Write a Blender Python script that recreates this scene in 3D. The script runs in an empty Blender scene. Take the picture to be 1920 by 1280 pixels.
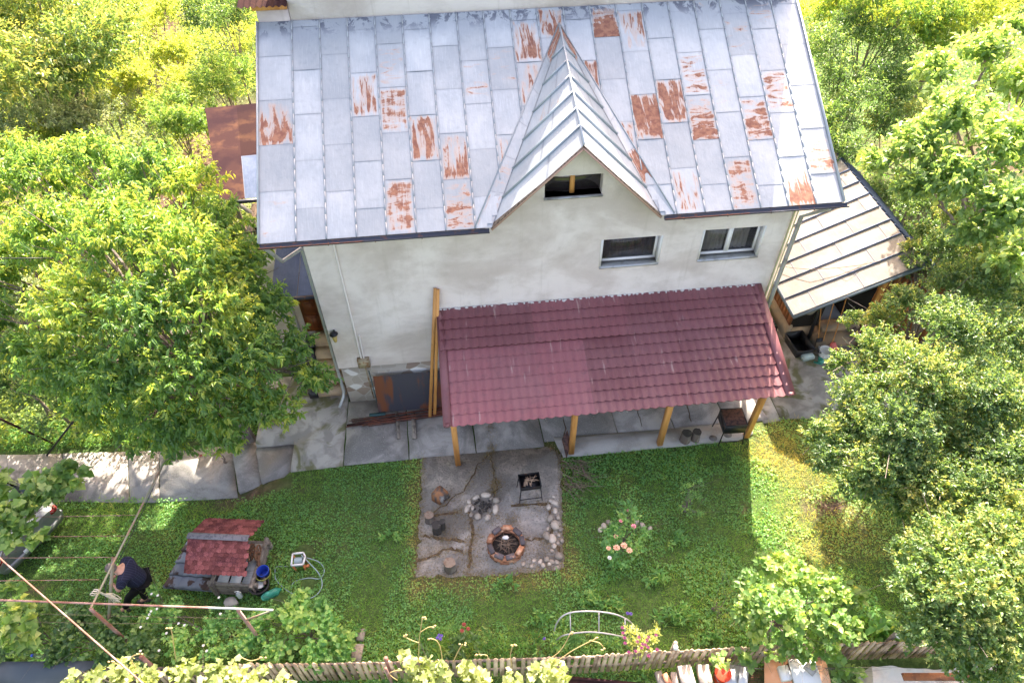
import bpy, math, random
import numpy as np
from mathutils import Vector, Matrix
D2R = math.radians
SC = bpy.context.scene
COL = SC.collection
# ------------------------------------------------------------------ camera
CAM = np.array([3.1117, -11.2646, 13.7297])
PITCH, YAW, ROLL, FPX = 0.81166, -0.097845, -0.012118, 1279.43
cy_, sy_, cp_, sp_ = math.cos(YAW), math.sin(YAW), math.cos(PITCH), math.sin(PITCH)
_f = np.array([-sy_*cp_, cy_*cp_, -sp_]); _r = np.array([cy_, sy_, 0.]); _u = np.cross(_r, _f)
_r2 = math.cos(ROLL)*_r + math.sin(ROLL)*_u; _u2 = -math.sin(ROLL)*_r + math.cos(ROLL)*_u
cam = bpy.data.objects.new('camera', bpy.data.cameras.new('camera')); COL.objects.link(cam)
cam.matrix_world = Matrix([[_r2[i], _u2[i], -_f[i], CAM[i]] for i in range(3)] + [[0, 0, 0, 1]])
cam.data.sensor_width = 36; cam.data.lens = FPX/1920*36; cam.data.clip_end = 500; cam.data.clip_start = .1
SC.camera = cam
# ------------------------------------------------------------------ light
SUN_ROT, SUN_EL = D2R(18.3), D2R(37)
sdir = Vector((math.sin(SUN_ROT)*math.cos(SUN_EL), math.cos(SUN_ROT)*math.cos(SUN_EL), math.sin(SUN_EL)))
w = bpy.data.worlds.new('World'); SC.world = w; w.use_nodes = True
nt = w.node_tree; nt.nodes.clear()
o_ = nt.nodes.new('ShaderNodeOutputWorld'); b_ = nt.nodes.new('ShaderNodeBackground'); s_ = nt.nodes.new('ShaderNodeTexSky')
s_.sky_type = 'NISHITA'; s_.sun_disc = False; s_.sun_elevation = SUN_EL; s_.sun_rotation = SUN_ROT
s_.air_density = 1.0; s_.dust_density = 4.5; s_.ozone_density = 1.0
b_.inputs[1].default_value = .15
hz_ = nt.nodes.new('ShaderNodeMix'); hz_.data_type = 'RGBA'; hz_.blend_type = 'MULTIPLY'; hz_.inputs[0].default_value = 1; hz_.inputs[7].default_value = (1.27, 1.02, .86, 1)   # hazy, less blue summer sky
nt.links.new(s_.outputs[0], hz_.inputs[6]); nt.links.new(hz_.outputs[2], b_.inputs[0]); nt.links.new(b_.outputs[0], o_.inputs[0])
sl = bpy.data.lights.new('sun', 'SUN'); sl.energy = 4.8; sl.angle = D2R(.5); sl.color = (1, .91, .76)
so = bpy.data.objects.new('sun', sl); COL.objects.link(so); so.rotation_euler = sdir.to_track_quat('Z', 'Y').to_euler()
SC.view_settings.view_transform = 'Standard'; SC.view_settings.look = 'None'
SC.view_settings.gamma = 1; SC.view_settings.use_curve_mapping = False
SC.view_settings.exposure = 2.28
# ------------------------------------------------------------------ helpers
def ray(px, py): return _r2*((px-960)/FPX) - _u2*((py-640)/FPX) + _f
def P(px, py, z=0.):            # the point of the photograph at pixel (1920 wide) lying at height z
    r = ray(px, py); return CAM + r*((z-CAM[2])/r[2])
def PY(px, py, y=0.):           # ... lying on the vertical plane of depth y
    r = ray(px, py); return CAM + r*((y-CAM[1])/r[1])
def sstep(a, b, x):
    t = np.clip((x-a)/(b-a), 0, 1); return t*t*(3-2*t)
def G(x, y):                    # terrain height
    x = np.asarray(x, float); y = np.asarray(y, float)
    h = -.42*sstep(-1.1, -2.7, x) - .03
    h = np.where((x < -1.28) & (x > -3.2) & (y < -.85) & (y > -2.0), np.minimum(h, -.43), h)
    h = h*(1-sstep(10, 25, y)) + .05*np.sin(x*.7+1)*np.cos(y*.6)*sstep(2, 6, np.abs(y+2.5)+0*x)*.5
    return h
def PG(px, py, dz=0.):
    z = 0.
    for _ in range(6):
        q = P(px, py, z); z = float(G(q[0], q[1]))+dz
    return P(px, py, z)
rng = np.random.default_rng(7)
def vnoise(x, y, s, seed=0):
    g = np.random.default_rng(seed).random((64, 64))
    X = np.asarray(x)/s; Y = np.asarray(y)/s; xi = np.floor(X).astype(int); yi = np.floor(Y).astype(int)
    fx = X-xi; fy = Y-yi; fx = fx*fx*(3-2*fx); fy = fy*fy*(3-2*fy)
    a = g[xi % 64, yi % 64]; b = g[(xi+1) % 64, yi % 64]; c = g[xi % 64, (yi+1) % 64]; d = g[(xi+1) % 64, (yi+1) % 64]
    return (a*(1-fx)+b*fx)*(1-fy)+(c*(1-fx)+d*fx)*fy
WL = {}
def fast_mesh(name, V, F, attrs=None, mats=(), mi=None, smooth=False):
    """V (n,3), F (m,k) array of equal-size faces or list of faces."""
    me = bpy.data.meshes.new(name); V = np.asarray(V, np.float32)
    if isinstance(F, np.ndarray):
        m, k = F.shape; loops = F.ravel().astype(np.int32); starts = np.arange(0, m*k, k, dtype=np.int32)
    else:
        m = len(F); loops = np.fromiter((i for f in F for i in f), np.int32); ln = np.array([len(f) for f in F], np.int32)
        starts = np.concatenate(([0], np.cumsum(ln)[:-1])).astype(np.int32) if m else np.zeros(0, np.int32)
    me.vertices.add(len(V)); me.vertices.foreach_set('co', V.ravel())
    me.loops.add(len(loops)); me.loops.foreach_set('vertex_index', loops)
    me.polygons.add(m); me.polygons.foreach_set('loop_start', starts)
    for q in mats: me.materials.append(q)
    if mi is not None and len(mats) > 1: me.polygons.foreach_set('material_index', np.array(mi, np.int32))
    me.update(calc_edges=True); me.validate()
    if smooth: me.polygons.foreach_set('use_smooth', np.ones(len(me.polygons), bool))
    for n, a in (attrs or {}).items():
        at = me.attributes.new(n, 'FLOAT', 'POINT')
        if len(a) == len(me.vertices): at.data.foreach_set('value', np.asarray(a, np.float32))
    return me
def link(name, me, parent=None):
    o = bpy.data.objects.new(name, me); COL.objects.link(o)
    if parent is not None: o.parent = parent
    return o
def nrm(a):
    a = np.asarray(a, float); return a/(np.linalg.norm(a)+1e-12)
class MB:
    def __init__(s): s.v = []; s.f = []; s.t = []; s.m = []; s.ct = .5; s.cm = 0; s.x = {}
    def add(s, V, F, t=None, m=None):
        n = len(s.v); s.v += [tuple(map(float, q)) for q in V]; s.f += [tuple(i+n for i in f) for f in F]
        s.t += [s.ct if t is None else t]*len(V); s.m += [s.cm if m is None else m]*len(F); return s
    def box(s, a, b, t=None, m=None):
        (x0, y0, z0), (x1, y1, z1) = a, b
        V = [(x0,y0,z0),(x1,y0,z0),(x1,y1,z0),(x0,y1,z0),(x0,y0,z1),(x1,y0,z1),(x1,y1,z1),(x0,y1,z1)]
        return s.add(V, [(0,3,2,1),(4,5,6,7),(0,1,5,4),(1,2,6,5),(2,3,7,6),(3,0,4,7)], t, m)
    def beam(s, p, q, w=.05, h=None, up=(0,0,1), t=None, m=None, bev=0):
        h = h or w; p = np.array(p, float); q = np.array(q, float); d = nrm(q-p); up = np.array(up, float)
        if abs(d@nrm(up)) > .98: up = np.array((0, 1., 0)) if abs(d[1]) < .9 else np.array((1., 0, 0))
        r = nrm(np.cross(d, up)); u = np.cross(r, d)
        c = [(-1,-1),(1,-1),(1,1),(-1,1)]
        if bev:
            c = [(-1+bev,-1),(1-bev,-1),(1,-1+bev),(1,1-bev),(1-bev,1),(-1+bev,1),(-1,1-bev),(-1,-1+bev)]
        n = len(c); V = [p+r*a*w/2+u*b*h/2 for a, b in c]+[q+r*a*w/2+u*b*h/2 for a, b in c]
        F = [(i, (i+1) % n, n+(i+1) % n, n+i) for i in range(n)]+[tuple(range(n))[::-1], tuple(range(n, 2*n))]
        return s.add(V, F, t, m)
    def tube(s, pts, r, n=8, cap=True, t=None, m=None):
        pts = [np.array(p, float) for p in pts]; k = len(pts); rr = r if hasattr(r, '__len__') else [r]*k
        V = []; pu = None
        for i, p in enumerate(pts):
            d = nrm(pts[min(i+1, k-1)]-pts[max(i-1, 0)])
            if pu is None: pu = np.array((0, 0, 1.)) if abs(d[2]) < .9 else np.array((1., 0, 0))
            a = nrm(np.cross(d, pu)); pu = np.cross(a, d)
            for j in range(n):
                g = 2*math.pi*j/n; V.append(p+(a*math.cos(g)+pu*math.sin(g))*rr[i])
        F = [(i*n+j, i*n+(j+1) % n, (i+1)*n+(j+1) % n, (i+1)*n+j) for i in range(k-1) for j in range(n)]
        if cap: F += [tuple(range(n))[::-1], tuple(range((k-1)*n, k*n))]
        return s.add(V, F, t, m)
    def lathe(s, c, prof, n=20, t=None, m=None, sx=1, sy=1):      # prof: (r, z)
        V = []
        for r, z in prof:
            for j in range(n):
                g = 2*math.pi*j/n; V.append((c[0]+r*sx*math.cos(g), c[1]+r*sy*math.sin(g), c[2]+z))
        k = len(prof)
        F = [(i*n+j, i*n+(j+1) % n, (i+1)*n+(j+1) % n, (i+1)*n+j) for i in range(k-1) for j in range(n)]
        F += [tuple(range(n))[::-1], tuple(range((k-1)*n, k*n))]
        return s.add(V, F, t, m)
    def prism(s, poly, z0, z1, t=None, m=None, zt=None):         # poly in xy
        n = len(poly); V = [(p[0], p[1], z0) for p in poly]+[(p[0], p[1], z1) for p in poly]
        return s.add(V, [tuple(range(n))[::-1], tuple(range(n, 2*n))]+[(i, (i+1) % n, n+(i+1) % n, n+i) for i in range(n)], t, m)
    def plate(s, poly, th, t=None, m=None):                      # poly: coplanar 3D points, thickness along -normal
        q = [np.array(p, float) for p in poly]; nn = nrm(np.cross(q[1]-q[0], q[2]-q[0])); n = len(q)
        V = q+[a-nn*th for a in q]
        return s.add(V, [tuple(range(n)), tuple(range(n, 2*n))[::-1]]+[(i, n+i, n+(i+1) % n, (i+1) % n) for i in range(n)], t, m)
    def blob(s, c, r, rough=.2, n=7, seed=0, t=None, m=None, flat=1.):   # faceted rounded stone
        R = random.Random(seed); V = []; F = []; k = n
        for i in range(1, k-1):
            th = math.pi*i/(k-1)
            for j in range(k+1):
                ph = 2*math.pi*j/(k+1); q = 1+R.uniform(-rough, rough)
                V.append((c[0]+r[0]*math.sin(th)**.7*math.cos(ph)*q, c[1]+r[1]*math.sin(th)**.7*math.sin(ph)*q, c[2]+r[2]*math.cos(th)*(1+R.uniform(-rough, rough)*.3)*flat))
        W = k+1; rows = k-2
        for i in range(rows-1):
            for j in range(W): F.append((i*W+j, (i+1)*W+j, (i+1)*W+(j+1) % W, i*W+(j+1) % W))
        F += [tuple(range(W)), tuple(range((rows-1)*W, rows*W))[::-1]]
        return s.add(V, F, t, m)
    def rot(s, ang, about=(0, 0)):
        c, q = math.cos(ang), math.sin(ang); ax, ay = about
        s.v = [(ax+(x-ax)*c-(y-ay)*q, ay+(x-ax)*q+(y-ay)*c, z) for x, y, z in s.v]; return s
    def move(s, d): s.v = [(x+d[0], y+d[1], z+d[2]) for x, y, z in s.v]; return s
    def build(s, name, mats, parent=None, smooth=False, local=False):
        V = np.array(s.v, float)
        if parent is not None and not local: V = V-np.array(WL.get(parent, (0, 0, 0)))
        mats = mats if isinstance(mats, (list, tuple)) else [mats]
        at = {'t': s.t}; at.update(s.x)
        me = fast_mesh(name, V, s.f, at, mats, s.m, False)
        if smooth:
            me.polygons.foreach_set('use_smooth', np.ones(len(me.polygons), bool))
            try: me.set_sharp_from_angle(angle=D2R(40))
            except Exception: pass
        o = link(name, me, parent); WL[o] = WL.get(parent, (0, 0, 0)) if parent is not None else (0, 0, 0)
        return o
def tag(o, label=None, cat=None, group=None, kind=None):
    if label: o['label'] = label
    if cat: o['category'] = cat
    if group: o['group'] = group
    if kind: o['kind'] = kind
    return o
def thing(name, label, cat, loc=(0, 0, 0), group=None):
    o = bpy.data.objects.new(name, None); COL.objects.link(o); o.empty_display_size = .2
    o.location = [float(a) for a in loc]; WL[o] = tuple(float(a) for a in loc); return tag(o, label, cat, group)
def one(name, mb, mats, label, cat, group=None, loc=None, smooth=False):   # a thing that is one mesh
    if loc is None:
        V = np.array(mb.v); loc = (float(V[:, 0].mean()), float(V[:, 1].mean()), float(V[:, 2].min()))
    mb.v = [(a-loc[0], b-loc[1], c-loc[2]) for a, b, c in mb.v]
    o = mb.build(name, mats, None, smooth); o.location = loc; WL[o] = loc
    return tag(o, label, cat, group)
def dup(root, loc, rotz=0, label=None, scale=1.):
    r = root.copy(); COL.objects.link(r); r.location = [float(a) for a in loc]; r.rotation_euler = (0, 0, rotz); r.scale = (scale,)*3
    if label: r['label'] = label
    for ch in list(root.children):
        c = ch.copy(); COL.objects.link(c); c.parent = r
        for g in list(ch.children):
            d = g.copy(); COL.objects.link(d); d.parent = c
    return r
# ------------------------------------------------------------------ materials
class N:
    def __init__(s, name):
        s.m = bpy.data.materials.new(name); s.m.use_nodes = True; s.t = s.m.node_tree; s.t.nodes.clear()
        s.out = s.t.nodes.new('ShaderNodeOutputMaterial'); s.co = None
    def n(s, ty, **k):
        q = s.t.nodes.new(ty)
        for a, b in k.items(): setattr(q, a, b)
        return q
    def L(s, a, b): s.t.links.new(a, b)
    def coord(s):
        if s.co is None: s.co = s.n('ShaderNodeTexCoord').outputs['Object']
        return s.co
    def attr(s, name): return s.n('ShaderNodeAttribute', attribute_name=name).outputs['Fac']
    def val(s, op, a, b=None, c=None):
        q = s.n('ShaderNodeMath', operation=op)
        for i, x in enumerate((a, b, c)):
            if x is None: continue
            if hasattr(x, 'links') or hasattr(x, 'is_linked'): s.L(x, q.inputs[i])
            else: q.inputs[i].default_value = x
        return q.outputs[0]
    def noise(s, scale, detail=4, stretch=(1, 1, 1), vec=None, dist=0, rough=.55):
        mp = s.n('ShaderNodeMapping'); mp.inputs['Scale'].default_value = stretch; s.L(vec or s.coord(), mp.inputs[0])
        q = s.n('ShaderNodeTexNoise'); q.inputs['Scale'].default_value = scale; q.inputs['Detail'].default_value = detail
        q.inputs['Roughness'].default_value = rough; q.inputs['Distortion'].default_value = dist
        s.L(mp.outputs[0], q.inputs['Vector']); return q.outputs[0]
    def rng(s, x, lo, hi, a=0., b=1.):
        q = s.n('ShaderNodeMapRange', interpolation_type='SMOOTHSTEP'); s.L(x, q.inputs[0])
        for i, v in enumerate((lo, hi, a, b)): q.inputs[i+1].default_value = v
        return q.outputs[0]
    def mix(s, f, a, b, blend='MIX'):
        q = s.n('ShaderNodeMix', data_type='RGBA', blend_type=blend)
        for i, x in ((0, f), (6, a), (7, b)):
            if isinstance(x, (int, float)): q.inputs[i].default_value = x
            elif isinstance(x, (tuple, list)): q.inputs[i].default_value = tuple(x)+(1,)*(4-len(x))
            else: s.L(x, q.inputs[i])
        return q.outputs[2]
    def tone(s, col, amt):
        h = s.n('ShaderNodeHueSaturation'); s.L(col, h.inputs['Color']) if not isinstance(col, tuple) else setattr(h.inputs['Color'], 'default_value', col+(1,))
        s.L(s.val('MULTIPLY_ADD', s.attr('t'), 2*amt, 1-amt), h.inputs['Value']); return h.outputs[0]
    def bsdf(s, col, rough=.8, metal=0, bump=None, spec=.4, bumpd=.02, **k):
        b = s.n('ShaderNodeBsdfPrincipled')
        s.L(col, b.inputs['Base Color']) if not isinstance(col, tuple) else setattr(b.inputs['Base Color'], 'default_value', col+(1,))
        if isinstance(rough, (int, float)): b.inputs['Roughness'].default_value = rough
        else: s.L(rough, b.inputs['Roughness'])
        b.inputs['Metallic'].default_value = metal; b.inputs['Specular IOR Level'].default_value = spec
        for a, v in k.items(): b.inputs[a.replace('_', ' ')].default_value = v
        if bump is not None:
            q = s.n('ShaderNodeBump'); q.inputs['Strength'].default_value = 1; q.inputs['Distance'].default_value = bumpd
            s.L(bump, q.inputs['Height']); s.L(q.outputs[0], b.inputs['Normal'])
        return b
    def done(s, b): s.L(b.outputs[0], s.out.inputs[0]); return s.m
def mat(name, col, rough=.8, metal=0, layers=(), bump=None, tone=.35, spec=.4, bumpd=.01, **k):
    m = N(name); c = col
    for l in layers:
        sc, c2, lo, hi = l[:4]; st = l[4] if len(l) > 4 else (1, 1, 1)
        c = m.mix(m.rng(m.noise(sc, 5, st), lo, hi), c, c2)
    c = m.tone(c, tone)
    bp = m.noise(bump[0], 5, bump[1] if len(bump) > 1 else (1, 1, 1)) if bump else None
    return m.done(m.bsdf(c, rough, metal, bp, spec, bumpd, **k))
def leafmat(name, dark, mid, light, trans=.4, rough=.45, tcol=None):
    m = N(name); t = m.attr('t'); cr = m.n('ShaderNodeValToRGB'); m.L(t, cr.inputs[0])
    e = cr.color_ramp.elements; e[0].position = 0; e[0].color = dark+(1,); e[1].position = 1; e[1].color = light+(1,)
    q = e.new(.5); q.color = mid+(1,)
    b = m.bsdf(cr.outputs[0], rough, 0, None, .5)
    tr = m.n('ShaderNodeBsdfTranslucent'); tc = m.mix(.0, cr.outputs[0], (1, 1, 1)); 
    tq = m.mix(1., cr.outputs[0], tcol or (2.0, 1.75, .8), 'MULTIPLY'); m.L(tq, tr.inputs[0])
    mx = m.n('ShaderNodeMixShader'); mx.inputs[0].default_value = trans; m.L(b.outputs[0], mx.inputs[1]); m.L(tr.outputs[0], mx.inputs[2])
    m.L(mx.outputs[0], m.out.inputs[0]); return m.m
M = {}
M['plaster'] = (lambda m: m.done(m.bsdf(
    m.mix(m.rng(m.noise(2.4, 5, (2.2, 1, .16), rough=.6), .56, .70, 0, .28),
     m.mix(m.rng(m.noise(1.5, 7, (1, 1, 1.5), dist=.3, rough=.65), .46, .72, 0, .42),
      m.mix(m.rng(m.noise(.5, 7, (1, 1, 1.6), dist=.4, rough=.6), .40, .62, 0, .75),
       m.mix(m.rng(m.noise(1.1, 6, (1, 1, 2)), .35, .7), (.56, .50, .475), (.63, .57, .545)), (.82, .77, .76)), (.47, .42, .385)), (.44, .40, .36)),
    .9, 0, m.noise(34, 6), .2, .006)))(N('plaster'))
def zinc(name, base, base2, rough=.42, metal=.25, sp=.5):
    m = N(name); co = m.coord(); pu, pv, ru, rs, sv = (m.attr(a) for a in ('pu', 'pv', 'rust', 'rs', 'sv'))
    c = m.mix(m.rng(m.noise(1.3, 6, (1, 1, 1)), .35, .65), base, base2)
    c = m.mix(m.rng(m.noise(14, 5, (3, .25, .25)), .45, .8, 0, .35), c, tuple(min(1, q*1.35) for q in base2))
    c = m.mix(m.rng(m.noise(90, 2), .68, .74, 0, .45), c, tuple(min(1, q*1.45) for q in base2))        # bird lime specks
    c = m.mix(m.rng(m.noise(.45, 5, dist=.5), .35, .65, 0, .35), c, tuple(q*.82 for q in base)); c = m.mix(m.rng(m.noise(9, 6, (1, 1, 1)), .5, .75, 0, .3), c, tuple(q*.75 for q in base))
    c = m.tone(c, .24)
    # seam dirt
    ed = m.val('MINIMUM', m.val('MINIMUM', pu, m.val('SUBTRACT', 1, pu)), m.val('MULTIPLY_ADD', 2.2, m.val('MINIMUM', pv, m.val('SUBTRACT', 1, pv)), .012))
    c = m.mix(m.rng(ed, .0, .05, .75, 0), c, (.19, .21, .26))
    c = m.mix(m.rng(m.val('ADD', ed, m.val('MULTIPLY', m.noise(6, 4), -.18)), -.08, .06, .25, 0), c, tuple(q*.7 for q in base))
    # peeled dark strip close to the top
    tp = m.val('MULTIPLY', m.rng(sv, .90, .985), m.rng(m.noise(3.1, 7, (1, .7, 1), dist=.5, rough=.7), .50, .56))
    c = m.mix(m.rng(sv, .86, .94, 0, .35), c, (.30, .34, .42))
    c = m.mix(tp, c, (.13, .15, .2))
    # rust, per panel
    cv = m.n('ShaderNodeCombineXYZ'); m.L(pu, cv.inputs[0]); m.L(pv, cv.inputs[1])
    ofs = m.n('ShaderNodeVectorMath', operation='ADD'); m.L(cv.outputs[0], ofs.inputs[0])
    cz = m.n('ShaderNodeCombineXYZ'); m.L(m.val('MULTIPLY', m.attr('seed'), 37.), cz.inputs[2]); m.L(cz.outputs[0], ofs.inputs[1])
    nv = m.noise(1, 6, (5.5, 1.6, 1), ofs.outputs[0], .7, .62); nh = m.noise(1, 6, (1.5, 8.5, 1), ofs.outputs[0], .7, .62)
    nn = m.n('ShaderNodeMix', data_type='FLOAT'); m.L(rs, nn.inputs[0]); m.L(nv, nn.inputs[2]); m.L(nh, nn.inputs[3])
    e2 = m.rng(m.val('MINIMUM', m.val('MINIMUM', pu, m.val('SUBTRACT', 1, pu)), m.val('MINIMUM', pv, m.val('SUBTRACT', 1, pv))), 0, .13, -.17, 0)
    lowb = m.val('MULTIPLY', m.val('SUBTRACT', .55, pv), m.attr('low'))
    vv = m.val('ADD', m.val('ADD', m.val('ADD', nn.outputs[0], e2), m.val('MULTIPLY_ADD', ru, .36, -.385)), m.val('ADD', m.val('MULTIPLY', lowb, .55), m.val('MULTIPLY_ADD', m.noise(1, 5, (26, 5, 1), ofs.outputs[0], .4, .7), .16, -.08)))
    on = m.rng(ru, .01, .05)
    halo = m.val('MULTIPLY', m.rng(vv, .19, .38, 0, .75), on); core = m.val('MULTIPLY', m.rng(vv, .325, .40, 0, .9), on)
    c = m.mix(halo, c, (.52, .38, .30)); 
    rc = m.mix(m.rng(m.noise(11, 5), .35, .65), (.20, .065, .04), (.34, .15, .085))
    c = m.mix(core, c, rc)
    b = m.bsdf(c, .48, 0, m.noise(5, 4, (1, .5, 1)), sp, .012)
    rr = m.mix(core, (rough,)*3, (.9,)*3); m.L(rr, b.inputs['Roughness'])
    mm = m.mix(core, (metal,)*3, (0, 0, 0)); m.L(mm, b.inputs['Metallic'])
    return m.done(b)
M['zinc'] = zinc('galvanised_sheet', (.385, .435, .48), (.47, .515, .55))
M['shed_zinc'] = zinc('weathered_sheet', (.205, .195, .18), (.265, .25, .228), .8, 0, .12)
M['blue_zinc'] = zinc('dark_blue_sheet', (.07, .095, .16), (.11, .14, .22), .9, 0, .06)
M['gutter'] = mat('dark_gutter', (.055, .06, .085), .45, .3, [(6, (.16, .08, .06), .55, .7)])
M['rustedge'] = mat('rusty_edge', (.22, .09, .06), .8, 0, [(9, (.09, .06, .06), .5, .65)])
M['downpipe'] = mat('zinc_pipe', (.46, .48, .50), .4, .5, [(5, (.3, .3, .3), .5, .7)])
M['conduit'] = mat('conduit', (.78, .74, .74), .5)
M['woodorange'] = mat('fresh_timber', (.62, .31, .10), .6, 0, [(7, (.45, .20, .055), .42, .66, (1, 1, .12)), (40, (.34, .15, .05), .6, .75, (1, 1, .08))], (30, (1, 1, .1)), bumpd=.004)
M['woodgrey'] = mat('weathered_wood', (.25, .215, .185), .9, 0, [(8, (.12, .10, .09), .45, .65, (1, 1, .3)), (30, (.36, .32, .28), .5, .7, (.2, .2, 1))], (25, (1, 1, .3)))
M['woodplank'] = mat('brown_planks', (.30, .115, .045), .75, 0, [(3, (.14, .055, .03), .45, .65, (1, 1, .4)), (25, (.40, .19, .08), .55, .75, (1, 1, .1))], (20, (1, 1, .2)))
M['picket'] = mat('picket_wood', (.62, .47, .33), .85, 0, [(6, (.30, .20, .14), .42, .62, (1, 1, .4)), (30, (.50, .37, .25), .55, .75, (1, 1, .1))], (30, (1, 1, .2)), tone=.45)
M['door'] = mat('brown_door', (.20, .06, .022), .4, 0, [(9, (.10, .03, .012), .45, .65, (1, 1, .15))])
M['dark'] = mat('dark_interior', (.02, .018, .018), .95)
M['concrete'] = (lambda m: m.done(m.bsdf(m.tone(
    m.mix(m.rng(m.noise(60, 3), .58, .68, 0, .6),
     m.mix(m.rng(m.noise(.55, 6, dist=1), .50, .62, 0, .8),
      m.mix(m.rng(m.noise(1.6, 7, dist=.6, rough=.65), .40, .62), (.38, .355, .34), (.25, .235, .225)),
      (.15, .145, .14)), (.50, .48, .46)), .3), .92, 0, m.noise(40, 6), .2, .005)))(N('old_concrete'))
M['patio'] = (lambda m: m.done(m.bsdf(
    m.mix(m.rng(m.noise(70, 3), .60, .68, 0, .75),
     m.mix(m.rng(m.noise(24, 5), .52, .66, 0, .65),
      m.mix(m.rng(m.noise(.75, 6, dist=.8), .46, .56, 0, .9),
       m.mix(m.rng(m.noise(3.2, 7, dist=.6, rough=.7), .40, .60), (.74, .66, .60), (.55, .49, .45)),
      (.39, .355, .33)), (.28, .245, .215)), (.72, .68, .64)), .95, 0, m.noise(22, 8, rough=.75), .2, .06)))(N('worn_concrete'))
M['moss'] = (lambda m: m.done(m.bsdf(m.tone(
    m.mix(m.rng(m.noise(1.3, 6, dist=1.), .50, .62, 0, .85),
     m.mix(m.rng(m.noise(2.6, 6, dist=.6), .40, .62), (.44, .41, .37), (.29, .27, .245)), (.15, .15, .06)), .3), .92, 0, m.noise(40, 6), .2, .005)))(N('mossy_concrete'))
M['concrete_light'] = mat('pale_concrete', (.40, .385, .37), .9, 0, [(1.4, (.29, .275, .26), .45, .65), (40, (.5, .48, .46), .6, .72)], (30,), tone=.2)
M['soil'] = mat('soil', (.10, .068, .045), 1, 0, [(9, (.17, .125, .085), .45, .65)], (20,), bumpd=.02)
M['stone'] = mat('field_stone', (.42, .365, .31), .9, 0, [(8, (.27, .235, .205), .45, .65), (4, (.56, .52, .48), .55, .7)], (25,), tone=.5)
M['brick'] = mat('firebrick', (.46, .21, .12), .9, 0, [(7, (.62, .38, .26), .5, .65)], (30,), tone=.45)
M['brick_burnt'] = mat('burnt_brick', (.11, .095, .105), .9, 0, [(7, (.40, .22, .15), .56, .7)], (30,), tone=.4)
M['bark'] = mat('bark', (.16, .13, .115), .95, 0, [(7, (.30, .27, .25), .5, .68, (1, 1, .4))], (12, (1, 1, .4)), bumpd=.03)
M['twig'] = mat('twig', (.22, .16, .12), .9)
M['cutwood'] = mat('cut_wood', (.27, .21, .165), .85, 0, [(14, (.20, .13, .09), .45, .65)], (20,))
M['charwood'] = mat('charred_wood', (.05, .045, .042), .9, 0, [(9, (.16, .14, .12), .55, .7)], (20,))
M['blacksteel'] = mat('black_steel', (.025, .025, .03), .4, .4, [(6, (.09, .05, .035), .58, .7)])
M['steel'] = mat('galvanised_tube', (.52, .53, .55), .4, .4)
M['pipe'] = mat('rusty_pipe', (.34, .215, .19), .65, .1, [(3, (.24, .11, .08), .45, .6)], tone=.3)
M['pipegreen'] = mat('greenish_tube', (.25, .245, .18), .65, .1, [(4, (.30, .20, .14), .5, .62)], tone=.3)
M['white'] = mat('white_paint', (.72, .72, .72), .5, tone=.1)
M['pvc'] = mat('white_frame', (.78, .78, .80), .35, tone=.05)
M['glass'] = mat('window_glass', (.035, .03, .035), .06, 0, spec=.9, tone=.05)
M['curtain'] = mat('lace_curtain', (.55, .53, .50), .9, 0, [(18, (.40, .37, .34), .45, .65, (1, 1, .08))])
M['curtain_dark'] = mat('dark_blind', (.12, .06, .065), .8, 0, [(12, (.05, .03, .035), .45, .6, (1, 1, .05))])
def rooftile():
    m = N('burgundy_metal_tile'); c = m.tone((.205, .072, .086), .40)
    c = m.mix(m.rng(m.noise(.9, 5), .42, .66, 0, .45), c, (.25, .115, .13))
    c = m.mix(m.rng(m.noise(7, 6, dist=.4), .5, .72, 0, .4), c, (.13, .055, .07))
    c = m.mix(m.rng(m.noise(60, 2), .70, .76, 0, .5), c, (.6, .55, .55))
    c = m.mix(m.rng(m.noise(2.5, 6, (4, .5, .5)), .64, .72, 0, .4), c, (.5, .4, .38))
    return m.done(m.bsdf(c, .5, 0, m.noise(40, 3), .45, .002))
M['tile'] = rooftile()
M['shingle'] = mat('red_shingle', (.20, .066, .064), .95, 0, [(3, (.13, .045, .05), .48, .62), (60, (.33, .12, .115), .5, .7)], (90,), tone=.4, spec=.1, bumpd=.004)
M['greytile'] = mat('grey_metal_tile', (.22, .24, .29), .6, .1, [(3.1, (.085, .05, .042), .50, .56)])
M['rustplate'] = mat('rust_plate', (.040, .021, .022), 1, 0, [(2.2, (.08, .042, .03), .45, .65), (1.1, (.028, .015, .019), .48, .6)], spec=.05)
M['tar'] = mat('oily_steel_sheet', (.05, .05, .07), .4, .2, [(1.6, (.17, .06, .03), .48, .60, (1.6, 1, .4))], tone=.1)
M['rebar'] = mat('rebar', (.16, .055, .035), .8, 0, [(9, (.07, .035, .03), .45, .6)], tone=.6)
M['bluep'] = mat('blue_plastic', (.03, .08, .50), .35, tone=.1); M['olive'] = mat('olive_plastic', (.22, .24, .05), .4)
M['blackp'] = mat('black_plastic', (.025, .025, .028), .4); M['redp'] = mat('red_plastic', (.60, .05, .02), .4)
M['pinkp'] = mat('pink_bristles', (.75, .18, .16), .6); M['greenp'] = mat('green_plastic', (.03, .22, .16), .35, 0, [(9, (.10, .42, .34), .5, .6)])
M['enamel'] = mat('white_enamel', (.75, .75, .74), .25, 0, [(14, (.55, .12, .05), .66, .7)])
M['terracotta'] = mat('orange_plastic', (.62, .22, .09), .6); M['salmon'] = mat('salmon_board', (.76, .36, .19), .8, 0, [(3, (.82, .47, .3), .45, .65)])
M['hose'] = mat('grey_hose', (.33, .42, .46), .5, tone=.2); M['cloth_grey'] = mat('canvas', (.56, .54, .50), .95, 0, [(3, (.42, .40, .37), .45, .65)], (8,), bumpd=.03)
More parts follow.
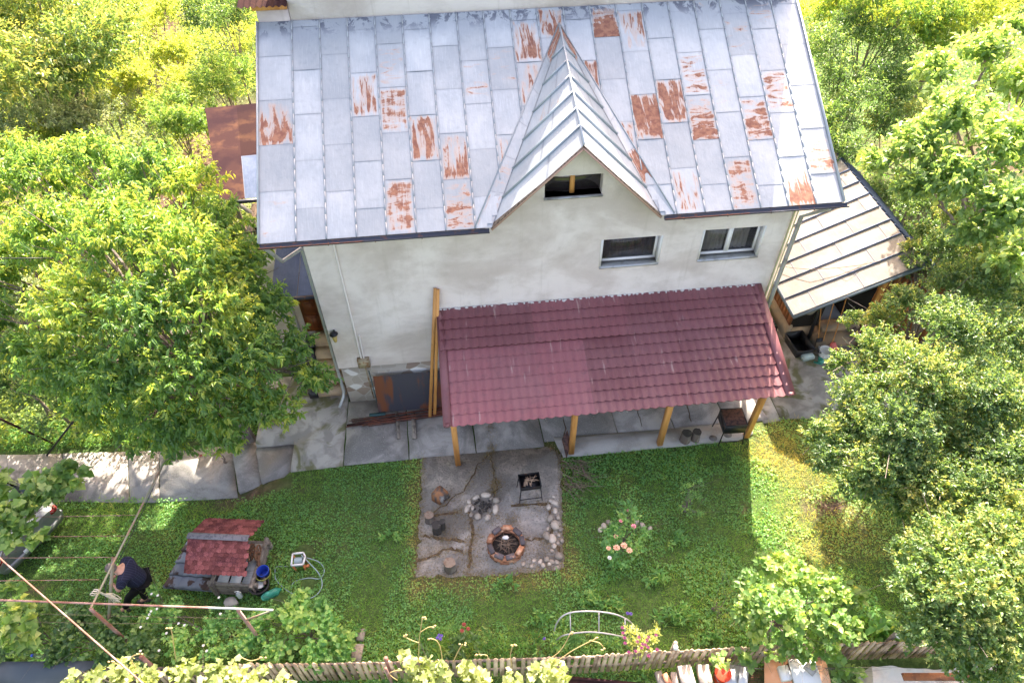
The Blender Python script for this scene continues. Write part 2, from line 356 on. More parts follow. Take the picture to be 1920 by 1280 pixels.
M['sack'] = mat('sack', (.25, .235, .21), .95, 0, [(5, (.15, .14, .12), .45, .65)], (10,), bumpd=.02)
M['mosaicstone'] = None
m_ = N('crazy_stone'); vo = m_.n('ShaderNodeTexVoronoi'); vo.inputs['Scale'].default_value = 3.6
mp_ = m_.n('ShaderNodeMapping'); mp_.inputs['Scale'].default_value = (1, 1, 1.25); m_.L(m_.coord(), mp_.inputs[0]); m_.L(mp_.outputs[0], vo.inputs[0])
ve = m_.n('ShaderNodeTexVoronoi', feature='DISTANCE_TO_EDGE'); ve.inputs['Scale'].default_value = 3.6; m_.L(mp_.outputs[0], ve.inputs[0])
cr_ = m_.n('ShaderNodeValToRGB'); sx_ = m_.n('ShaderNodeSeparateColor'); m_.L(vo.outputs['Color'], sx_.inputs[0]); m_.L(sx_.outputs[0], cr_.inputs[0])
cr_.color_ramp.interpolation = 'CONSTANT'
for i, (p_, c_) in enumerate(((0, (.42, .38, .34)), (.3, (.30, .23, .19)), (.45, (.48, .44, .40)), (.72, (.36, .29, .24)), (.85, (.78, .77, .76)))):
    e_ = cr_.color_ramp.elements[i] if i < 2 else cr_.color_ramp.elements.new(p_); e_.position = p_; e_.color = c_+(1,)
M['mosaic'] = m_.done(m_.bsdf(m_.mix(m_.rng(ve.outputs[0], .02, .05), (.50, .47, .44), cr_.outputs[0]), .85, 0, m_.noise(20), .3, .01))
def groundmat():
    m = N('lawn_soil'); a = m.attr('dry'); sx = m.attr('soil')
    g = m.mix(m.rng(m.noise(7, 6), .4, .62), (.06, .10, .03), (.095, .15, .045))
    g = m.mix(m.val('MULTIPLY', a, .8), g, m.mix(m.rng(m.noise(12, 5), .4, .6), (.17, .13, .06), (.10, .11, .04)))
    g = m.mix(sx, g, m.mix(m.rng(m.noise(5, 6), .4, .6), (.085, .058, .042), (.15, .105, .08)))
    return m.done(m.bsdf(g, 1, 0, m.noise(18, 6), .1, .04))
M['ground'] = groundmat()
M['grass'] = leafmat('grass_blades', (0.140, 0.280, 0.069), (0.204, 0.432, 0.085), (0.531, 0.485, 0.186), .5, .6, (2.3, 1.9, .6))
M['leaf_pale'] = leafmat('pale_vine_leaves', (.17, .23, .07), (.31, .38, .15), (.52, .55, .29), .45, .5)
M['dry_grass'] = leafmat('dry_grass', (.12, .12, .03), (.30, .22, .11), (.50, .38, .24), .3, .7)
M['leaf_cherry'] = leafmat('cherry_leaves', (0.107, 0.221, 0.081), (0.166, 0.307, 0.086), (0.392, 0.466, 0.111), .5, .38)
M['leaf_plum'] = leafmat('plum_leaves', (0.091, 0.170, 0.084), (0.162, 0.276, 0.092), (0.406, 0.426, 0.153), .42, .36)
M['leaf_large'] = leafmat('broad_leaves', (0.138, 0.246, 0.097), (0.220, 0.358, 0.134), (0.437, 0.561, 0.216), .5, .38)
M['leaf_yellow'] = leafmat('pale_leaves', (0.167, 0.254, 0.065), (0.287, 0.389, 0.090), (0.530, 0.562, 0.187), .5, .5)
M['leaf_grey'] = leafmat('greyish_leaves', (0.134, 0.207, 0.128), (0.252, 0.337, 0.205), (0.505, 0.564, 0.437), .35, .55)
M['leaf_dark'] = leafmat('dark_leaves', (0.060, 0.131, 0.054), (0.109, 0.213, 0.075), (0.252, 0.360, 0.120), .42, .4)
M['leaf_vine'] = leafmat('vine_leaves', (0.104, 0.207, 0.068), (0.179, 0.313, 0.090), (0.442, 0.524, 0.207), .5, .45)
M['leaf_weed'] = leafmat('weed_leaves', (0.115, 0.273, 0.092), (0.193, 0.416, 0.122), (0.372, 0.520, 0.148), .35, .5)
M['petal_pink'] = mat('pink_petals', (.85, .30, .38), .7, tone=.5); M['petal_peach'] = mat('peach_petals', (.85, .50, .34), .7, tone=.3)
M['petal_purple'] = mat('purple_petals', (.13, .012, .075), .7, tone=.4); M['petal_red'] = mat('red_petals', (.30, .05, .05), .7)
M['petal_violet'] = mat('violet_petals', (.16, .09, .45), .7); M['petal_yellow'] = leafmat('yellow_bracts', (.26, .33, .08), (.44, .50, .14), (.62, .62, .28), .4, .5)
M['petal_white'] = mat('white_petals', (.75, .75, .72), .7)
# ------------------------------------------------------------------ foliage
def leaf_arrays(pos, ax, up, L, W, shape='dia', curl=.25):
    """pos/ax/up (n,3); returns vertices and triangle faces."""
    n = len(pos); ax = ax/(np.linalg.norm(ax, axis=1, keepdims=True)+1e-9)
    up = up-(up*ax).sum(1, keepdims=True)*ax; up = up/(np.linalg.norm(up, axis=1, keepdims=True)+1e-9)
    sd = np.cross(ax, up); L = np.broadcast_to(L, (n,))[:, None]; W = np.broadcast_to(W, (n,))[:, None]
    if shape == 'dia':
        tpl = [(0, 0, 0), (.45, -.5, .12), (1, 0, -curl), (.45, .5, .12)]; T = [(0, 1, 2), (0, 2, 3)]
    elif shape == 'blade':
        tpl = [(0, -.5, 0), (0, .5, 0), (1, 0, -curl)]; T = [(0, 1, 2)]
    elif shape == 'hex':
        tpl = [(0, 0, 0), (.28, -.46, .10), (.68, -.38, .02), (1, 0, -curl), (.68, .38, .02), (.28, .46, .10)]
        T = [(0, 1, 2), (0, 2, 3), (0, 3, 4), (0, 4, 5)]
    else:   # lobed
        tpl = [(.42, 0, -.02), (0, 0, 0), (-.08, -.30, .08), (.28, -.38, .02), (.36, -.56, .06), (.62, -.34, .0), (1, 0, -curl), (.62, .34, 0), (.36, .56, .06), (.28, .38, .02), (-.08, .30, .08)]
        T = [(0, i, i+1) for i in range(1, 10)]+[(0, 10, 1)]
    k = len(tpl); V = np.empty((n, k, 3))
    for i, (a, b, c) in enumerate(tpl): V[:, i] = pos+ax*L*a+sd*W*b+up*L*c
    F = (np.array(T)[None]+(np.arange(n)*k)[:, None, None]).reshape(-1, 3)
    return V.reshape(-1, 3), F, k
def rdir(r, n):
    v = r.normal(size=(n, 3)); return v/np.linalg.norm(v, axis=1, keepdims=True)
def crown_leaves(clumps, r, twigs, per, L, W, droop=.3, shape='dia', tl=.45, upb=.25, ctr=None, vary=.25):
    """Leafy shoots that leave each clump's middle; leaves sit along their outer part."""
    PS, AX, UP, TT, LL = [], [], [], [], []
    for ci, (c, rad) in enumerate(clumps):
        c = np.array(c); rad3 = np.array(rad if hasattr(rad, '__len__') else (rad, rad, rad*.8)); rm = rad3.mean()
        nt_ = max(6, int(twigs*rm*rm)); d = rdir(r, nt_); 
        out = nrm(c-ctr) if ctr is not None else np.zeros(3)
        d = d+out*.45+np.array((0, 0, upb)); d /= np.linalg.norm(d, axis=1, keepdims=True)
        rr = r.uniform(.45, 1.12, nt_)**.8; tip = c+d*rad3*rr[:, None]; tip[:, 2] -= droop*.25*rr*rm
        back = -(d+np.array((0, 0, .35))*(1-droop)); back /= np.linalg.norm(back, axis=1, keepdims=True)
        lenw = tl*rm*r.uniform(.6, 1.2, nt_); ct = r.uniform(-vary, vary)
        u = np.tile(np.linspace(0, 1, per), nt_); ti = np.repeat(np.arange(nt_), per)
        pos = tip[ti]+back[ti]*(lenw[ti]*u)[:, None]+r.normal(size=(nt_*per, 3))*.018
        a = -back[ti]*.55+rdir(r, nt_*per)*.75; a[:, 2] -= droop*r.uniform(.3, 1.3, nt_*per)
        up = r.normal(size=(nt_*per, 3))*.45+np.array((0, 0, 1.))
        PS.append(pos); AX.append(a); UP.append(up)
        yt = (r.random(nt_) < .35)[ti]*(1-u)*.55
        TT.append(np.clip(.38+ct+r.normal(size=nt_*per)*.16+yt, 0, 1)); LL.append(r.uniform(.45, 1.2, nt_*per)*(1-.3*(u < .15)))
    PS, AX, UP, TT, LL = (np.concatenate(q) for q in (PS, AX, UP, TT, LL))
    V, F, k = leaf_arrays(PS, AX, UP, L*LL, W*LL, shape)
    return V, F, np.repeat(TT, k)
def limbs(mb, base, tops, r0, r, fork=.45, n=6):
    base = np.array(base, float); T = np.array([t for t in tops]); ctr = T.mean(0)
    f1 = base+(ctr-base)*fork; f1[:2] = base[:2]+(ctr-base)[:2]*fork*.5
    mid = (base+f1)/2+r.normal(size=3)*.06
    mb.tube([base-np.array((0, 0, .1)), base+(mid-base)*.15, mid, f1], [r0*1.35, r0*1.05, r0*.85, r0*.7], 9)
    for t in T:
        m1 = f1+(t-f1)*.5+np.array((0, 0, .18))*np.linalg.norm(t-f1)*.5+r.normal(size=3)*.08
        s = r0*.38
        mb.tube([f1, f1+(m1-f1)*.5+r.normal(size=3)*.04, m1, t+r.normal(size=3)*.05], [s*1.1, s*.8, s*.5, s*.18], n, cap=False)
        for _ in range(3):
            e = t+r.normal(size=3)*.35+np.array((0, 0, .15)); mb.tube([m1+(t-m1)*.3, (m1+t)/2+r.normal(size=3)*.05, e], [s*.4, s*.3, s*.1], 4, cap=False)
def tree(name, label, cat, base, clumps, lm, r0=.1, twigs=80, per=12, L=.12, W=.05, droop=.3, shape='dia', seed=1, group=None, fork=.45, bark='bark', upb=.25, crown='crown', tl=.45, stem='trunk', limb=True, vary=.25):
    r = np.random.default_rng(seed); cl = [(np.array(c[:3], float), c[3]) for c in clumps]
    root = thing(name, label, cat, base, group); ctr = np.mean([c for c, _ in cl], axis=0)-np.array((0, 0, .3))
    if limb:
        mb = MB(); limbs(mb, base, [c for c, _ in cl], r0, r, fork); mb.build(stem, M[bark], root, True)
    V, F, t = crown_leaves(cl, r, twigs, per, L, W, droop, shape, tl, upb, ctr, vary)
    me = fast_mesh(crown, V-np.array(WL[root]), F, {'t': t}, [M[lm]]); link(crown, me, root)
    return root
def pc(lst):     # (px, py, height, radius) -> world clumps
    return [tuple(P(a, b, z))+(r,) for a, b, z, r in lst]
def ball(px, py, z, R, n, seed, flat=.75):   # clumps filling an ellipsoid crown
    r = np.random.default_rng(seed); c = P(px, py, z); out = []
    for i in range(n):
        d = rdir(r, 1)[0]; d[2] = abs(d[2])*1.2-.45; q = c+d*np.array((R, R, R*flat))*r.uniform(.35, .85)
        q[2] = max(q[2], .5); out.append(tuple(q)+(R*r.uniform(.3, .5),))
    return out
# ------------------------------------------------------------------ ground
def in_poly(x, y, poly):
    ins = np.zeros(len(x), bool); n = len(poly)
    for i in range(n):
        x0, y0 = poly[i][:2]; x1, y1 = poly[(i+1) % n][:2]
        c = ((y0 > y) != (y1 > y)) & (x < (x1-x0)*(y-y0)/((y1-y0)+1e-12)+x0); ins ^= c
    return ins
patio = [P(792, 855)[:2], np.array((4.86, -1.87)), P(1052, 850)[:2], P(1056, 960)[:2], P(1058, 1062)[:2], P(940, 1078)[:2], P(779, 1081)[:2], P(786, 970)[:2]]
def dry_sun_soil(x, y):
    pcx = np.clip(x, 1.75, 4.8); pcy = np.clip(y, -5.0, -1.9); d = np.hypot(x-pcx, y-pcy)
    n1 = vnoise(x, y, .5, 1); n2 = vnoise(x, y, 1.7, 2); n3 = vnoise(x, y, .22, 3)
    dry = np.clip(.95-d/.55+(n3-.5)*1.0, 0, 1)
    dry = np.maximum(dry, np.clip((n2*.6+n1*.5-.72)*3, 0, 1)*.6)
    dry = np.maximum(dry, sstep(9.2, 10, x)*.55*(n1*.7+.3)*(y < 1)*(y > -5.5))  # right lawn strip: sunlit look put into the dry tone
    e = np.abs(y-(-1.95-.02*(x-2))); dry = np.maximum(dry, np.clip(1-e/.18, 0, 1)*(x > 4.8)*.7)
    soil = np.clip((n1*.5+n3*.5-.72)*4, 0, 1)*.7
    soil = np.maximum(soil, np.clip(1-np.hypot((x-10.9)/.9, (y+4.2)/.45)+(n3-.5)*.8, 0, 1))
    soil = np.maximum(soil, np.clip(1.1-np.hypot((x+2.3)/1.6, (y+2.25)/.28)+(n3-.5)*.9, 0, 1))
    soil = np.maximum(soil, sstep(4, 9, y)*np.clip((n2-.45)*3, 0, 1))
    return dry, soil
gx = np.concatenate([np.linspace(-60, -12, 24)[:-1], np.linspace(-12, 18, 151)[:-1], np.linspace(18, 80, 24)])
gy = np.concatenate([np.linspace(-40, -10, 12)[:-1], np.linspace(-10, 12, 111)[:-1], np.linspace(12, 110, 30)])
X, Y = np.meshgrid(gx, gy); nx, ny = len(gx), len(gy)
Z = G(X, Y); dr, so_ = dry_sun_soil(X.ravel(), Y.ravel())
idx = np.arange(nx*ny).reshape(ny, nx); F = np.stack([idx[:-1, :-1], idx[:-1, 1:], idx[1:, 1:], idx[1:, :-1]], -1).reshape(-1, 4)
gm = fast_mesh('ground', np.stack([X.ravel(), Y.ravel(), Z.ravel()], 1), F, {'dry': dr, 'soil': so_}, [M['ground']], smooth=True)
tag(link('ground', gm), kind='structure')
# concrete -------------------------------------------------------------
def jag(a, b, n, amp, r):
    a = np.array(a[:2]); b = np.array(b[:2]); return [tuple(a+(b-a)*i/n+(r.normal(size=2)*amp if 0 < i else 0)) for i in range(n)]
def slab(polys, z0, z1, name, m, seed=0, tones=None):
    mb = MB(); r = np.random.default_rng(seed)
    for i, p in enumerate(polys):
        q = []
        for j in range(len(p)): q += jag(p[j], p[(j+1) % len(p)], 14 if name == 'patio' else 5, .03 if name == 'patio' else .006, r)
        mb.prism(q, z0, z1 if not hasattr(z1, '__len__') else z1[i], t=tones[i] if tones else r.uniform(.3, .7))
    return tag(mb.build(name, M[m]), kind='structure')
c2 = lambda *a: [tuple(P(x, y, 0)[:2]) for x, y in a]
g = .012
# house-side walk, one slab per joint
xs = [-2.2, -.02, 1.45, 3.06, 4.72, 6.56, 7.98, 9.3]
front = lambda x: -1.86 if x < 1.8 else (-1.86+.0*(x-1.8))
slab([[(-2.2, -1.0), (-1.25, -1.0), (-1.25, -1.9), (-.03, -1.88), (-.03, 1.1), (-2.2, 1.1)]], -.5, .0, 'side_path', 'moss', 1, [.5])
slab([[(xs[i]+g, 0.06), (xs[i+1]-g, 0.06), (xs[i+1]-g+.08, -1.86 if i < 4 else -1.72), (xs[i]+g+(.08 if i > 1 else 0), -1.86 if i < 4 else -1.72)] for i in range(1, 7)]
     + [[(9.3+g, .06), (10.25, .06), (10.45, -1.7), (9.4, -1.72)]], -.3, .004, 'walkway', 'concrete', 2, [.62, .55, .5, .55, .6, .58, .6])
slab([c2((1038, 821), (1240, 806), (1400, 790), (1412, 812), (1380, 826), (1240, 839), (1056, 857))], -.3, .018, 'kerb', 'concrete_light', 4)
slab([[(10.3, -1.78), (10.3, .2), (10.75, .2), (10.75, -1.75)], [(10.78, -1.7), (10.78, 1.1), (11.4, 1.6), (14.6, 1.7), (14.8, -1.75), (12.5, -1.85)]], -.3, .0, 'yard', 'moss', 5, [.7, .45])
slab([patio], -.25, -.008, 'patio', 'patio', 6, [.6])
# steps of the garden path, down to the left
st = [[(-2.22, -1.02), (-1.27, -1.02), (-1.27, -1.92), (-1.95, -2.02)], [(-2.9, -.75), (-2.24, -.75), (-1.98, -2.02), (-2.5, -2.12)]]
slab(st[:1], -.6, -.15, 'garden_step', 'concrete', 7, [.4]); slab(st[1:], -.6, -.29, 'garden_step', 'concrete', 8, [.5])
pp = [(-2.53, -2.2, -2.92, -.7), (-4.35, -2.12, -4.72, -.62), (-5.05, -2.05, -5.5, -.58), (-6.6, -1.85, -7.1, -.45), (-8.3, -1.66, -8.9, -.3), (-10.3, -1.4, -10.9, 0), (-12.4, -1.1, -13, .3)]
slab([[(pp[i+1][0]+g, pp[i+1][1]), (pp[i][0]-g, pp[i][1]), (pp[i][2]-g, pp[i][3]), (pp[i+1][2]+g, pp[i+1][3])] for i in range(6)], -.7, -.405, 'garden_path', 'concrete', 9, [.6, .45, .55, .5, .6, .5])
# cracks with dirt
mb = MB(); r = np.random.default_rng(3)
def crack(pts, w, z=.002, m=None):
    pts = [np.array(P(*p)[:2]) for p in pts]; L_, R_ = [], []
    for i in range(len(pts)-1):
        for k in range(6):
            q = pts[i]+(pts[i+1]-pts[i])*k/6+r.normal(size=2)*.02; d = nrm(pts[i+1]-pts[i]); s = np.array((-d[1], d[0])); ww = w*r.uniform(.25, 1)
            L_.append(tuple(q+s*ww)+(z,)); R_.append(tuple(q-s*ww)+(z,))
    n = len(L_); mb.add(L_+R_, [(i+1, i, n+i, n+i+1) for i in range(n-1)])
cr = [[(918, 800), (922, 845), (900, 870), (870, 920), (800, 968)], [(918, 845), (925, 880), (932, 915), (920, 935)], [(790, 1005), (830, 1008), (880, 1015)], [(880, 960), (885, 1000), (878, 1075)],
      [(960, 948), (1040, 943)], [(980, 1010), (1030, 1010)], [(783, 1050), (840, 1030), (875, 1035)], [(1030, 943), (1035, 1010), (1055, 1040)], [(800, 965), (870, 960)]]
for i, c in enumerate(cr): crack(c, .022 if i < 2 else .045, -.003)
for c in [[(1195, 765), (1207, 808)], [(1283, 752), (1298, 800)], [(1056, 780), (1066, 850)]]: crack(c, .016, .009)
tag(mb.build('patio_cracks', M['soil']), kind='structure')
# ------------------------------------------------------------------ house
house = thing('house', 'two storey plastered house with a rust patched sheet metal roof', 'house', (0, 0, 0))
W_, HE, OV = 10.34, 5.58, .45; XL, XR = -.67, 10.967; YT, ZT = 3.895, 8.003
SL = (ZT-HE)/(YT+OV); SLEN = math.hypot(YT+OV, ZT-HE)
A = PY(1095, 272, -OV); FL = np.array((3.80, -OV, HE-.03)); FR = np.array((7.20, -OV, HE-.03)); VL = np.array((3.47, -OV, HE+.006)); VR = np.array((7.46, -OV, HE+.006))
TT = np.array((5.66, 3.53, HE+SL*(3.53+OV))); TP = A+(TT-A)*.9; TP[2] += .02
WIN = [(6.19, 7.45, 3.93, 4.69), (8.40, 9.72, 3.91, 4.75)]; AT = (4.9, 6.05, 5.86, 6.33)
ax, az = A[0], A[2]-.07
def gl(x): return 5.70 if x <= FL[0]+.12 or x >= FR[0]-.12 else (az-(az-HE)/(ax-FL[0])*(ax-x) if x < ax else az-(az-HE)/(FR[0]-ax)*(x-ax))
hx_ = sorted(set([round(v, 3) for v in list(np.linspace(0, W_, 42))+[6.19, 7.45, 8.40, 9.72, 4.9, 6.05, float(ax), FL[0]+.12, FL[0]+.13, FR[0]-.12, FR[0]-.13]]))
hz2 = sorted(set([round(v, 3) for v in list(np.linspace(1.35, 5.7, 18))+[3.93, 4.69, 3.91, 4.75, 5.86, 6.33, 6.1, 6.6, 6.9, 7.3]]))
mb = MB(); V = []; nz_ = len(hz2)     # front wall: one skin of plaster with real openings, slightly uneven
for x in hx_:
    for z in hz2:
        edge = any(abs(x-a) < .01 for w_ in WIN+[AT] for a in w_[:2]) or x < .01 or x > W_-.01
        V.append((x, 0 if edge else (vnoise(np.array([x]), np.array([z]), .8, 3)[0]-.5)*.02, min(z, gl(x))))
Fw = []
for i in range(len(hx_)-1):
    for k in range(nz_-1):
        xm, zm = (hx_[i]+hx_[i+1])/2, (hz2[k]+hz2[k+1])/2
        if any(w_[0] < xm < w_[1] and w_[2] < zm < w_[3] for w_ in WIN+[AT]): continue
        if hz2[k] >= gl(xm) and hz2[k] >= max(gl(hx_[i]), gl(hx_[i+1])): continue
        Fw.append((i*nz_+k, (i+1)*nz_+k, (i+1)*nz_+k+1, i*nz_+k+1))
mb.add(V, Fw, .5)
for w_ in WIN+[AT]:      # reveals of the openings
    x0, x1, z0, z1 = w_; mb.add([(x0, 0, z0), (x0, .3, z0), (x0, .3, z1), (x0, 0, z1)], [(0, 1, 2, 3)]); mb.add([(x1, 0, z0), (x1, .3, z0), (x1, .3, z1), (x1, 0, z1)], [(3, 2, 1, 0)])
    mb.add([(x0, 0, z0), (x1, 0, z0), (x1, .3, z0), (x0, .3, z0)], [(0, 1, 2, 3)]); mb.add([(x0, 0, z1), (x1, 0, z1), (x1, .3, z1), (x0, .3, z1)], [(3, 2, 1, 0)])
mb.box((0, .02, 1.345), (.02, .28, 5.78)); mb.box((W_-.02, .02, 1.345), (W_, .28, 5.78)); mb.box((.02, .05, 1.345), (W_-.02, .28, 1.36))
# side and back walls
mb.box((0, .283, 1.35), (.28, 3.9, 5.78), .5); mb.box((W_-.28, .283, 1.35), (W_, 3.9, 5.78), .5); mb.box((-.3, 3.9, 0), (W_+.2, 4.1, 7.6), .5)
mb.build('wall', M['plaster'], house)
mb = MB(); mb.box((.045, .045, -.1), (W_-.045, 3.9, 1.352), .5); mb.build('plinth', M['mosaic'], house)
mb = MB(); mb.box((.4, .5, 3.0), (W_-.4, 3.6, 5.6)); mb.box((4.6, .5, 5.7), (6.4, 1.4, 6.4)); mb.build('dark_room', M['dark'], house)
# roof sheets
rust = {}   # (px, py): amount, style, low
RL = [(520, 225, .62, 0, .5), (682, 172, .55, 0, 0), (735, 125, .22, 1, 0), (740, 205, .62, .6, -.1), (788, 252, .68, 0, .1), (836, 290, .58, 0, .4), (745, 385, .68, .55, 0), (854, 365, .50, 1, .3), (889, 160, .22, 1, 0), (940, 95, .12, 1, 0), (992, 75, .62, 0, .2), (975, 118, .38, 0, 0),
      (935, 255, .3, 0, .0), (1042, 68, .6, 0, 0), (1130, 62, .78, .5, .6), (1112, 145, .8, 0, 0), (1195, 178, .98, 0, -.15), (1258, 220, .86, 0, 0), (1300, 170, .48, 1, .15), (1325, 260, .60, 1, .5), (1280, 320, .66, .4, .7), (1285, 375, .52, 0, .1), (1380, 300, .66, 1, .2), (1385, 372, .55, .7, .0), (1420, 250, .62, 1, .4),
      (1400, 85, .25, 1, 0), (1470, 200, .50, 1, 0), (1490, 310, .52, 0, .7), (1530, 240, .45, .8, .4), (1177, 250, .7, 0, 0), (1180, 42, .5, 0, -.3), (1385, 60, .2, 1, 0), (1420, 40, .2, 1, 0)]
def roofuv(px, py):
    rr = ray(px, py); n_ = np.array((0, -SL, 1)); k = HE+SL*OV; t = (k-n_@CAM)/(n_@rr); q = CAM+rr*t
    return q[0], (q[1]+OV)*SLEN/(YT+OV)
cols = [XL]+[XL+.70+i*(XR-XL-.70)/19 for i in range(20)]
def rp(x, s, h=0.): 
    c, q = (YT+OV)/SLEN, (ZT-HE)/SLEN; return (x, -OV+s*c-h*q, HE+s*q+h*c)
offs = [.08, -.45, .02, -.55, -.08, -.62, -.1, .3]; off = [.06+(-.5 if i % 2 else 0)+.1*math.sin(i*2.1) for i in range(20)]
mb = MB(); AT_ = {k: [] for k in ('pu', 'pv', 'rust', 'rs', 'low', 'seed', 'sv')}; seams = MB(); R = random.Random(4)
tl, tr_ = np.array((4.05, 0.)), np.array((6.98, 0.)); apex = (5.6, 4.0)
def inside(x, s): 
    f = s/4.05; return -.05 <= f < 1 and (FL[0]-.12)+(5.6-FL[0]+.12)*f < x < (FR[0]+.12)+(5.6-FR[0]-.12)*f
for ci in range(20):
    x0, x1 = cols[ci], cols[ci+1]; ss = [0.]; s = 1.02+off[ci]
    while s < SLEN-.15: ss.append(s); s += 1.03+R.uniform(-.02, .02)
    ss.append(SLEN)
    for k in range(len(ss)-1):
        s0, s1 = ss[k], ss[k+1]; am, sty, low = 0, 0, 0
        for (px, py, a_, st_, lo_) in RL:
            u_, v_ = roofuv(px, py)
            if x0 <= u_ < x1 and s0 <= v_ < s1: am, sty, low = a_, st_, lo_
        if am == 0:      # rust washed down from the sheet above
            for (px, py, a_, st_, lo_) in RL:
                u_, v_ = roofuv(px, py)
                if a_ > .9 and x0 <= u_ < x1 and s1 <= v_ < s1+.6: am, sty, low = .14, 0, -.6
        if am == 0 and R.random() < .07: am, sty = R.uniform(.05, .12), R.random()
        nu, nv = 5, 8; tn = R.uniform(.25, .75)-(.12 if ci < 3 else 0); sd = R.random(); amp = R.uniform(.002, .007); ph = R.uniform(0, 6)
        V = []; ins = []
        for j in range(nv+1):
            for i in range(nu+1):
                u, v = i/nu, j/nv; x = x0+.006+(x1-x0-.012)*u; s = s0-.012+(s1-s0+.012)*v
                h = .006*(1-v)+amp*math.sin(math.pi*u)*math.sin(ph+3.3*v)+.001*R.random(); V.append(rp(x, s, h)); ins.append(inside(x, s))
                AT_['pu'].append(u); AT_['pv'].append(v); AT_['rust'].append(am); AT_['rs'].append(sty); AT_['low'].append(low); AT_['seed'].append(sd); AT_['sv'].append(s/SLEN)
        Fq = []
        for j in range(nv):
            for i in range(nu):
                q = (j*(nu+1)+i, j*(nu+1)+i+1, (j+1)*(nu+1)+i+1, (j+1)*(nu+1)+i)
                if not all(ins[a] for a in q): Fq.append(q)
        mb.add(V, Fq, tn)
    if ci:
        s = 0.
        while s < SLEN-.01:
            s2 = min(s+.25, SLEN)
            if not inside(x0, s): seams.beam(rp(x0, s, .010), rp(x0, s2, .010), .020, .022, up=(0, -.49, .87), t=.5)
            s = s2
mb.x = AT_
roof = mb.build('roof', M['zinc'], house, False)
n0 = len(seams.v); seams.x = {'pu': [.1]*n0, 'pv': [.5]*n0, 'sv': [.5]*n0}
seams.build('standing_seam', M['zinc'], roof)
mb = MB(); mb.plate([rp(XL, 0, -.03), rp(FL[0]-.12, 0, -.03), rp(FL[0]-.12, SLEN, -.03), rp(XL, SLEN, -.03)], .05)
mb.build('soffit', M['woodgrey'], roof); mb = MB(); mb.plate([rp(FR[0]+.12, 0, -.03), rp(XR, 0, -.03), rp(XR, SLEN, -.03), rp(FR[0]+.12, SLEN, -.03)], .05)
mb.build('soffit', M['woodgrey'], roof)
# verge flashings
for x in (XL-.01, XR+.01): mb = MB(); mb.beam(rp(x, 0, .0), rp(x, SLEN, .0), .03, .09, up=(0, -.49, .87)); mb.x = {'pu': [.5]*8, 'pv': [.5]*8}; mb.build('verge', M['zinc'], roof)
# gutters
def gutter(x0, x1):
    mb = MB(); n = 8; V = []
    for x in (x0, x1):
        for i in range(n+1):
            g_ = math.pi*i/n; V.append((x, -OV-.075-.062*math.cos(g_), HE-.02-.062*math.sin(g_)))
        for i in range(n, -1, -1):
            g_ = math.pi*i/n; V.append((x, -OV-.075-.055*math.cos(g_), HE-.02-.055*math.sin(g_)))
    k = 2*(n+1); mb.add(V, [(i, (i+1) % k, k+(i+1) % k, k+i) for i in range(k)]+[tuple(range(k)), tuple(range(k, 2*k))[::-1]])
    for i in range(int((x1-x0)/.9)):
        x = x0+.4+i*.9; mb.beam((x, -OV+.02, HE-.03), (x, -OV-.09, HE-.10), .02, .012, m=1)
    mb.beam((x0, -OV-.14, HE-.015), (x0+(x1-x0)*.45, -OV-.14, HE-.015), .012, m=1)
    mb.build('gutter', [M['gutter'], M['rustedge']], house)
gutter(XL, FL[0]-.05); gutter(FR[0]+.05, XR+.08)
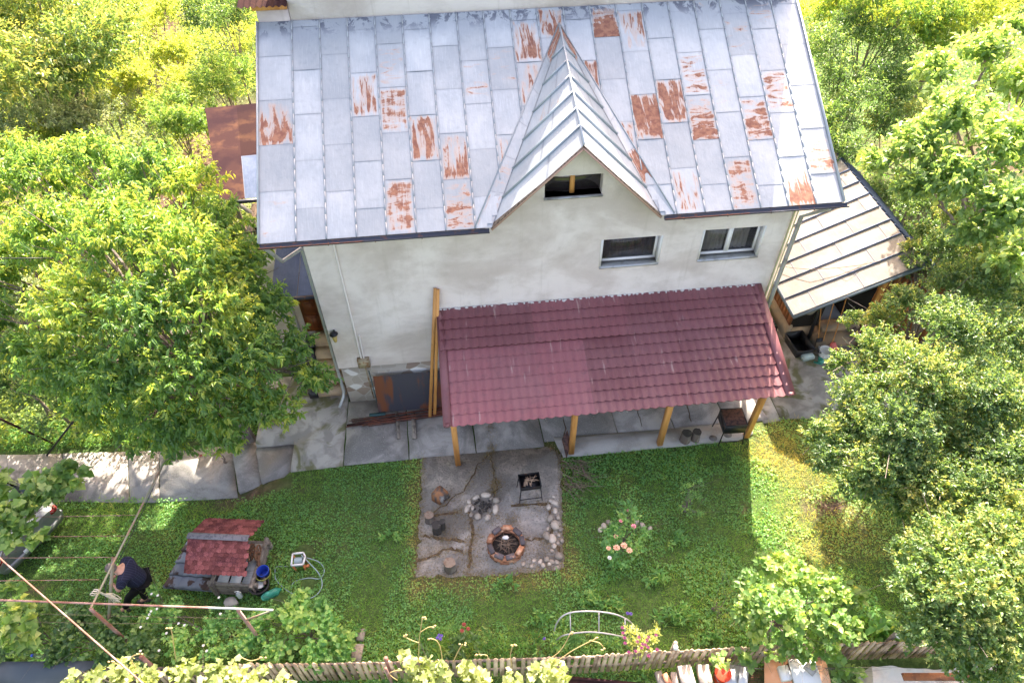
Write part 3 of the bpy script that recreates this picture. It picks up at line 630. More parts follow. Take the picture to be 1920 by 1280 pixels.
# dormer roof
def lerp(a, b, t): return a+(b-a)*t
dorm = MB(); at = {k: [] for k in ('pu', 'pv', 'rust', 'rs', 'low', 'seed', 'sv')}
def patch(a, b, c, d, n, m_, am=0, sty=0, tn=.5, sag=0, sd=.3, low=0):
    V = []
    for j in range(m_+1):
        for i in range(n+1):
            u, v = i/n, j/m_; p = lerp(lerp(a, b, u), lerp(d, c, u), v)+np.array((0, 0, sag*math.sin(math.pi*u))); V.append(p)
            at['pu'].append(u); at['pv'].append(v); at['rust'].append(am); at['rs'].append(sty); at['low'].append(low); at['seed'].append(sd); at['sv'].append(.5)
    dorm.add(V, [(j*(n+1)+i, j*(n+1)+i+1, (j+1)*(n+1)+i+1, (j+1)*(n+1)+i) for j in range(m_) for i in range(n)], tn)
ribs = MB()
NS = 7
for side, FT, VV in ((0, FL, VL), (1, FR, VR)):
    for k in range(NS):
        a0, a1 = k/NS, (k+1)/NS; r0_, r1_ = lerp(A, TP, a0), lerp(A, TP, a1); f0, f1 = lerp(FT, TP, a0), lerp(FT, TP, a1)
        h = .5 if k % 2 else .38
        for (q0, q1) in ((0, h), (h, 1)):
            if side == 0: patch(lerp(f0, r0_, 1-q1), lerp(f0, r0_, 1-q0), lerp(f1, r1_, 1-q0), lerp(f1, r1_, 1-q1), 4, 4, .12 if (k == 3) else 0, 0, R.uniform(.4, .7), 0, R.random())
            else: patch(lerp(r0_, f0, q0), lerp(r0_, f0, q1), lerp(r1_, f1, q1), lerp(r1_, f1, q0), 4, 4, .2 if k == 0 else 0, 0, R.uniform(.4, .7), 0, R.random())
        if k: ribs.beam(lerp(f0, r0_, .0)+np.array((0, 0, .025)), r0_+np.array((0, 0, .025)), .018, .05, t=.5)
    NG = 6; gr = [(.35 if side == 0 else 0), .3 if side == 0 else .95, 0, 0, 0, .85]
    for k in range(NG):
        a0, a1 = k/NG, (k+1)/NG
        v0, v1 = lerp(VV, TT, a0), lerp(VV, TT, a1); f0, f1 = lerp(FT, TP, a0), lerp(FT, TP, a1)
        e0 = np.array((0, 0, .01)); am = gr[k]
        if side == 0: patch(v0+e0, f0+e0, f1+e0, v1+e0, 4, 6, am, .7 if k == 1 else 0, R.uniform(.3, .6), -.012, R.random())
        else: patch(f0+e0, v0+e0, v1+e0, f1+e0, 4, 6, am, 0, R.uniform(.3, .6), -.012, R.random())
    ribs.beam(VV+np.array((0, 0, .012)), TT+np.array((0, 0, .012)), .02, .03, t=.3)
ribs.tube([A+np.array((0, -.01, .02)), lerp(A, TP, .5)+np.array((0, 0, .012)), TP+np.array((0, 0, .02)), TT+np.array((0, 0, .01))], .022, 6)
dorm.x = at; dr_ = dorm.build('dormer_roof', M['zinc'], house)
n0 = len(ribs.v); ribs.x = {'pu': [.12]*n0, 'pv': [.5]*n0, 'sv': [.5]*n0}; ribs.build('standing_seam', M['zinc'], dr_)
mb = MB()    # verge board and ragged mortar under the dormer edge
for FT in (FL, FR):
    mb.beam(A+np.array((0, .03, -.075)), FT+np.array((0, .03, -.045)), .03, .09, up=(0, 1, 0), t=.5)
    for i in range(40):
        q = lerp(A, FT, (i+R.random())/40.)+np.array((0, OV-.03-R.random()*.03, -.17)); mb.blob(q, (R.uniform(.02, .05), .03, R.uniform(.02, .045)), .3, 5, i, m=1)
mb.plate([A+np.array((0, 0, -.05)), FL+np.array((0, 0, -.03)), np.array((FL[0], .1, FL[2]-.03)), np.array((A[0], .1, A[2]-.05))], .03, m=1)
mb.plate([FR+np.array((0, 0, -.03)), A+np.array((0, 0, -.05)), np.array((A[0], .1, A[2]-.05)), np.array((FR[0], .1, FR[2]-.03))], .03, m=1)
mb.build('verge_board', [mat('pink_board', (.46, .30, .24), .8), mat('rough_mortar', (.30, .22, .17), .95, 0, [(20, (.12, .08, .06), .5, .6)])], dr_)
# upper block behind the roof
mb = MB(); mb.box((.02, YT+.03, 7.2), (10.93, 9.2, 9.36), .55); mb.build('upper_wall', M['plaster'], house)
mb = MB(); mb.box((XL+.02, YT+.02, 7.3), (.0, 7.5, 8.23), .5); mb.build('side_wall', M['plaster'], house)
mb = MB(); mb.beam((XL-.05, YT-.0, 8.29), (.0, YT-.0, 8.29), .04, .10, t=.6); mb.build('eave_board', M['woodorange'], house)
mb = MB()
V = []; nn_ = 40
for j, (y, z) in enumerate(((YT-.16, 8.36), (YT+4.6, 9.3))):
    for i in range(nn_+1): V.append((XL-.3+i*(1.0)/nn_, y, z+.02*math.sin(i*1.25)))
mb.add(V, [(i, i+1, nn_+2+i, nn_+1+i) for i in range(nn_)]); mb.build('corrugated_roof', M['rustplate'], house)
# windows
def window(x0, x1, z0, z1, kind):
    f = MB(); t_ = .055; y = .15
    f.box((x0, y, z0+.04), (x1, y+.06, z0+.04+t_)); f.box((x0, y, z1-t_), (x1, y+.06, z1)); f.box((x0, y, z0+.04+t_), (x0+t_, y+.06, z1-t_)); f.box((x1-t_, y, z0+.04+t_), (x1, y+.06, z1-t_))
    if kind == 'double': xm = (x0+x1)/2; f.box((xm-.05, y-.012, z0+.04+t_), (xm+.05, y+.055, z1-t_))
    wn = f.build('window', M['pvc'], house)
    q = MB(); q.box((x0+t_, y+.03, z0+.04+t_), (x1-t_, y+.036, z1-t_)); q.build('pane', M['glass_clear'], wn)
    q = MB(); V = []; n = 60
    zs = (z0+.08, z1-.03)
    for zz in zs:
        for i in range(n+1): V.append((x0+.02+(x1-x0-.04)*i/n, y+.12+.018*math.sin(i*1.3)+.01*math.sin(i*.37), zz))
    if kind == 'double': fs = [(i, i+1, n+2+i, n+1+i) for i in range(n) if not 26 < i < 31 and i < 53]
    else: fs = [(i, i+1, n+2+i, n+1+i) for i in range(n)]
    q.add(V, fs); q.build('curtain', M['curtain'] if kind == 'double' else M['curtain_dark'], wn)
    q = MB(); q.box((x0-.03, -.05, z0-.005), (x1+.03, y, z0+.028)); q.build('sill', M['downpipe'], wn)
    [MB().box(a, b).build('reveal', M['white'], wn) for a, b in (((x0-.04, -.014, z0+.03), (x0+.004, y-.002, z1-.003)), ((x1-.004, -.014, z0+.03), (x1+.04, y-.002, z1-.003)))]
gm_ = N('clear_glass'); gb = gm_.bsdf((.03, .03, .035), .04, 0, None, .8); tb = gm_.n('ShaderNodeBsdfTransparent'); gx_ = gm_.n('ShaderNodeMixShader'); gx_.inputs[0].default_value = .38
gm_.L(tb.outputs[0], gx_.inputs[1]); gm_.L(gb.outputs[0], gx_.inputs[2]); gm_.L(gx_.outputs[0], gm_.out.inputs[0]); M['glass_clear'] = gm_.m
window(*WIN[0], 'single'); window(*WIN[1], 'double')
f = MB(); f.box((AT[0]-.02, -.06, AT[2]-.03), (AT[1]+.02, .2, AT[2])); aw = f.build('attic_window', M['downpipe'], house)
f = MB(); f.box((5.42, .10, AT[2]), (5.51, .18, AT[3])); f.build('mullion', M['woodorange'], aw)
f = MB(); f.box((AT[0], .2, AT[2]), (AT[1], .206, AT[3])); f.build('pane', M['glass'], aw)
# pipes on the front
f = MB(); f.tube([(.62, -.03, 5.5), (.60, -.03, 1.7)], .022, 8); f.tube([(.68, -.03, 2.45), (.66, -.03, 1.7)], .02, 8); f.build('conduit', M['conduit'], house, True)
f = MB(); f.box((.50, -.11, 1.42), (.78, .0, 1.70)); f.box((.53, -.118, 1.45), (.75, -.11, 1.67), .9); f.tube([(.64, -.02, 1.42), (.66, -.02, .15)], .018, 6); f.build('junction_box', mat('old_box', (.34, .29, .20), .7, 0, [(9, (.22, .12, .05), .5, .65)]), house)
f = MB(); f.tube([(W_+.35, -.5, HE-.1), (W_+.05, -.12, HE-.55), (W_+.03, -.10, .4), (W_+.03, -.22, .18)], .05, 10); f.build('downpipe', M['downpipe'], house, True)
f = MB(); f.tube([(W_-.09, -.05, 5.2), (W_-.09, -.05, .3)], .02, 6); f.tube([(W_-.02, -.06, 5.2), (W_-.02, -.06, .3)], .014, 6); f.build('conduit', mat('yellowish_conduit', (.42, .42, .25), .5), house, True)
f = MB(); a_, b_2, c_ = P(507, 462, HE-.18), P(520, 493, HE-.6), P(563, 462, HE-1.0)
f.tube([(-.55, -.52, HE-.1), (-.38, -.35, HE-.55), (-.06, .08, HE-.6), (-.06, .10, 4.9), (-.06, .10, .40), (-.09, .02, .25), (-.2, -.2, .12)], .04, 10); f.build('downpipe', M['downpipe'], house, True)
# wall lantern
f = MB(); f.lathe((.14, -.10, 2.55), [(.015, .16), (.09, .10), (.10, .085), (.06, .075)], 12); f.box((.12, -.1, 2.62), (.16, .0, 2.68)); lt = f.build('wall_lantern', M['blacksteel'], house)
f = MB(); f.lathe((.14, -.10, 2.38), [(.02, 0), (.035, .02), (.06, .19)], 10); f.build('lantern_glass', mat('amber_glass', (.5, .38, .12), .2), lt)
# entrance on the left side: vestibule, door, canopy, steps
f = MB(); f.box((-1.75, 1.75, 1.0), (-.002, 5.0, 3.2)); f.build('vestibule_wall', M['plaster'], house)
f = MB(); f.box((-1.75, 1.7, -.4), (-.05, 5.0, 1.0)); f.build('vestibule_base', M['mosaic'], house)
f = MB(); f.box((-.98, 1.70, 1.02), (-.10, 1.75, 3.0)); fd = f.build('entrance_door', M['door'], house)
f = MB()
for x0, x1 in ((-.90, -.58), (-.50, -.18)):
    for z0, z1 in ((1.12, 1.6), (1.68, 2.1), (2.18, 2.9)): f.box((x0, 1.675, z0), (x1, 1.70, z1), .7); f.box((x0+.05, 1.66, z0+.05), (x1-.05, 1.675, z1-.05), .4)
f.build('door_panel', M['door'], fd); f = MB(); f.tube([(-.15, 1.69, 1.95), (-.15, 1.63, 1.95), (-.25, 1.63, 1.95)], .012, 6); f.build('handle', M['steel'], fd)
f = MB(); at2 = {k: [] for k in ('pu', 'pv', 'rust', 'rs', 'low', 'seed', 'sv')}
def sheet(mb, at, a, b, c, d, am=0, sty=0, tn=.5, sd=.5, n=4, m_=6, low=0, th=None):
    a, b, c, d = (np.array(q, float) for q in (a, b, c, d)); V = []
    for j in range(m_+1):
        for i in range(n+1):
            u, v = i/n, j/m_; V.append(lerp(lerp(a, b, u), lerp(d, c, u), v))
            at['pu'].append(u); at['pv'].append(v); at['rust'].append(am); at['rs'].append(sty); at['low'].append(low); at['seed'].append(sd); at['sv'].append(.5)
    mb.add(V, [(j*(n+1)+i, j*(n+1)+i+1, (j+1)*(n+1)+i+1, (j+1)*(n+1)+i) for j in range(m_) for i in range(n)], tn)
def padat(mb, at):
    n = len(mb.v)-len(at['pu'])
    for k in at: at[k] += [.5 if k in ('pu', 'pv', 'sv') else 0.]*n
cz_ = lambda y: 3.22+(y-.6)*.16
for x0, x1, tn in ((-1.22, -.62, .35), (-.62, -.02, .7)):
    for y0, y1 in ((.62, 1.55) if x1 > -.1 else (.62, 2.3), (1.55, 2.5) if x1 > -.1 else (2.3, 3.4)): sheet(f, at2, (x0+.004, y0, cz_(y0)), (x1-.004, y0, cz_(y0)), (x1-.004, y1, cz_(y1)), (x0+.004, y1, cz_(y1)), 0, 0, tn, .2)
f.x = at2; cb = f.build('entrance_canopy', M['blue_zinc'], house)
f = MB(); f.beam((-1.28, .60, 3.17), (-.03, .60, 3.17), .06, .07); f.build('canopy_gutter', M['gutter'], cb)
f = MB(); f.tube([(-1.0, .65, 3.12), (-1.02, .85, 2.9), (-1.1, 1.15, 2.75), (-1.15, 1.6, 2.3), (-1.15, 1.62, 1.0)], .045, 8); f.build('canopy_pipe', M['downpipe'], cb, True)
f = MB()
for i in range(5): f.box((-.78+.0*i, .30+i*.26, -.05), (-.06, .30+(i+1)*.26+(.15 if i == 4 else 0), .20*(i+1)), .7)
stp = f.build('entrance_steps', mat('tan_tiles', (.42, .31, .20), .8, 0, [(3, (.30, .22, .15), .45, .65)]), house)
f = MB(); 
for i in range(5): f.box((-1.0, .28+i*.26, -.05), (-.783, .28+(i+1)*.26, .20*(i+1)+.012)); 
f.build('step_side', M['blackp'], stp)
# rust coloured lean-to roof beside the house
lean = thing('lean_to_shelter', 'small rusty sheet metal shelter roof behind the left gable end', 'shelter', (-2.6, 4.4, -.4))
f = MB(); at3 = {k: [] for k in ('pu', 'pv', 'rust', 'rs', 'low', 'seed', 'sv')}
a, b, c, d = P(411, 377, 3.6), P(500, 369, 3.6), P(500, 192, 3.95), P(384, 203, 3.95)
m1, m2 = lerp(a, b, .54), lerp(d, c, .51)
cells = [((a, m1), (d, m2), 0, .56, 0, 'r1'), ((a, m1), (d, m2), .56, 1, 0, 'r2'), ((m1, b), (m2, c), 0, .42, 0, 'z'), ((m1, b), (m2, c), .42, 1, 0, 'r3')]
fz = MB(); atz = {k: [] for k in at3}
for (p0, p1), (q0, q1), t0, t1, am, kd in cells:
    args = (lerp(p0, q0, t0), lerp(p1, q1, t0), lerp(p1, q1, t1), lerp(p0, q0, t1))
    if kd == 'z': sheet(fz, atz, *args, 0, 0, .5, .2)
    else: sheet(f, at3, *args, 0, 0, {'r1': .65, 'r2': .6, 'r3': .3}[kd], .2)
rl = f.build('roof_sheet', M['rustplate'], lean); fz.x = atz; fz.build('roof_sheet', M['blue_zinc'], lean)
f = MB(); f.beam(a+(0, -.04, -.05), b+(0, -.04, -.05), .07, .08); f.build('gutter', M['gutter'], lean)
f = MB(); f.tube([a+(.45, 0, -.12), a+(.6, .15, -.5), a+(.62, .2, -1.0)], .06, 8, t=.5); f.tube([a+(.62, .2, -1.0), (a[0]+.62, a[1]+.2, -.4)], .055, 8, m=1); f.build('downpipe', [M['downpipe'], M['rustplate']], lean, True)
f = MB(); [MB().beam((x, y, -.45), (x, y, 3.6), .1).build('post', M['woodgrey'], lean) for x, y in ((a[0]+.25, a[1]+.3), (d[0]+.3, d[1]-.3))]
# weathered wooden railing of the side landing
land = thing('wooden_landing', 'weathered grey wooden landing with plank railing under the left eave', 'landing', (-1.9, 3, -.4))
f = MB(); q0, q1 = P(462, 462, 3.0), P(478, 385, 3.0)
f.beam(q0, q1, .12, .14, t=.6); f.beam(q0+(.25, .1, -.1), q1+(.25, 0, -.1), .10, .05, t=.4); f.beam(q0, q0+(1.4, .02, 0), .10, .14, t=.5); f.beam(q0-(0, 0, .02), q0-(0, 0, 1.1), .12, t=.4); f.beam(q1, q1-(0, 0, 1.2), .1, t=.4)
f.beam(q0-(0, 0, .45), q0+(1.3, 0, -.45), .06, .12, t=.3); f.beam(q0-(0, 0, .85), q0+(1.3, 0, -.85), .06, .12, t=.3); f.build('railing', M['woodgrey'], land)
f = MB(); [f.box((q0[0], q0[1]+.1+i*.24, 1.86), (q0[0]+1.3, q0[1]+.31+i*.24, 1.9), R.uniform(.6, 1)) for i in range(8)]; f.build('deck', mat('pale_boards', (.5, .42, .38), .9), land)
f = MB(); [MB().beam((q0[0]+x, q0[1]+y, -.45), (q0[0]+x, q0[1]+y, 1.86), .12).build('post', M['woodgrey'], land) for x, y in ((.08, .12), (.08, 1.9), (1.2, .12))]
# ------------------------------------------------------------------ patio canopy
can = thing('patio_canopy', 'lean-to canopy of burgundy metal tiles on four orange timber posts', 'canopy', (6.2, -1.3, 0))
px0, px1, PD, ZP, ZE = 2.545, 9.945, 2.648, 3.02, 2.218
PS_ = (ZP-ZE)/PD; plen = math.hypot(PD, ZP-ZE)
mb = MB(); nw = 40; rows = 11; sub = 6; rs_ = 5
def pp3(x, s, h): c, q = PD/plen, (ZP-ZE)/plen; return (x, -PD+s*c-h*q, ZE+s*q+h*c)
skew = lambda x, s: x+(1-s/plen)*0.0
xr = px1; W8 = (px1-px0)
sheets = 7
for r_i in range(rows):
    s0, s1 = r_i*plen/rows, (r_i+1)*plen/rows; upper = r_i >= 7
    V = []; T = []
    for j in range(rs_+1):
        v = j/rs_; s = s0+(s1-s0)*v-(.01 if j == 0 else 0)
        for i in range(nw*sub+1):
            x = px0+W8*i/(nw*sub); ph = 2*math.pi*i/sub
            h = .034*abs(math.cos(ph/2))**1.2+((.018 if (x < px0+W8*3/7 and not upper) else .036)*(1-v)**1.0)+(.03 if upper else 0)
            V.append(pp3(x, s-.045*abs(math.cos(ph/2))*(1-v), h))
    n = nw*sub+1
    for k in range(sheets):
        i0, i1 = int(k*nw*sub/sheets), int((k+1)*nw*sub/sheets)
        tt = [.62, .5, .68, .35, .3, .36, .33][k] if not upper else [.38, .32, .66, .60, .34, .48, .42][k]
        if not upper and k >= 3: tt = [0, 0, 0, .30, .36, .26, .38][k]
        if not upper and k < 3: tt = [.86, .74, .84][k]
        Vs = []
        for j in range(rs_+1): Vs += V[j*n+i0:j*n+i1+1]
        m = i1-i0+1
        mb.add(Vs, [(j*m+i, j*m+i+1, (j+1)*m+i+1, (j+1)*m+i) for j in range(rs_) for i in range(m-1)]
               + [], tt)
        # lip under each row
        lipV = []
        for i in range(i0, i1+1):
            p = V[i]; q = pp3(px0+W8*i/(nw*sub), s0-.004, .012*abs(math.cos(math.pi*i/sub))+(.02 if upper else 0)); lipV.append(p); 
        lipV += [pp3(px0+W8*i/(nw*sub), s0-.006-.045*abs(math.cos(math.pi*i/sub)), .034*abs(math.cos(math.pi*i/sub))**1.2-.004+(.03 if upper and r_i > 7 else 0)) for i in range(i0, i1+1)]
        mb.add(lipV, [(i, m+i, m+i+1, i+1) for i in range(m-1)], .45 if (k < 3 and not upper) else .02)
mb.build('tiled_roof', M['tile'], can)
for x, wd, tn in ((px0+.04, .17, .3), (px1+.02, .20, .55)):
    mb = MB(); mb.beam(pp3(x, -.03, .045), pp3(x, plen, .045), wd, .035, up=(0, 0, 1), t=tn); mb.beam(pp3(x-(.07 if x < 5 else -.09), -.02, .0), pp3(x-(.07 if x < 5 else -.09), plen, .0), .02, .12, t=tn); mb.beam(pp3(x, -.05, .04), pp3(x, .03, .04), wd*.5, .06, t=.05)
    mb.build('roof_edge_trim', M['tile'], can)
mb = MB()
for i in range(90):
    x = px0+W8*(i+R.random())/90; mb.blob((x, -.015-R.random()*.02, ZP+.03+R.random()*.02), (R.uniform(.02, .06), .035, R.uniform(.01, .025)), .3, 5, i)
mb.build('mortar_seam', mat('pale_mortar', (.6, .59, .58), .9), can)
mb = MB(); mb.beam((px0+.05, -2.22, ZE+.02), (px1-.05, -2.22, ZE+.02), .12, .14); mb.build('beam', M['woodorange'], can)
mb = MB(); [mb.beam(pp3(x, .25, -.06), pp3(x, plen-.03, -.06), .07, .10) for x in np.linspace(px0+.2, px1-.2, 9)]; mb.build('rafters', M['woodorange'], can)
for x, z0 in ((2.686, 0), (5.399, .02), (7.564, .02), (9.724, .02)):
    mb = MB(); mb.beam((x, -2.12, z0-.02), (x, -2.18, ZE-.05), .125, bev=.1); mb.build('post', M['woodorange'], can)
# ------------------------------------------------------------------ shed
shed = thing('shed', 'low wooden shed with a seamed grey sheet roof and open dark front', 'shed', (13.5, 1.5, 0))
RX, RZ, EX, EZ, Y0, Y1 = 13.92, 3.35, 11.15, 1.98, -.08, 5.6
mb = MB(); at = {k: [] for k in ('pu', 'pv', 'rust', 'rs', 'low', 'seed', 'sv')}; rb = MB()
ny_ = 10
for i in range(ny_):
    y0, y1 = Y0+(Y1-Y0)*i/ny_, Y0+(Y1-Y0)*(i+1)/ny_; cuts = [0, .33, .72, 1] if i % 2 else [0, .18, .55, .9, 1]
    for a0, a1 in zip(cuts, cuts[1:]):
        f3 = lambda u, y, h=0: (EX+(RX-EX)*u, y, EZ+(RZ-EZ)*u+h)
        sheet(mb, at, f3(a0, y0+.003, .008), f3(a1, y0+.003), f3(a1, y1-.003), f3(a0, y1-.003, .008), 0, 0, R.uniform(.35, .7), R.random(), 4, 4)
    if i: rb.beam((EX, y0, EZ+.02), (RX, y0, RZ+.02), .016, .045, t=.9)
    sheet(mb, at, (RX, y0, RZ), (RX+1.6, y0, RZ-1.35), (RX+1.6, y1, RZ-1.35), (RX, y1, RZ), 0, 0, .4, .3)
mb.x = at; sr = mb.build('roof', M['shed_zinc'], shed)
for i in range(24):
    y = Y0+.1+i*.235; rb.beam((RX+.03, y, RZ+.0), (RX+1.6, y, RZ-1.32), .03, .04, t=.3)
n0 = len(rb.v); rb.x = {'pu': [.1]*n0, 'pv': [.5]*n0}; rb.build('standing_seam', M['blue_zinc'], sr)
mb = MB(); mb.beam((EX-.02, Y0-.02, EZ-.04), (RX, Y0-.02, RZ-.04), .03, .12, up=(0, 1, 0)); mb.beam((RX, Y0-.02, RZ-.04), (RX+1.6, Y0-.02, RZ-1.39), .03, .12, up=(0, 1, 0)); mb.beam((EX-.01, Y0, EZ-.03), (EX-.01, Y1, EZ-.03), .03, .07)
mb.build('fascia', mat('slate_blue_trim', (.15, .19, .22), .5), sr)
mb = MB()
for i in range(26):
    y = .98+i*.17; mb.box((11.90+.003*(i % 2), y, .48), (11.94, y+.165, 2.2), R.uniform(.3, .8))
mb.build('side_wall', M['woodplank'], shed)
mb = MB(); mb.box((11.86, .94, -.1), (12.0, 5.5, .48)); mb.box((12.0, .94, -.1), (12.55, 1.06, .38)); mb.box((12.6, .5, -.1), (14.1, 1.2, .16), .3); mb.box((12.9, .9, .16), (13.95, 1.25, .30), .5); mb.build('plinth', mat('ochre_plinth', (.42, .30, .19), .9, 0, [(3, (.30, .24, .18), .45, .65)]), shed)
mb = MB(); mb.box((12.0, 1.25, .12), (15.3, 5.4, .20)); mb.build('floor_slab', mat('grey_floor', (.26, .27, .30), .9), shed)
mb = MB(); mb.box((11.94, 5.4, .2), (15.4, 5.5, 2.2)); mb.box((15.3, 1.1, .0), (15.4, 5.4, 2.0)); mb.build('back_wall', M['woodgrey'], shed)
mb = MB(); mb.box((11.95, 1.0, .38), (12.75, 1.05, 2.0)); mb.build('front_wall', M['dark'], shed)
mb = MB()
for i in range(9): mb.beam((14.18+i*.14, 1.0-.10*i, .0), (14.25+i*.14, 1.05-.10*i, 2.1), .135, .03, up=(1, 1, 0), t=R.uniform(.3, .8))
dd = mb.build('plank_door', M['woodplank'], shed)
mb = MB(); mb.beam((14.1, 1.02, 0), (14.15, 1.04, 2.5), .12); mb.build('post', M['woodorange'], shed); mb = MB(); mb.beam((12.2, .2, 2.25), (13.9, .2, 3.1), .08, .1); mb.build('rafter', M['woodorange'], shed)
# things by the shed
def pg(px, py): return P(px, py, 0.)
q = pg(1437, 650); 
t = thing('bottle_crate', 'black plastic crate full of bottles under the white bucket by the shed', 'crate', (11.50, 1.35, 0)); mb = MB()
for a, b in (((11.3, 1.15), (11.72, 1.17)), ((11.3, 1.53), (11.72, 1.55)), ((11.3, 1.17), (11.32, 1.53)), ((11.70, 1.17), (11.72, 1.53))): mb.box((a[0], a[1], 0), (b[0], b[1], .05)); mb.box((a[0], a[1], .20), (b[0], b[1], .27))
for a in ((11.3, 1.15), (11.69, 1.15), (11.3, 1.52), (11.69, 1.52)): mb.box((a[0], a[1], .05), (a[0]+.03, a[1]+.03, .2))
mb.box((11.32, 1.17, .0), (11.7, 1.53, .01)); mb.build('crate_frame', M['blackp'], t)
mb = MB()
for i in range(5):
    for j in range(4): mb.lathe((11.36+i*.078, 1.22+j*.087, .012), [(.033, 0), (.033, .17), (.013, .22), (.013, .285)], 8, t=R.random(), m=(i+j) % 2)
mb.build('bottles', [mat('green_glass', (.04, .09, .05), .15, tone=.6), mat('pale_caps', (.6, .55, .5), .4, tone=.8)], t)
mb = MB(); q = (11.42, 1.95, 0); mb.lathe(q, [(.12, 0), (.145, .33), (.15, .33), (.15, .35), (.135, .35), (.11, .02)], 20); one('bucket', mb, M['enamel'], 'white plastic bucket standing beside the bottle crate left of the shed', 'bucket', loc=q)
mb = MB(); q = (11.25, 2.5, 0); mb.lathe(q, [(.13, 0), (.17, .28), (.155, .28), (.12, .02)], 16); one('flower_pot', mb, M['terracotta'], 'reddish clay pot behind the white bucket by the shed', 'pot', loc=q)
mb = MB(); q = (12.28, .92, .95)
V0 = [(.03, .62), (.04, .56), (.10, .5), (.17, .36), (.19, .18), (.12, .03), (.02, 0)]; mb.lathe(q, V0[::-1], 12, sy=.7); mb.tube([(12.28, .92, 1.53), (12.30, .95, 1.95)], .012, 5); mb.tube([(12.25, .86, 1.5), (12.33, .84, 1.42), (12.27, .82, 1.34)], .012, 5)
one('sack', mb, M['sack'], 'stuffed grey sack hanging under the shed eave', 'sack', loc=q, smooth=True)
mb = MB(); mb.tube([(12.52, .82, .02), (12.55, .95, .9), (12.52, 1.0, 1.4)], .045, 8); one('stove_pipe', mb, M['blackp'], 'black pipe leaning against the shed front beside the brooms', 'pipe')
for nm, lab, b, tp, kind in (('broom', 'pink bristled broom leaning on the shed step', (13.02, .48, .12), (13.25, 1.05, 1.45), 'b'), ('dustpan', 'long handled white dustpan leaning next to the pink broom', (12.82, .60, .12), (12.95, 1.1, 1.5), 'd'), ('shovel', 'wood handled shovel leaning left of the dustpan by the shed', (12.68, .55, .04), (12.55, 1.08, 1.45), 's')):
    t = thing(nm, lab, nm, b); mb = MB(); mb.tube([b, tp], .014, 8); mb.build('handle', M['woodorange'], t, True); mb = MB()
    x, y, z = b
    if kind == 'b': mb.add([(x-.05, y, .22), (x+.05, y, .22), (x+.17, y-.1, .03), (x-.17, y-.1, .03), (x-.05, y-.05, .22), (x+.05, y-.05, .22), (x+.17, y-.2, .02), (x-.17, y-.2, .02)], [(0, 1, 2, 3), (7, 6, 5, 4), (0, 4, 5, 1), (1, 5, 6, 2), (2, 6, 7, 3), (3, 7, 4, 0)]); mb.build('bristles', M['pinkp'], t)
    elif kind == 'd': mb.box((x-.14, y-.2, .02), (x+.14, y+.02, .035)); mb.box((x-.14, y, .02), (x+.14, y+.02, .14)); mb.box((x-.15, y-.18, .02), (x-.135, y+.02, .09)); mb.box((x+.135, y-.18, .02), (x+.15, y+.02, .09)); mb.build('pan', M['white'], t)
    else: mb.plate([(x-.1, y-.02, .0), (x+.1, y-.02, .0), (x+.09, y+.05, .28), (x-.09, y+.05, .28)], .012); mb.build('blade', M['blacksteel'], t)
def tub(c, w, l, h, m, lab, nm='tub', rz=.1):
    mb = MB(); x, y, z = c
    for k, (e, z0, z1) in enumerate(((0, 0, .015),)): mb.box((x-w/2, y-l/2, z), (x+w/2, y+l/2, z+.015))
    for s in (-1, 1):
        mb.plate([(x+s*w/2, y-l/2, z), (x+s*w/2, y+l/2, z), (x+s*(w/2+.04), y+l/2+.04, z+h), (x+s*(w/2+.04), y-l/2-.04, z+h)][::s], .015)
        mb.plate([(x-w/2, y+s*l/2, z), (x+w/2, y+s*l/2, z), (x+w/2+.04, y+s*(l/2+.04), z+h), (x-w/2-.04, y+s*(l/2+.04), z+h)][::-s], .015)
        mb.beam((x-w/2-.05, y+s*(l/2+.045), z+h), (x+w/2+.05, y+s*(l/2+.045), z+h), .03, .02); mb.beam((x+s*(w/2+.045), y-l/2-.05, z+h), (x+s*(w/2+.045), y+l/2+.05, z+h), .03, .02)
    mb.rot(rz, (x, y)); return one(nm, mb, m, lab, nm, loc=c)
tub((12.1, .55, 0), .42, .62, .28, M['blackp'], 'black rectangular plastic tub on the concrete by the shed corner')
mb = MB(); mb.box((12.05, .08, 0), (12.38, .3, .1)); mb.box((12.08, .1, .1), (12.36, .28, .13), .9); mb.rot(.2, (12.2, .2)); one('plastic_box', mb, mat('mint_plastic', (.42, .50, .48), .5), 'small mint grey plastic box in front of the black tub', 'box')
mb = MB(); mb.box((12.5, .0, 0), (12.66, .28, .02)); mb.box((12.4, -.08, 0), (12.62, -.02, .02)); mb.rot(-.5, (12.5, .1)); one('tile_scrap', mb, M['greenp'], 'scraps of greenish plastic lying beside the enamel pot', 'scraps')
t = thing('enamel_pot', 'white enamel cooking pot with red pattern and two handles by the shed', 'pot', (12.72, .22, 0)); mb = MB(); mb.lathe((12.72, .22, 0), [(.13, 0), (.16, .03), (.165, .2), (.175, .205), (.175, .215), (.155, .21), (.15, .10), (.0, .10)], 24); mb.build('pot_body', M['enamel'], t, True)
[MB().tube([(12.72+s*.16, .17, .17), (12.72+s*.22, .19, .18), (12.72+s*.22, .25, .18), (12.72+s*.16, .27, .17)], .012, 6).build('handle', M['blackp'], t) for s in (-1, 1)]
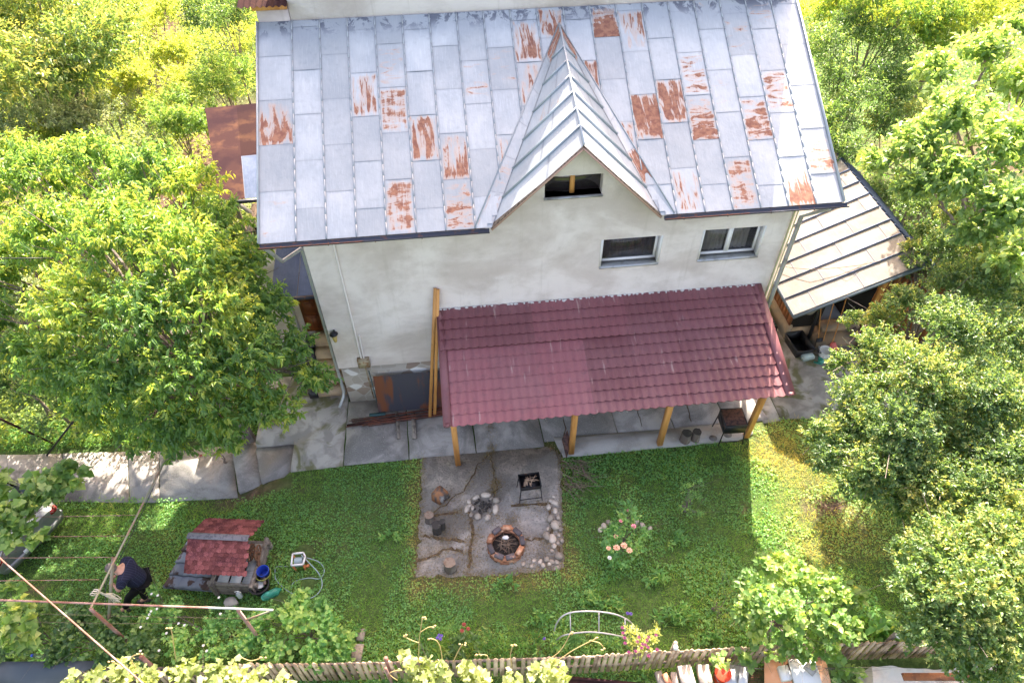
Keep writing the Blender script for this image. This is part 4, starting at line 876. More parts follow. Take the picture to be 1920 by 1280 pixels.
# firewood heap and contents
for i in range(14):
    x, y = 14.0+R.uniform(-.25, .35), .55+R.uniform(-.3, .25); a = R.uniform(.9, 2.0); L = R.uniform(.4, .6); z = .05+.07*(i // 4); mb = MB()
    mb.tube([(x-L/2*math.cos(a), y-L/2*math.sin(a), z), (x+L/2*math.cos(a), y+L/2*math.sin(a), z+R.uniform(0, .12))], R.uniform(.03, .05), 6, t=R.random()); tag(one('firewood', mb, M['bark'], 'split firewood log in the dark heap beside the shed step', 'firewood', 'firewood by the shed'))
mb = MB(); mb.box((14.0, 2.2, .9), (14.5, 2.55, .93)); mb.box((14.0, 2.2, .93), (14.5, 2.22, 1.15)); mb.box((14.0, 2.53, .93), (14.5, 2.55, 1.15)); mb.box((14.0, 2.2, .93), (14.02, 2.55, 1.15)); mb.box((14.48, 2.2, .93), (14.5, 2.55, 1.15)); mb.box((14.02, 2.22, .93), (14.48, 2.53, 1.1), .8)
mb.move((.0, -.5, .1)); one('red_crate', mb, mat('red_crate', (.5, .04, .06), .5, 0, [(9, (.6, .55, .55), .5, .6)]), 'red and white crate on a shelf inside the shed', 'crate')
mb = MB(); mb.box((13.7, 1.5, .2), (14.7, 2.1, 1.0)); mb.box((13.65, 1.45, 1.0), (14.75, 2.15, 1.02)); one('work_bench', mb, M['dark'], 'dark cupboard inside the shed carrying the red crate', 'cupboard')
cq = P(1700, 540, .6); mb = MB(); x, y, z = cq
mb.tube([(x-.2, y, 0), (x-.2, y+.03, .85), (x-.16, y+.04, .92), (x+.16, y+.04, .92), (x+.2, y+.03, .85), (x+.2, y, 0)], .014, 8); mb.tube([(x-.2, y, .45), (x-.2, y-.42, .45), (x-.2, y-.45, 0)], .014, 8); mb.tube([(x+.2, y, .45), (x+.2, y-.42, .45), (x+.2, y-.45, 0)], .014, 8); mb.tube([(x-.2, y-.42, .45), (x+.2, y-.42, .45)], .014, 8)
t = thing('metal_chair', 'chair with bent steel tube back beside the shed planks', 'chair', (x, y, 0)); mb.build('frame', M['steel'], t, True); mb = MB(); mb.box((x-.2, y-.42, .46), (x+.2, y-.02, .49)); mb.build('seat', M['woodorange'], t)
# dry twig and cable lying on the shed roof
mb = MB(); pts = [P(1452, 498, 2.1), P(1483, 505, 2.25), P(1520, 508, 2.45), P(1570, 505, 2.65), P(1612, 500, 2.8), P(1650, 492, 3.0)]; mb.tube([p+np.array((0, 0, .05)) for p in pts], .008, 5); mb.tube([pts[3]+np.array((0, 0, .05)), P(1590, 512, 2.75), P(1628, 490, 2.95)], .006, 5)
one('dead_vine', mb, M['twig'], 'thin dry vine stem lying across the shed roof', 'vine')
# ------------------------------------------------------------------ patio objects
def brazier(name, label, c, w, l, h, rz, legs=.55, kindling=False, lid=False):
    t = thing(name, label, 'grill', c); x, y, z = c; z1 = z+legs; mb = MB()
    mb.box((x-w/2, y-l/2, z1), (x+w/2, y+l/2, z1+.01)); 
    for s in (-1, 1): mb.box((x-w/2, y+s*l/2-.006, z1+.01), (x+w/2, y+s*l/2+.006, z1+h)); mb.box((x+s*w/2-.006, y-l/2+.006, z1+.01), (x+s*w/2+.006, y+l/2-.006, z1+h))
    for s in (-1, 1): mb.beam((x-w/2-.01, y+s*l/2, z1+h), (x+w/2+.01, y+s*l/2, z1+h), .022); mb.beam((x+s*w/2, y-l/2, z1+h+.002), (x+s*w/2, y+l/2, z1+h+.002), .022)
    mb.rot(rz, (x, y)); mb.build('fire_box', M['blacksteel'], t)
    for sx in (-1, 1):
        for sy in (-1, 1):
            mb = MB(); mb.beam((x+sx*(w/2-.01), y+sy*(l/2-.01), z1+h*.5), (x+sx*(w/2+.03), y+sy*(l/2+.03), z), .02); mb.rot(rz, (x, y)); mb.build('leg', M['blacksteel'], t)
    mb = MB(); mb.beam((x-w/2-.02, y-l/2-.02, z+.12), (x+w/2+.02, y-l/2-.02, z+.12), .015); mb.rot(rz, (x, y)); mb.build('stretcher', M['blacksteel'], t)
    if lid:
        mb = MB(); n = 30
        for i in range(n): mb.beam((x-w/2+.02+(w-.04)*i/(n-1), y-l/2+.01, z1+h+.004), (x-w/2+.02+(w-.04)*i/(n-1), y+l/2-.01, z1+h+.004), .008)
        mb.box((x-w/2+.01, y-l/2+.01, z1+h-.03), (x+w/2-.01, y+l/2-.01, z1+h-.02)); mb.rot(rz, (x, y)); mb.build('grate', mat('rusty_grate', (.16, .085, .07), .7, .2, [(14, (.06, .04, .04), .45, .6)]), t)
    return t
gc = P(992, 938, 0); brazier('grill', 'black four legged grill full of kindling on the broken patio', (4.27, -3.12, 0), .46, .36, .10, .03, .46)
for i in range(16):
    mb = MB(); a = 1.45+R.uniform(-.5, .5) if i < 11 else R.uniform(-.6, .1); L = R.uniform(.16, .30); x, y, z = 4.24+R.uniform(-.08, .12), -3.12+R.uniform(-.05, .05), .50+.012*i*.7
    mb.tube([(x-L/2*math.cos(a), y-L/2*math.sin(a), z), (x+R.uniform(-.01, .01), y, z+.01), (x+L/2*math.cos(a), y+L/2*math.sin(a), z+R.uniform(-.01, .03))], [.013, .011, .008] if i < 3 else [.007, .006, .004], 6, t=R.random())
    one('kindling', mb, mat('pale_stick', (.40, .28, .20), .85) if i == 0 else bpy.data.materials['pale_stick'], 'dry kindling stick lying in the kindling grill', 'stick', 'kindling in the grill')
brazier('grill', 'deep black mangal grill with rusty grate beside the last canopy post', (9.27, -2.05, .018), .52, .50, .30, -.05, .42, lid=True)
# rusty plate leaning on the second post
mb = MB(); c = P(1061, 840, .35); mb.plate([P(1053, 823, .35), P(1062, 860, .04), P(1070, 832, .3), P(1064, 806, .72)], .012); one('steel_plate', mb, bpy.data.materials['rusty_grate'], 'dark rusty square grate leaning beside the second canopy post', 'plate')
def stump(px, py, r, h, lab, m='bark', tm='cutwood', cat='stump', z0=0., tilt=0, seed=1, top=.5):
    c = P(px, py, z0); rr = random.Random(seed); mb = MB(); n = 16; V = []
    prof = [(1.08, 0), (1.0, .15), (.97, .6), (1, 1)]
    f_ = [rr.uniform(.88, 1.1) for _ in range(n)]
    for q, zz in prof:
        for j in range(n): a = 2*math.pi*j/n; V.append((c[0]+r*q*f_[j]*math.cos(a)+tilt*zz*h, c[1]+r*q*f_[j]*math.sin(a), z0+h*zz))
    mb.add(V, [(i*n+j, i*n+(j+1) % n, (i+1)*n+(j+1) % n, (i+1)*n+j) for i in range(3) for j in range(n)]+[tuple(range(n))[::-1]], .4, 0); mb.add(V[3*n:], [tuple(range(n))], top, 1)
    return one('stump', mb, [M[m], M[tm]], lab, cat, loc=tuple(c))
stump(806, 976, .10, .26, 'thin grey topped stump at the left edge of the patio, the farthest one', seed=2)
stump(820, 995, .105, .28, 'charred stump just in front of the thin grey one on the patio', 'charwood', 'charwood', seed=3)
stump(829, 990, .07, .30, 'leaning charred branch stub pressed against the charred stump', 'charwood', 'charwood', seed=5, tilt=.08)
stump(845, 1066, .125, .30, 'brown stump standing alone at the near left corner of the patio', seed=4)
stump(1284, 825, .12, .30, 'left of the two log rounds under the canopy edge', 'bark', 'charwood', z0=.018, seed=6)
stump(1303, 823, .11, .31, 'right of the two log rounds under the canopy edge', 'bark', 'charwood', z0=.018, seed=7)
for px, py, r in ((1337, 822, .10), (1364, 815, .11)):     # round stains where stumps stood
    c = P(px, py, 0); mb = MB(); mb.prism([(c[0]+r*math.cos(a), c[1]+r*.9*math.sin(a)) for a in np.linspace(0, 6.1, 14)], .019, .022); tag(mb.build('ring_stain', mat('stain', (.19, .175, .17), .9)), kind='structure')
# half burnt log chunk
c = P(826, 935, 0); mb = MB(); x, y = c[0], c[1]
mb.add([(x-.20, y-.02, 0), (x-.02, y-.16, 0), (x+.22, y+.02, 0), (x+.04, y+.2, 0), (x-.19, y+.03, .22), (x-.05, y-.08, .30), (x+.18, y+.06, .20), (x+.03, y+.2, .26), (x-.05, y+.12, .33)], [(0, 1, 5, 4), (1, 2, 6, 5), (2, 3, 7, 6), (3, 0, 4, 7), (5, 6, 8), (6, 7, 8), (7, 4, 8), (4, 5, 8), (3, 2, 1, 0)])
one('log_chunk', mb, mat('split_charred_wood', (.36, .17, .08), .9, 0, [(7, (.10, .09, .09), .42, .58, (1, 1, .5)), (4, (.5, .49, .5), .56, .66, (1, 1, .4))], (16, (1, 1, .3)), bumpd=.02), 'split half charred log block lying on the patio', 'log')
ORD = 'first second third fourth fifth sixth seventh eighth ninth tenth eleventh twelfth thirteenth fourteenth fifteenth sixteenth seventeenth'.split()
# stones -----------------------------------------------------------------
def stones(lst, lab, group, dz=.0, rr=(.07, .12)):
    for i, s in enumerate(lst):
        px, py, w, l = s[:4]; rz = s[4] if len(s) > 4 else R.uniform(0, 3); c = P(px, py, dz+.03); w, l = w*1.0, l*1.0; h = min(w, l)*R.uniform(.36, .55); mb = MB()
        mb.blob((0, 0, h*.55), (w/2, l/2, h), .2, 6, int(px*7+py), t=R.uniform(.15, 1)); mb.rot(rz); mb.move((c[0], c[1], dz-.02)); o = one('stone', mb, M['stone'], lab(i) if callable(lab) else lab, 'stone', group, smooth=False)
stones([(893, 931, .20, .10, .5), (911, 927, .24, .13, -.1), (879, 939, .13, .11), (880, 947, .13, .09), (921, 933, .14, .08, .7), (930, 938, .16, .17), (929, 954, .14, .26, -.25), (914, 969, .17, .13), (896, 968, .16, .17, .5), (883, 964, .13, .10), (875, 953, .12, .22, -.3), (886, 951, .09, .14)],
       lambda i: 'rough stone of the small fire ring, %s one counted clockwise from its back left' % ORD[i], 'stones of the small fire ring')
stones([(1038, 941, .30, .12, -.65), (1038, 930, .12, .09), (1029, 950, .13, .14), (1041, 957, .17, .11), (1032, 972, .17, .22), (1046, 969, .12, .13), (1041, 985, .19, .24, .2), (1027, 990, .07, .13), (1051, 991, .13, .12), (1025, 1005, .24, .18), (1036, 1009, .18, .26, .2), (1048, 1002, .09, .11), (1046, 1017, .10, .10), (1054, 1013, .10, .10), (1039, 1023, .13, .12), (1048, 1042, .18, .20), (1035, 1031, .12, .1)],
       lambda i: 'rounded field stone, %s in the row along the right patio edge counted from the house' % ORD[i], 'stones along the right patio edge')
stones([(981, 1056, .13, .10), (997, 1061, .13, .11), (1001, 1050, .10, .09), (1013, 1052, .14, .10), (1018, 1059, .15, .11), (1025, 1048, .13, .15), (1035, 1052, .11, .13), (1044, 1053, .13, .12), (1043, 1063, .16, .09, .6), (1030, 1056, .1, .1)],
       lambda i: 'flat stone in the pile at the near right patio corner, %s from the left' % ORD[i], 'loose stones at the patio corner')
stones([(1132, 985, .16, .13), (1126, 992, .12, .12), (1142, 978, .15, .13), (1192, 977, .18, .15), (1205, 984, .16, .13), (1219, 990, .14, .11)], lambda i: 'grey stone in the arc behind the rose bush, %s listed from the left' % ORD[i], 'stones round the rose bush')
mb = MB()
for i in range(40): a, q = R.uniform(0, 6.28), R.uniform(0, .20); c = P(905, 948, 0); mb.blob((c[0]+q*math.cos(a)*1.0, c[1]+q*math.sin(a)*.9, .01), (R.uniform(.015, .04), R.uniform(.015, .04), .02), .3, 5, i, t=R.random())
tag(mb.build('ash_bed', M['charwood']), kind='stuff')
# brick fire pit ----------------------------------------------------------
c = P(949, 1026, 0); cx_, cy2 = c[0], c[1]
pit = thing('brick_fire_pit', 'octagonal fire pit of stacked orange bricks holding burnt sticks', 'fire pit', (cx_, cy2, 0))
nb = 9
for lv in range(4):
    for i in range(nb):
        a = 2*math.pi*(i+.5*(lv % 2))/nb+.35; r0 = .35; x, y = cx_+r0*math.cos(a), cy2+r0*math.sin(a)*.97; mb = MB(); L = .19+R.uniform(0, .02); z0 = lv*.068
        mb.box((-.052, -L/2, z0), (.052, L/2, z0+.062), R.random()); mb.rot(a+R.uniform(-.08, .08)); mb.move((x, y, 0)); mb.build('brick', M['brick_burnt'] if lv == 3 and i not in (1, 3, 7) else M['brick'], pit)
mb = MB(); mb.prism([(cx_+.3*math.cos(a), cy2+.3*math.sin(a)) for a in np.linspace(0, 6, 12)], 0, .08); mb.build('ash_bed', M['charwood'], pit)
for i in range(22):
    mb = MB(); a = R.uniform(0, 3.14); L = R.uniform(.2, .36); x, y, z = cx_+R.uniform(-.12, .12), cy2+R.uniform(-.1, .1), .10+.006*i
    mb.tube([(x-L/2*math.cos(a), y-L/2*math.sin(a), z), (x, y+R.uniform(-.02, .02), z+.02), (x+L/2*math.cos(a), y+L/2*math.sin(a), z+R.uniform(-.03, .05))], [.009, .008, .005], 5, t=R.random())
    one('burnt_stick', mb, M['twig'], 'burnt thin stick lying in the brick fire pit', 'stick', 'sticks in the brick pit')
mb = MB(); mb.blob((cx_, cy2+.12, .22), (.07, .05, .03), .3, 6, 3); one('foil_scrap', mb, M['white'], 'crumpled pale foil scrap in the brick fire pit', 'foil')
# twig heap right of the patio
mb = MB()
for i in range(46):
    q = P(1062+R.uniform(-14, 30), 885+R.uniform(-25, 30), 0); a = R.uniform(-1.6, -.1); L = R.uniform(.25, .8); e = q+np.array((math.cos(a)*L, math.sin(a)*L*.8, 0)); z = R.uniform(.01, .14)
    mb.tube([q+(0, 0, z), lerp(q, e, .4)+(R.uniform(-.08, .08), R.uniform(-.08, .08), z), e+(0, 0, max(.01, z+R.uniform(-.08, .06)))], [.009, .007, .003], 4, t=R.random(), cap=False)
    if i % 3 == 0: mb.tube([lerp(q, e, .5)+(0, 0, z), lerp(q, e, .7)+(.14, .05, z+.03)], [.006, .002], 4, cap=False)
tag(one('twig_heap', mb, M['twig'], 'heap of pruned bare branches on the grass right of the patio', 'branches'))
# leaning timbers, sheet, rebar, planks ------------------------------------
for i, (a, b) in enumerate((((816, 541), (806, 781)), ((821, 543), (815, 778)))):
    b3 = P(b[0], b[1], .02); x = b3[0]; tp = PY(a[0], a[1], -.07); mb = MB(); mb.beam(b3, tp, .075, .06, up=(0, 1, 0), t=.4+.3*i); one('timber', mb, M['woodorange'], ['long orange timber leaning on the house wall, the left of the pair', 'long orange timber leaning on the house wall, the right of the pair'][i], 'timber')
mb = MB(); b3 = P(806, 776, .02); mb.beam(b3+np.array((.02, .05, 0)), PY(818, 542, -.03), .05, .04, up=(0, 1, 0), t=.2); one('timber', mb, M['woodgrey'], 'greyish timber hidden behind the two orange ones against the wall', 'timber')
sh = thing('steel_sheet', 'big dark oily steel sheet leaning on the stone plinth', 'sheet', (1.9, -.3, 0)); mb = MB(); V = []
for j in range(7):
    for i in range(13): u, v = i/12, j/6; V.append((.78+1.95*u+.12*(1-v)*0, -.42+.34*v-.02*math.sin(3*u)*math.sin(3.1*v), .06+1.0*v))
mb.add(V, [(j*13+i, j*13+i+1, (j+1)*13+i+1, (j+1)*13+i) for j in range(6) for i in range(12)]); mb.build('sheet', M['tar'], sh, True)
rb_ = MB()
for i in range(13):
    y = -.50-.022*i+R.uniform(-.01, .01); x0 = .05+R.uniform(-.1, .5); rb_ = MB(); rb_.tube([(x0, y-.05, .03+.01*(i % 3)), (1.5, y+.02, .04+.012*(i % 4)), (3.0, y+.12, .04+.01*(i % 3))], .011, 6, t=R.random())
    one('steel_rod', rb_, M['rebar'], 'rusty reinforcing rod in the bundle below the dark steel sheet', 'rod', 'rods under the steel sheet')
mb = MB(); mb.beam((.0, -.72, .03), (1.6, -.60, .05), .05, .035); one('angle_iron', mb, M['rustplate'], 'rust red angle iron at the front of the rod bundle', 'iron')
for i, (a, b, c) in enumerate((((740, 772), (750, 822), 'dark'), ((770, 772), (779, 822), 'grey'))):
    q0, q1 = P(a[0]+4, a[1], .03), P(b[0]-2, b[1], .03); mb = MB(); mb.beam(q0, q1, .10 if i else .08, .04, t=.3+.3*i); one('plank', mb, M['woodgrey'], ['narrow dark plank lying on the walk in front of the rods', 'wider grey plank lying on the walk in front of the rods'][i], 'plank')
mb = MB(); mb.tube([(.72, -.10, 1.3), (.80, -.38, .05)], .012, 6); mb.box((.55, -.52, .02), (.95, -.44, .08)); one('scrubbing_broom', mb, mat('teal_dark', (.03, .08, .09), .5), 'dark teal broom leaning on the corner of the stone plinth', 'broom')
mb = MB(); q = P(885, 786, .02)
for i, px in enumerate((1145, 1161, 1180)):
    q = P(px, 768, .1)
t = thing('garden_table', 'small low table with white legs half hidden under the canopy eave', 'table', tuple(P(1165, 772, 0)))
q = P(1165, 772, 0); mb = MB(); [mb.beam((q[0]+dx, q[1]+dy, .0), (q[0]+dx, q[1]+dy, .5), .05) for dx in (-.05, .14) for dy in (.0, .5)]; mb.build('leg', M['white'], t); mb = MB(); mb.box((q[0]-.16, q[1]-.02, .5), (q[0]+.2, q[1]+.56, .53)); mb.build('table_top', M['woodgrey'], t)
# ------------------------------------------------------------------ well
wz = float(G(-2.2, -4.2)); wc = (-2.20, -4.02)
well = thing('log_well', 'square log well with a small red shingle gable roof and rusty chain drum', 'well', (wc[0], wc[1], wz))
wr = -.16
def wl(p): c, s = math.cos(wr), math.sin(wr); return (wc[0]+p[0]*c-p[1]*s, wc[1]+p[0]*s+p[1]*c, wz+p[2])
hx, hy = .42, .46; bx = lambda p: wl((p[0]+.20, p[1]-.10, p[2]))
for lv in range(6):
    z = .05+lv*.085
    for s in (-1, 1):
        mb = MB(); mb.tube([bx((-hx-.1, s*hy, z)), bx((hx+.1, s*hy, z))], .048, 8, t=R.random()); mb.build('log', M['woodgrey'], well, True)
        mb = MB(); mb.tube([bx((s*hx, -hy-.1, z+.042)), bx((s*hx, hy+.1, z+.042))], .048, 8, t=R.random()); mb.build('log', M['woodgrey'], well, True)
mb = MB(); mb.box((-hx+.05, -hy+.05, -.2), (hx-.05, hy-.05, .12)); mb.v = [bx(p) for p in mb.v]; mb.build('shaft', M['dark'], well)
mb = MB(); 
for i in range(3): mb.box((-.30+.26*i, -hy+.0, .52), (-.08+.26*i, hy-.05 if i != 1 else .1, .545), R.random())
mb.v = [bx(p) for p in mb.v]; mb.build('cover_board', mat('grey_boards', (.34, .34, .35), .8, 0, [(20, (.22, .22, .23), .5, .65, (.1, 1, 1))]), well)
mb = MB(); [mb.beam(wl((s*hx*.8, 0, .3)), wl((s*hx*.8, 0, 1.28)), .08) for s in (-1, 1)]; mb.build('post', M['woodgrey'], well)
# roof: two slopes of scalloped shingles
rl_, rw, rz0, rzr = .62, .60, .98, 1.36; mb = MB()
def rslope(sgn):
    mb = MB(); n = 12; rows_ = 8
    mb.plate([wl((-rl_, sgn*.02, rzr)), wl((-rl_, sgn*rw, rz0)), wl((rl_, sgn*rw, rz0)), wl((rl_, sgn*.02, rzr))][::sgn if sgn == 1 else -1], .02, t=.4)
    for r_ in range(rows_):
        v0 = r_/rows_; v1 = (r_+1.35)/rows_
        for i in range(n):
            u0 = -rl_+2*rl_*(i+(.5 if r_ % 2 else 0))/n; u1 = u0+2*rl_/n*.97
            if u1 > rl_+.06: continue
            pts = []
            for a in np.linspace(0, math.pi, 7): pts.append((u0+(u1-u0)*(.5-.5*math.cos(a)), min(v1, 1.05)-.35/rows_*(1-math.sin(a))))
            poly = [(u0, v0), (u1, v0)]+pts[::-1]; h = .012+.010*1; lift = lambda v: .028+.022*(v-v0)*rows_*.8
            mb.add([wl((u, sgn*(.02+(rw-.02)*v), rzr+(rz0-rzr)*v+lift(v)*.8)) for u, v in poly], [tuple(range(len(poly)))[::(1 if sgn < 0 else -1)]], R.random())
    mb.build('roof_slope', M['shingle'], well)
rslope(1); rslope(-1)
mb = MB(); mb.plate([wl((-rl_-.01, -.07, rzr+.045)), wl((rl_+.01, -.07, rzr+.045)), wl((rl_+.01, 0, rzr+.07)), wl((-rl_-.01, 0, rzr+.07))], .01); mb.plate([wl((-rl_-.01, 0, rzr+.07)), wl((rl_+.01, 0, rzr+.07)), wl((rl_+.01, .07, rzr+.045)), wl((-rl_-.01, .07, rzr+.045))], .01); mb.build('ridge_cap', mat('slate_cap', (.19, .185, .21), .85, 0, [(20, (.12, .12, .14), .5, .6)]), well)
mb = MB(); ccw = (hx+.10, .0, .80)
for k, (x, rr_) in enumerate(((.10, .17), (.24, .15))):
    ring = [wl((hx-.02+x, rr_*math.cos(a), .78+rr_*math.sin(a))) for a in np.linspace(0, 2*math.pi, 17)]; mb.tube(ring, .02, 6)
    for a in (0, 1.05, 2.1): mb.tube([wl((hx-.02+x, rr_*math.cos(a), .78+rr_*math.sin(a))), wl((hx-.02+x, -rr_*math.cos(a), .78-rr_*math.sin(a)))], .014, 5)
mb.tube([wl((-.4, 0, .78)), wl((hx+.28, 0, .78))], .03, 8); mb.tube([wl((hx+.22, -.02, .74)), wl((hx+.22, -.2, .5)), wl((hx+.2, -.3, .42))], .04, 7); mb.build('winding_drum', mat('rust_brown', (.20, .10, .06), .85, 0, [(12, (.10, .055, .04), .5, .6)]), well, True)
# grey tile sheet leaning at the well
mb = MB(); q00, q10, q11, q01 = P(306, 1102, wz+.08), P(412, 1110, wz+.12), P(452, 1020, wz+.60), P(352, 1012, wz+.52)
for r_ in range(4):
    for c_i in range(4):
        V = []; tn = R.uniform(.2, .8)
        for jj in range(5):
            for ii in range(7):
                u, v = (c_i+ii/6)/4, (r_+jj/4)/4; V.append(lerp(lerp(q00, q10, u), lerp(q01, q11, u), v)+np.array((0, 0, .055*math.sin(math.pi*ii/6)**1.5+.06*(1-jj/4))))
        mb.add(V+[V[k]-np.array((0, -.01, .05)) for k in range(7)], [(a*7+b, a*7+b+1, (a+1)*7+b+1, (a+1)*7+b) for a in range(4) for b in range(6)]+[(35+b, 36+b, b+1, b) for b in range(6)], tn)
mb.add([q-np.array((0, 0, .01)) for q in (q00, q10, q11, q01)], [(3, 2, 1, 0)], .2)
one('metal_tile_sheet', mb, M['greytile'], 'grey wavy metal tile sheet propped against the left side of the well', 'sheet')
# bucket group
def bucket(px, py, r, h, m, lab, z0, cat='bucket', rim=None, nm='bucket'):
    c = P(px, py, z0); mb = MB(); mb.lathe(c, [(r*.78, 0), (r, h), (r*1.06, h), (r*1.06, h+.012), (r*.94, h+.012), (r*.74, .02), (0.001, .02)], 26); return one(nm, mb, m, lab, cat, loc=tuple(c), smooth=True)
bz = float(G(-1.5, -4.4))
bucket(499, 1084, .155, .24, M['olive'], 'olive yellow bucket holding the blue one beside the well', bz)
bucket(498, 1078, .12, .22, M['bluep'], 'bright blue bucket nested in the olive one', bz+.08)
bucket(491, 1104, .20, .22, M['blackp'], 'black round tub with wood pieces and a white lid beside the well', bz, 'tub', nm='tub')
c = P(488, 1095, bz+.12); mb = MB(); mb.lathe(c, [(.085, 0), (.095, .01), (.095, .02), (.05, .028)], 20); one('lid', mb, M['enamel'], 'round white lid lying in the black tub', 'lid', loc=tuple(c))
for k, (dx, dy, rz, lab) in enumerate(((.05, .10, .9, 'pale split wood piece in the black tub, the longer one'), (.10, .05, 1.4, 'short split wood piece in the black tub'))):
    mb = MB(); mb.box((-.10, -.03, 0), (.10, .03, .04)); mb.rot(-rz); mb.move((c[0]+dx, c[1]+dy, bz+.13+.045*k)); one('wood_piece', mb, M['cutwood'], lab, 'wood')
t = thing('jug', 'small translucent plastic jug in the weeds in front of the well', 'jug', tuple(P(451, 1118, bz))); c = P(451, 1118, bz); mb = MB(); mb.lathe(c, [(.05, 0), (.055, .14), (.03, .18), (.025, .2)], 14); mb.build('jug_body', mat('pale_plastic', (.55, .6, .65), .3), t, True); mb = MB(); mb.tube([c+(-.03, 0, .19), c+(-.05, 0, .25), c+(.03, 0, .27), c+(.06, 0, .2), c+(.055, 0, .12)], .008, 6); mb.build('handle', M['white'], t)
c = P(510, 1118, bz); mb = MB(); mb.tube([c+(-.17, -.06, .09), c+(-.1, -.03, .1), c+(.12, .06, .1), c+(.17, .09, .09), c+(.2, .10, .08)], [.055, .09, .085, .04, .02], 12); one('plastic_bottle', mb, M['greenp'], 'large green and white plastic bottle lying beside the black tub', 'bottle', smooth=True)
for nm, lab, a, b, mt in (('pruning_shears', 'orange handled pruning shears on the bare patch by the hose', (522, 1118), (536, 1108), M['redp']), ('hand_trowel', 'dark hand trowel on the bare patch by the hose', (541, 1122), (550, 1134), M['blackp']), ('paint_brush', 'flat brush with pale handle beside the trowel', (538, 1112), (539, 1136), M['pvc'])):
    p, q = P(*a, bz+.03), P(*b, bz+.03); mb = MB(); mb.tube([p, lerp(p, q, .5), q], [.014, .018, .008], 6); mb.tube([lerp(p, q, .4), q+(.03, .01, 0)], .01, 5); one(nm, mb, mt, lab, 'tool')
hr = thing('hose_reel', 'white and orange hose reel box wound with grey hose', 'hose reel', tuple(P(567, 1068, bz))); c = P(567, 1066, bz); rx, ry = c[0], c[1]
mb = MB()
for a in ((-.11, -.09), (.11, -.09), (-.11, .12), (.11, .12)): mb.beam((rx+a[0]*.8, ry+a[1]*.8, bz), (rx+a[0], ry+a[1], bz+.40), .03)
mb.box((rx-.13, ry-.11, bz), (rx+.13, ry+.11, bz+.03)); mb.box((rx+.10, ry-.08, bz+.2), (rx+.2, ry-.03, bz+.25)); mb.build('stand', M['terracotta'], hr)
mb = MB()
for a, b in (((-.12, -.11), (.12, -.11)), ((.12, -.11), (.15, .06)), ((.15, .06), (.10, .15)), ((.10, .15), (-.12, .15)), ((-.12, .15), (-.12, -.11))): mb.beam((rx+a[0], ry+a[1], bz+.42), (rx+b[0], ry+b[1], bz+.42), .03, .04)
mb.build('rim', M['pvc'], hr)
mb = MB(); pts = []
for i in range(11*16): a = i*2*math.pi/16; pts.append((rx-.08+.16*i/176, ry+.02+.085*math.cos(a), bz+.29+.10*math.sin(a)))
mb.tube(pts, .011, 5); mb.build('wound_hose', M['hose'], hr, True)
mb = MB(); pts = [P(565, 1040, bz+.42), P(580, 1055, bz+.3), P(598, 1075, bz+.12), P(604, 1095, bz+.09), P(596, 1112, bz+.08), P(578, 1122, bz+.08), P(560, 1118, bz+.08), P(535, 1104, bz+.08), P(519, 1088, bz+.09), P(516, 1078, bz+.08), P(519, 1062, bz+.08), P(548, 1062, bz+.08)]
def smoothpath(pts, k=5):
    pts = [np.array(p, float) for p in pts]; out = []
    for i in range(len(pts)-1):
        p0, p1, p2, p3 = pts[max(i-1, 0)], pts[i], pts[i+1], pts[min(i+2, len(pts)-1)]
        for j in range(k): t = j/k; out.append(.5*((2*p1)+(-p0+p2)*t+(2*p0-5*p1+4*p2-p3)*t*t+(-p0+3*p1-3*p2+p3)*t**3))
    return out+[pts[-1]]
mb.tube(smoothpath(pts), .011, 6); mb.tube(smoothpath([P(575, 1045, bz+.3), P(598, 1053, bz+.12), P(608, 1068, bz+.08), P(600, 1084, bz+.08), P(578, 1083, bz+.08), P(552, 1090, bz+.08), P(545, 1105, bz+.08)]), .010, 6)
one('garden_hose', mb, M['hose'], 'loose grey garden hose looping from the reel across the grass', 'hose', smooth=True)
for px, py, w_, l_ in ((583, 1098, .35, .45), (572, 1046, .55, .4), (530, 1128, .35, .25), (432, 1128, .22, .18)):
    c = P(px, py, bz); mb = MB(); rr = random.Random(px); pl = [(c[0]+w_*rr.uniform(.75, 1.1)/1*math.cos(a)*.7, c[1]+l_*rr.uniform(.75, 1.1)*math.sin(a)*.55) for a in np.linspace(0, 6.0, 14)]; mb.prism(pl, bz-.1, bz+.03, t=.6); tag(mb.build('paving_patch', M['concrete_light'] if px > 560 else M['moss']), kind='structure')
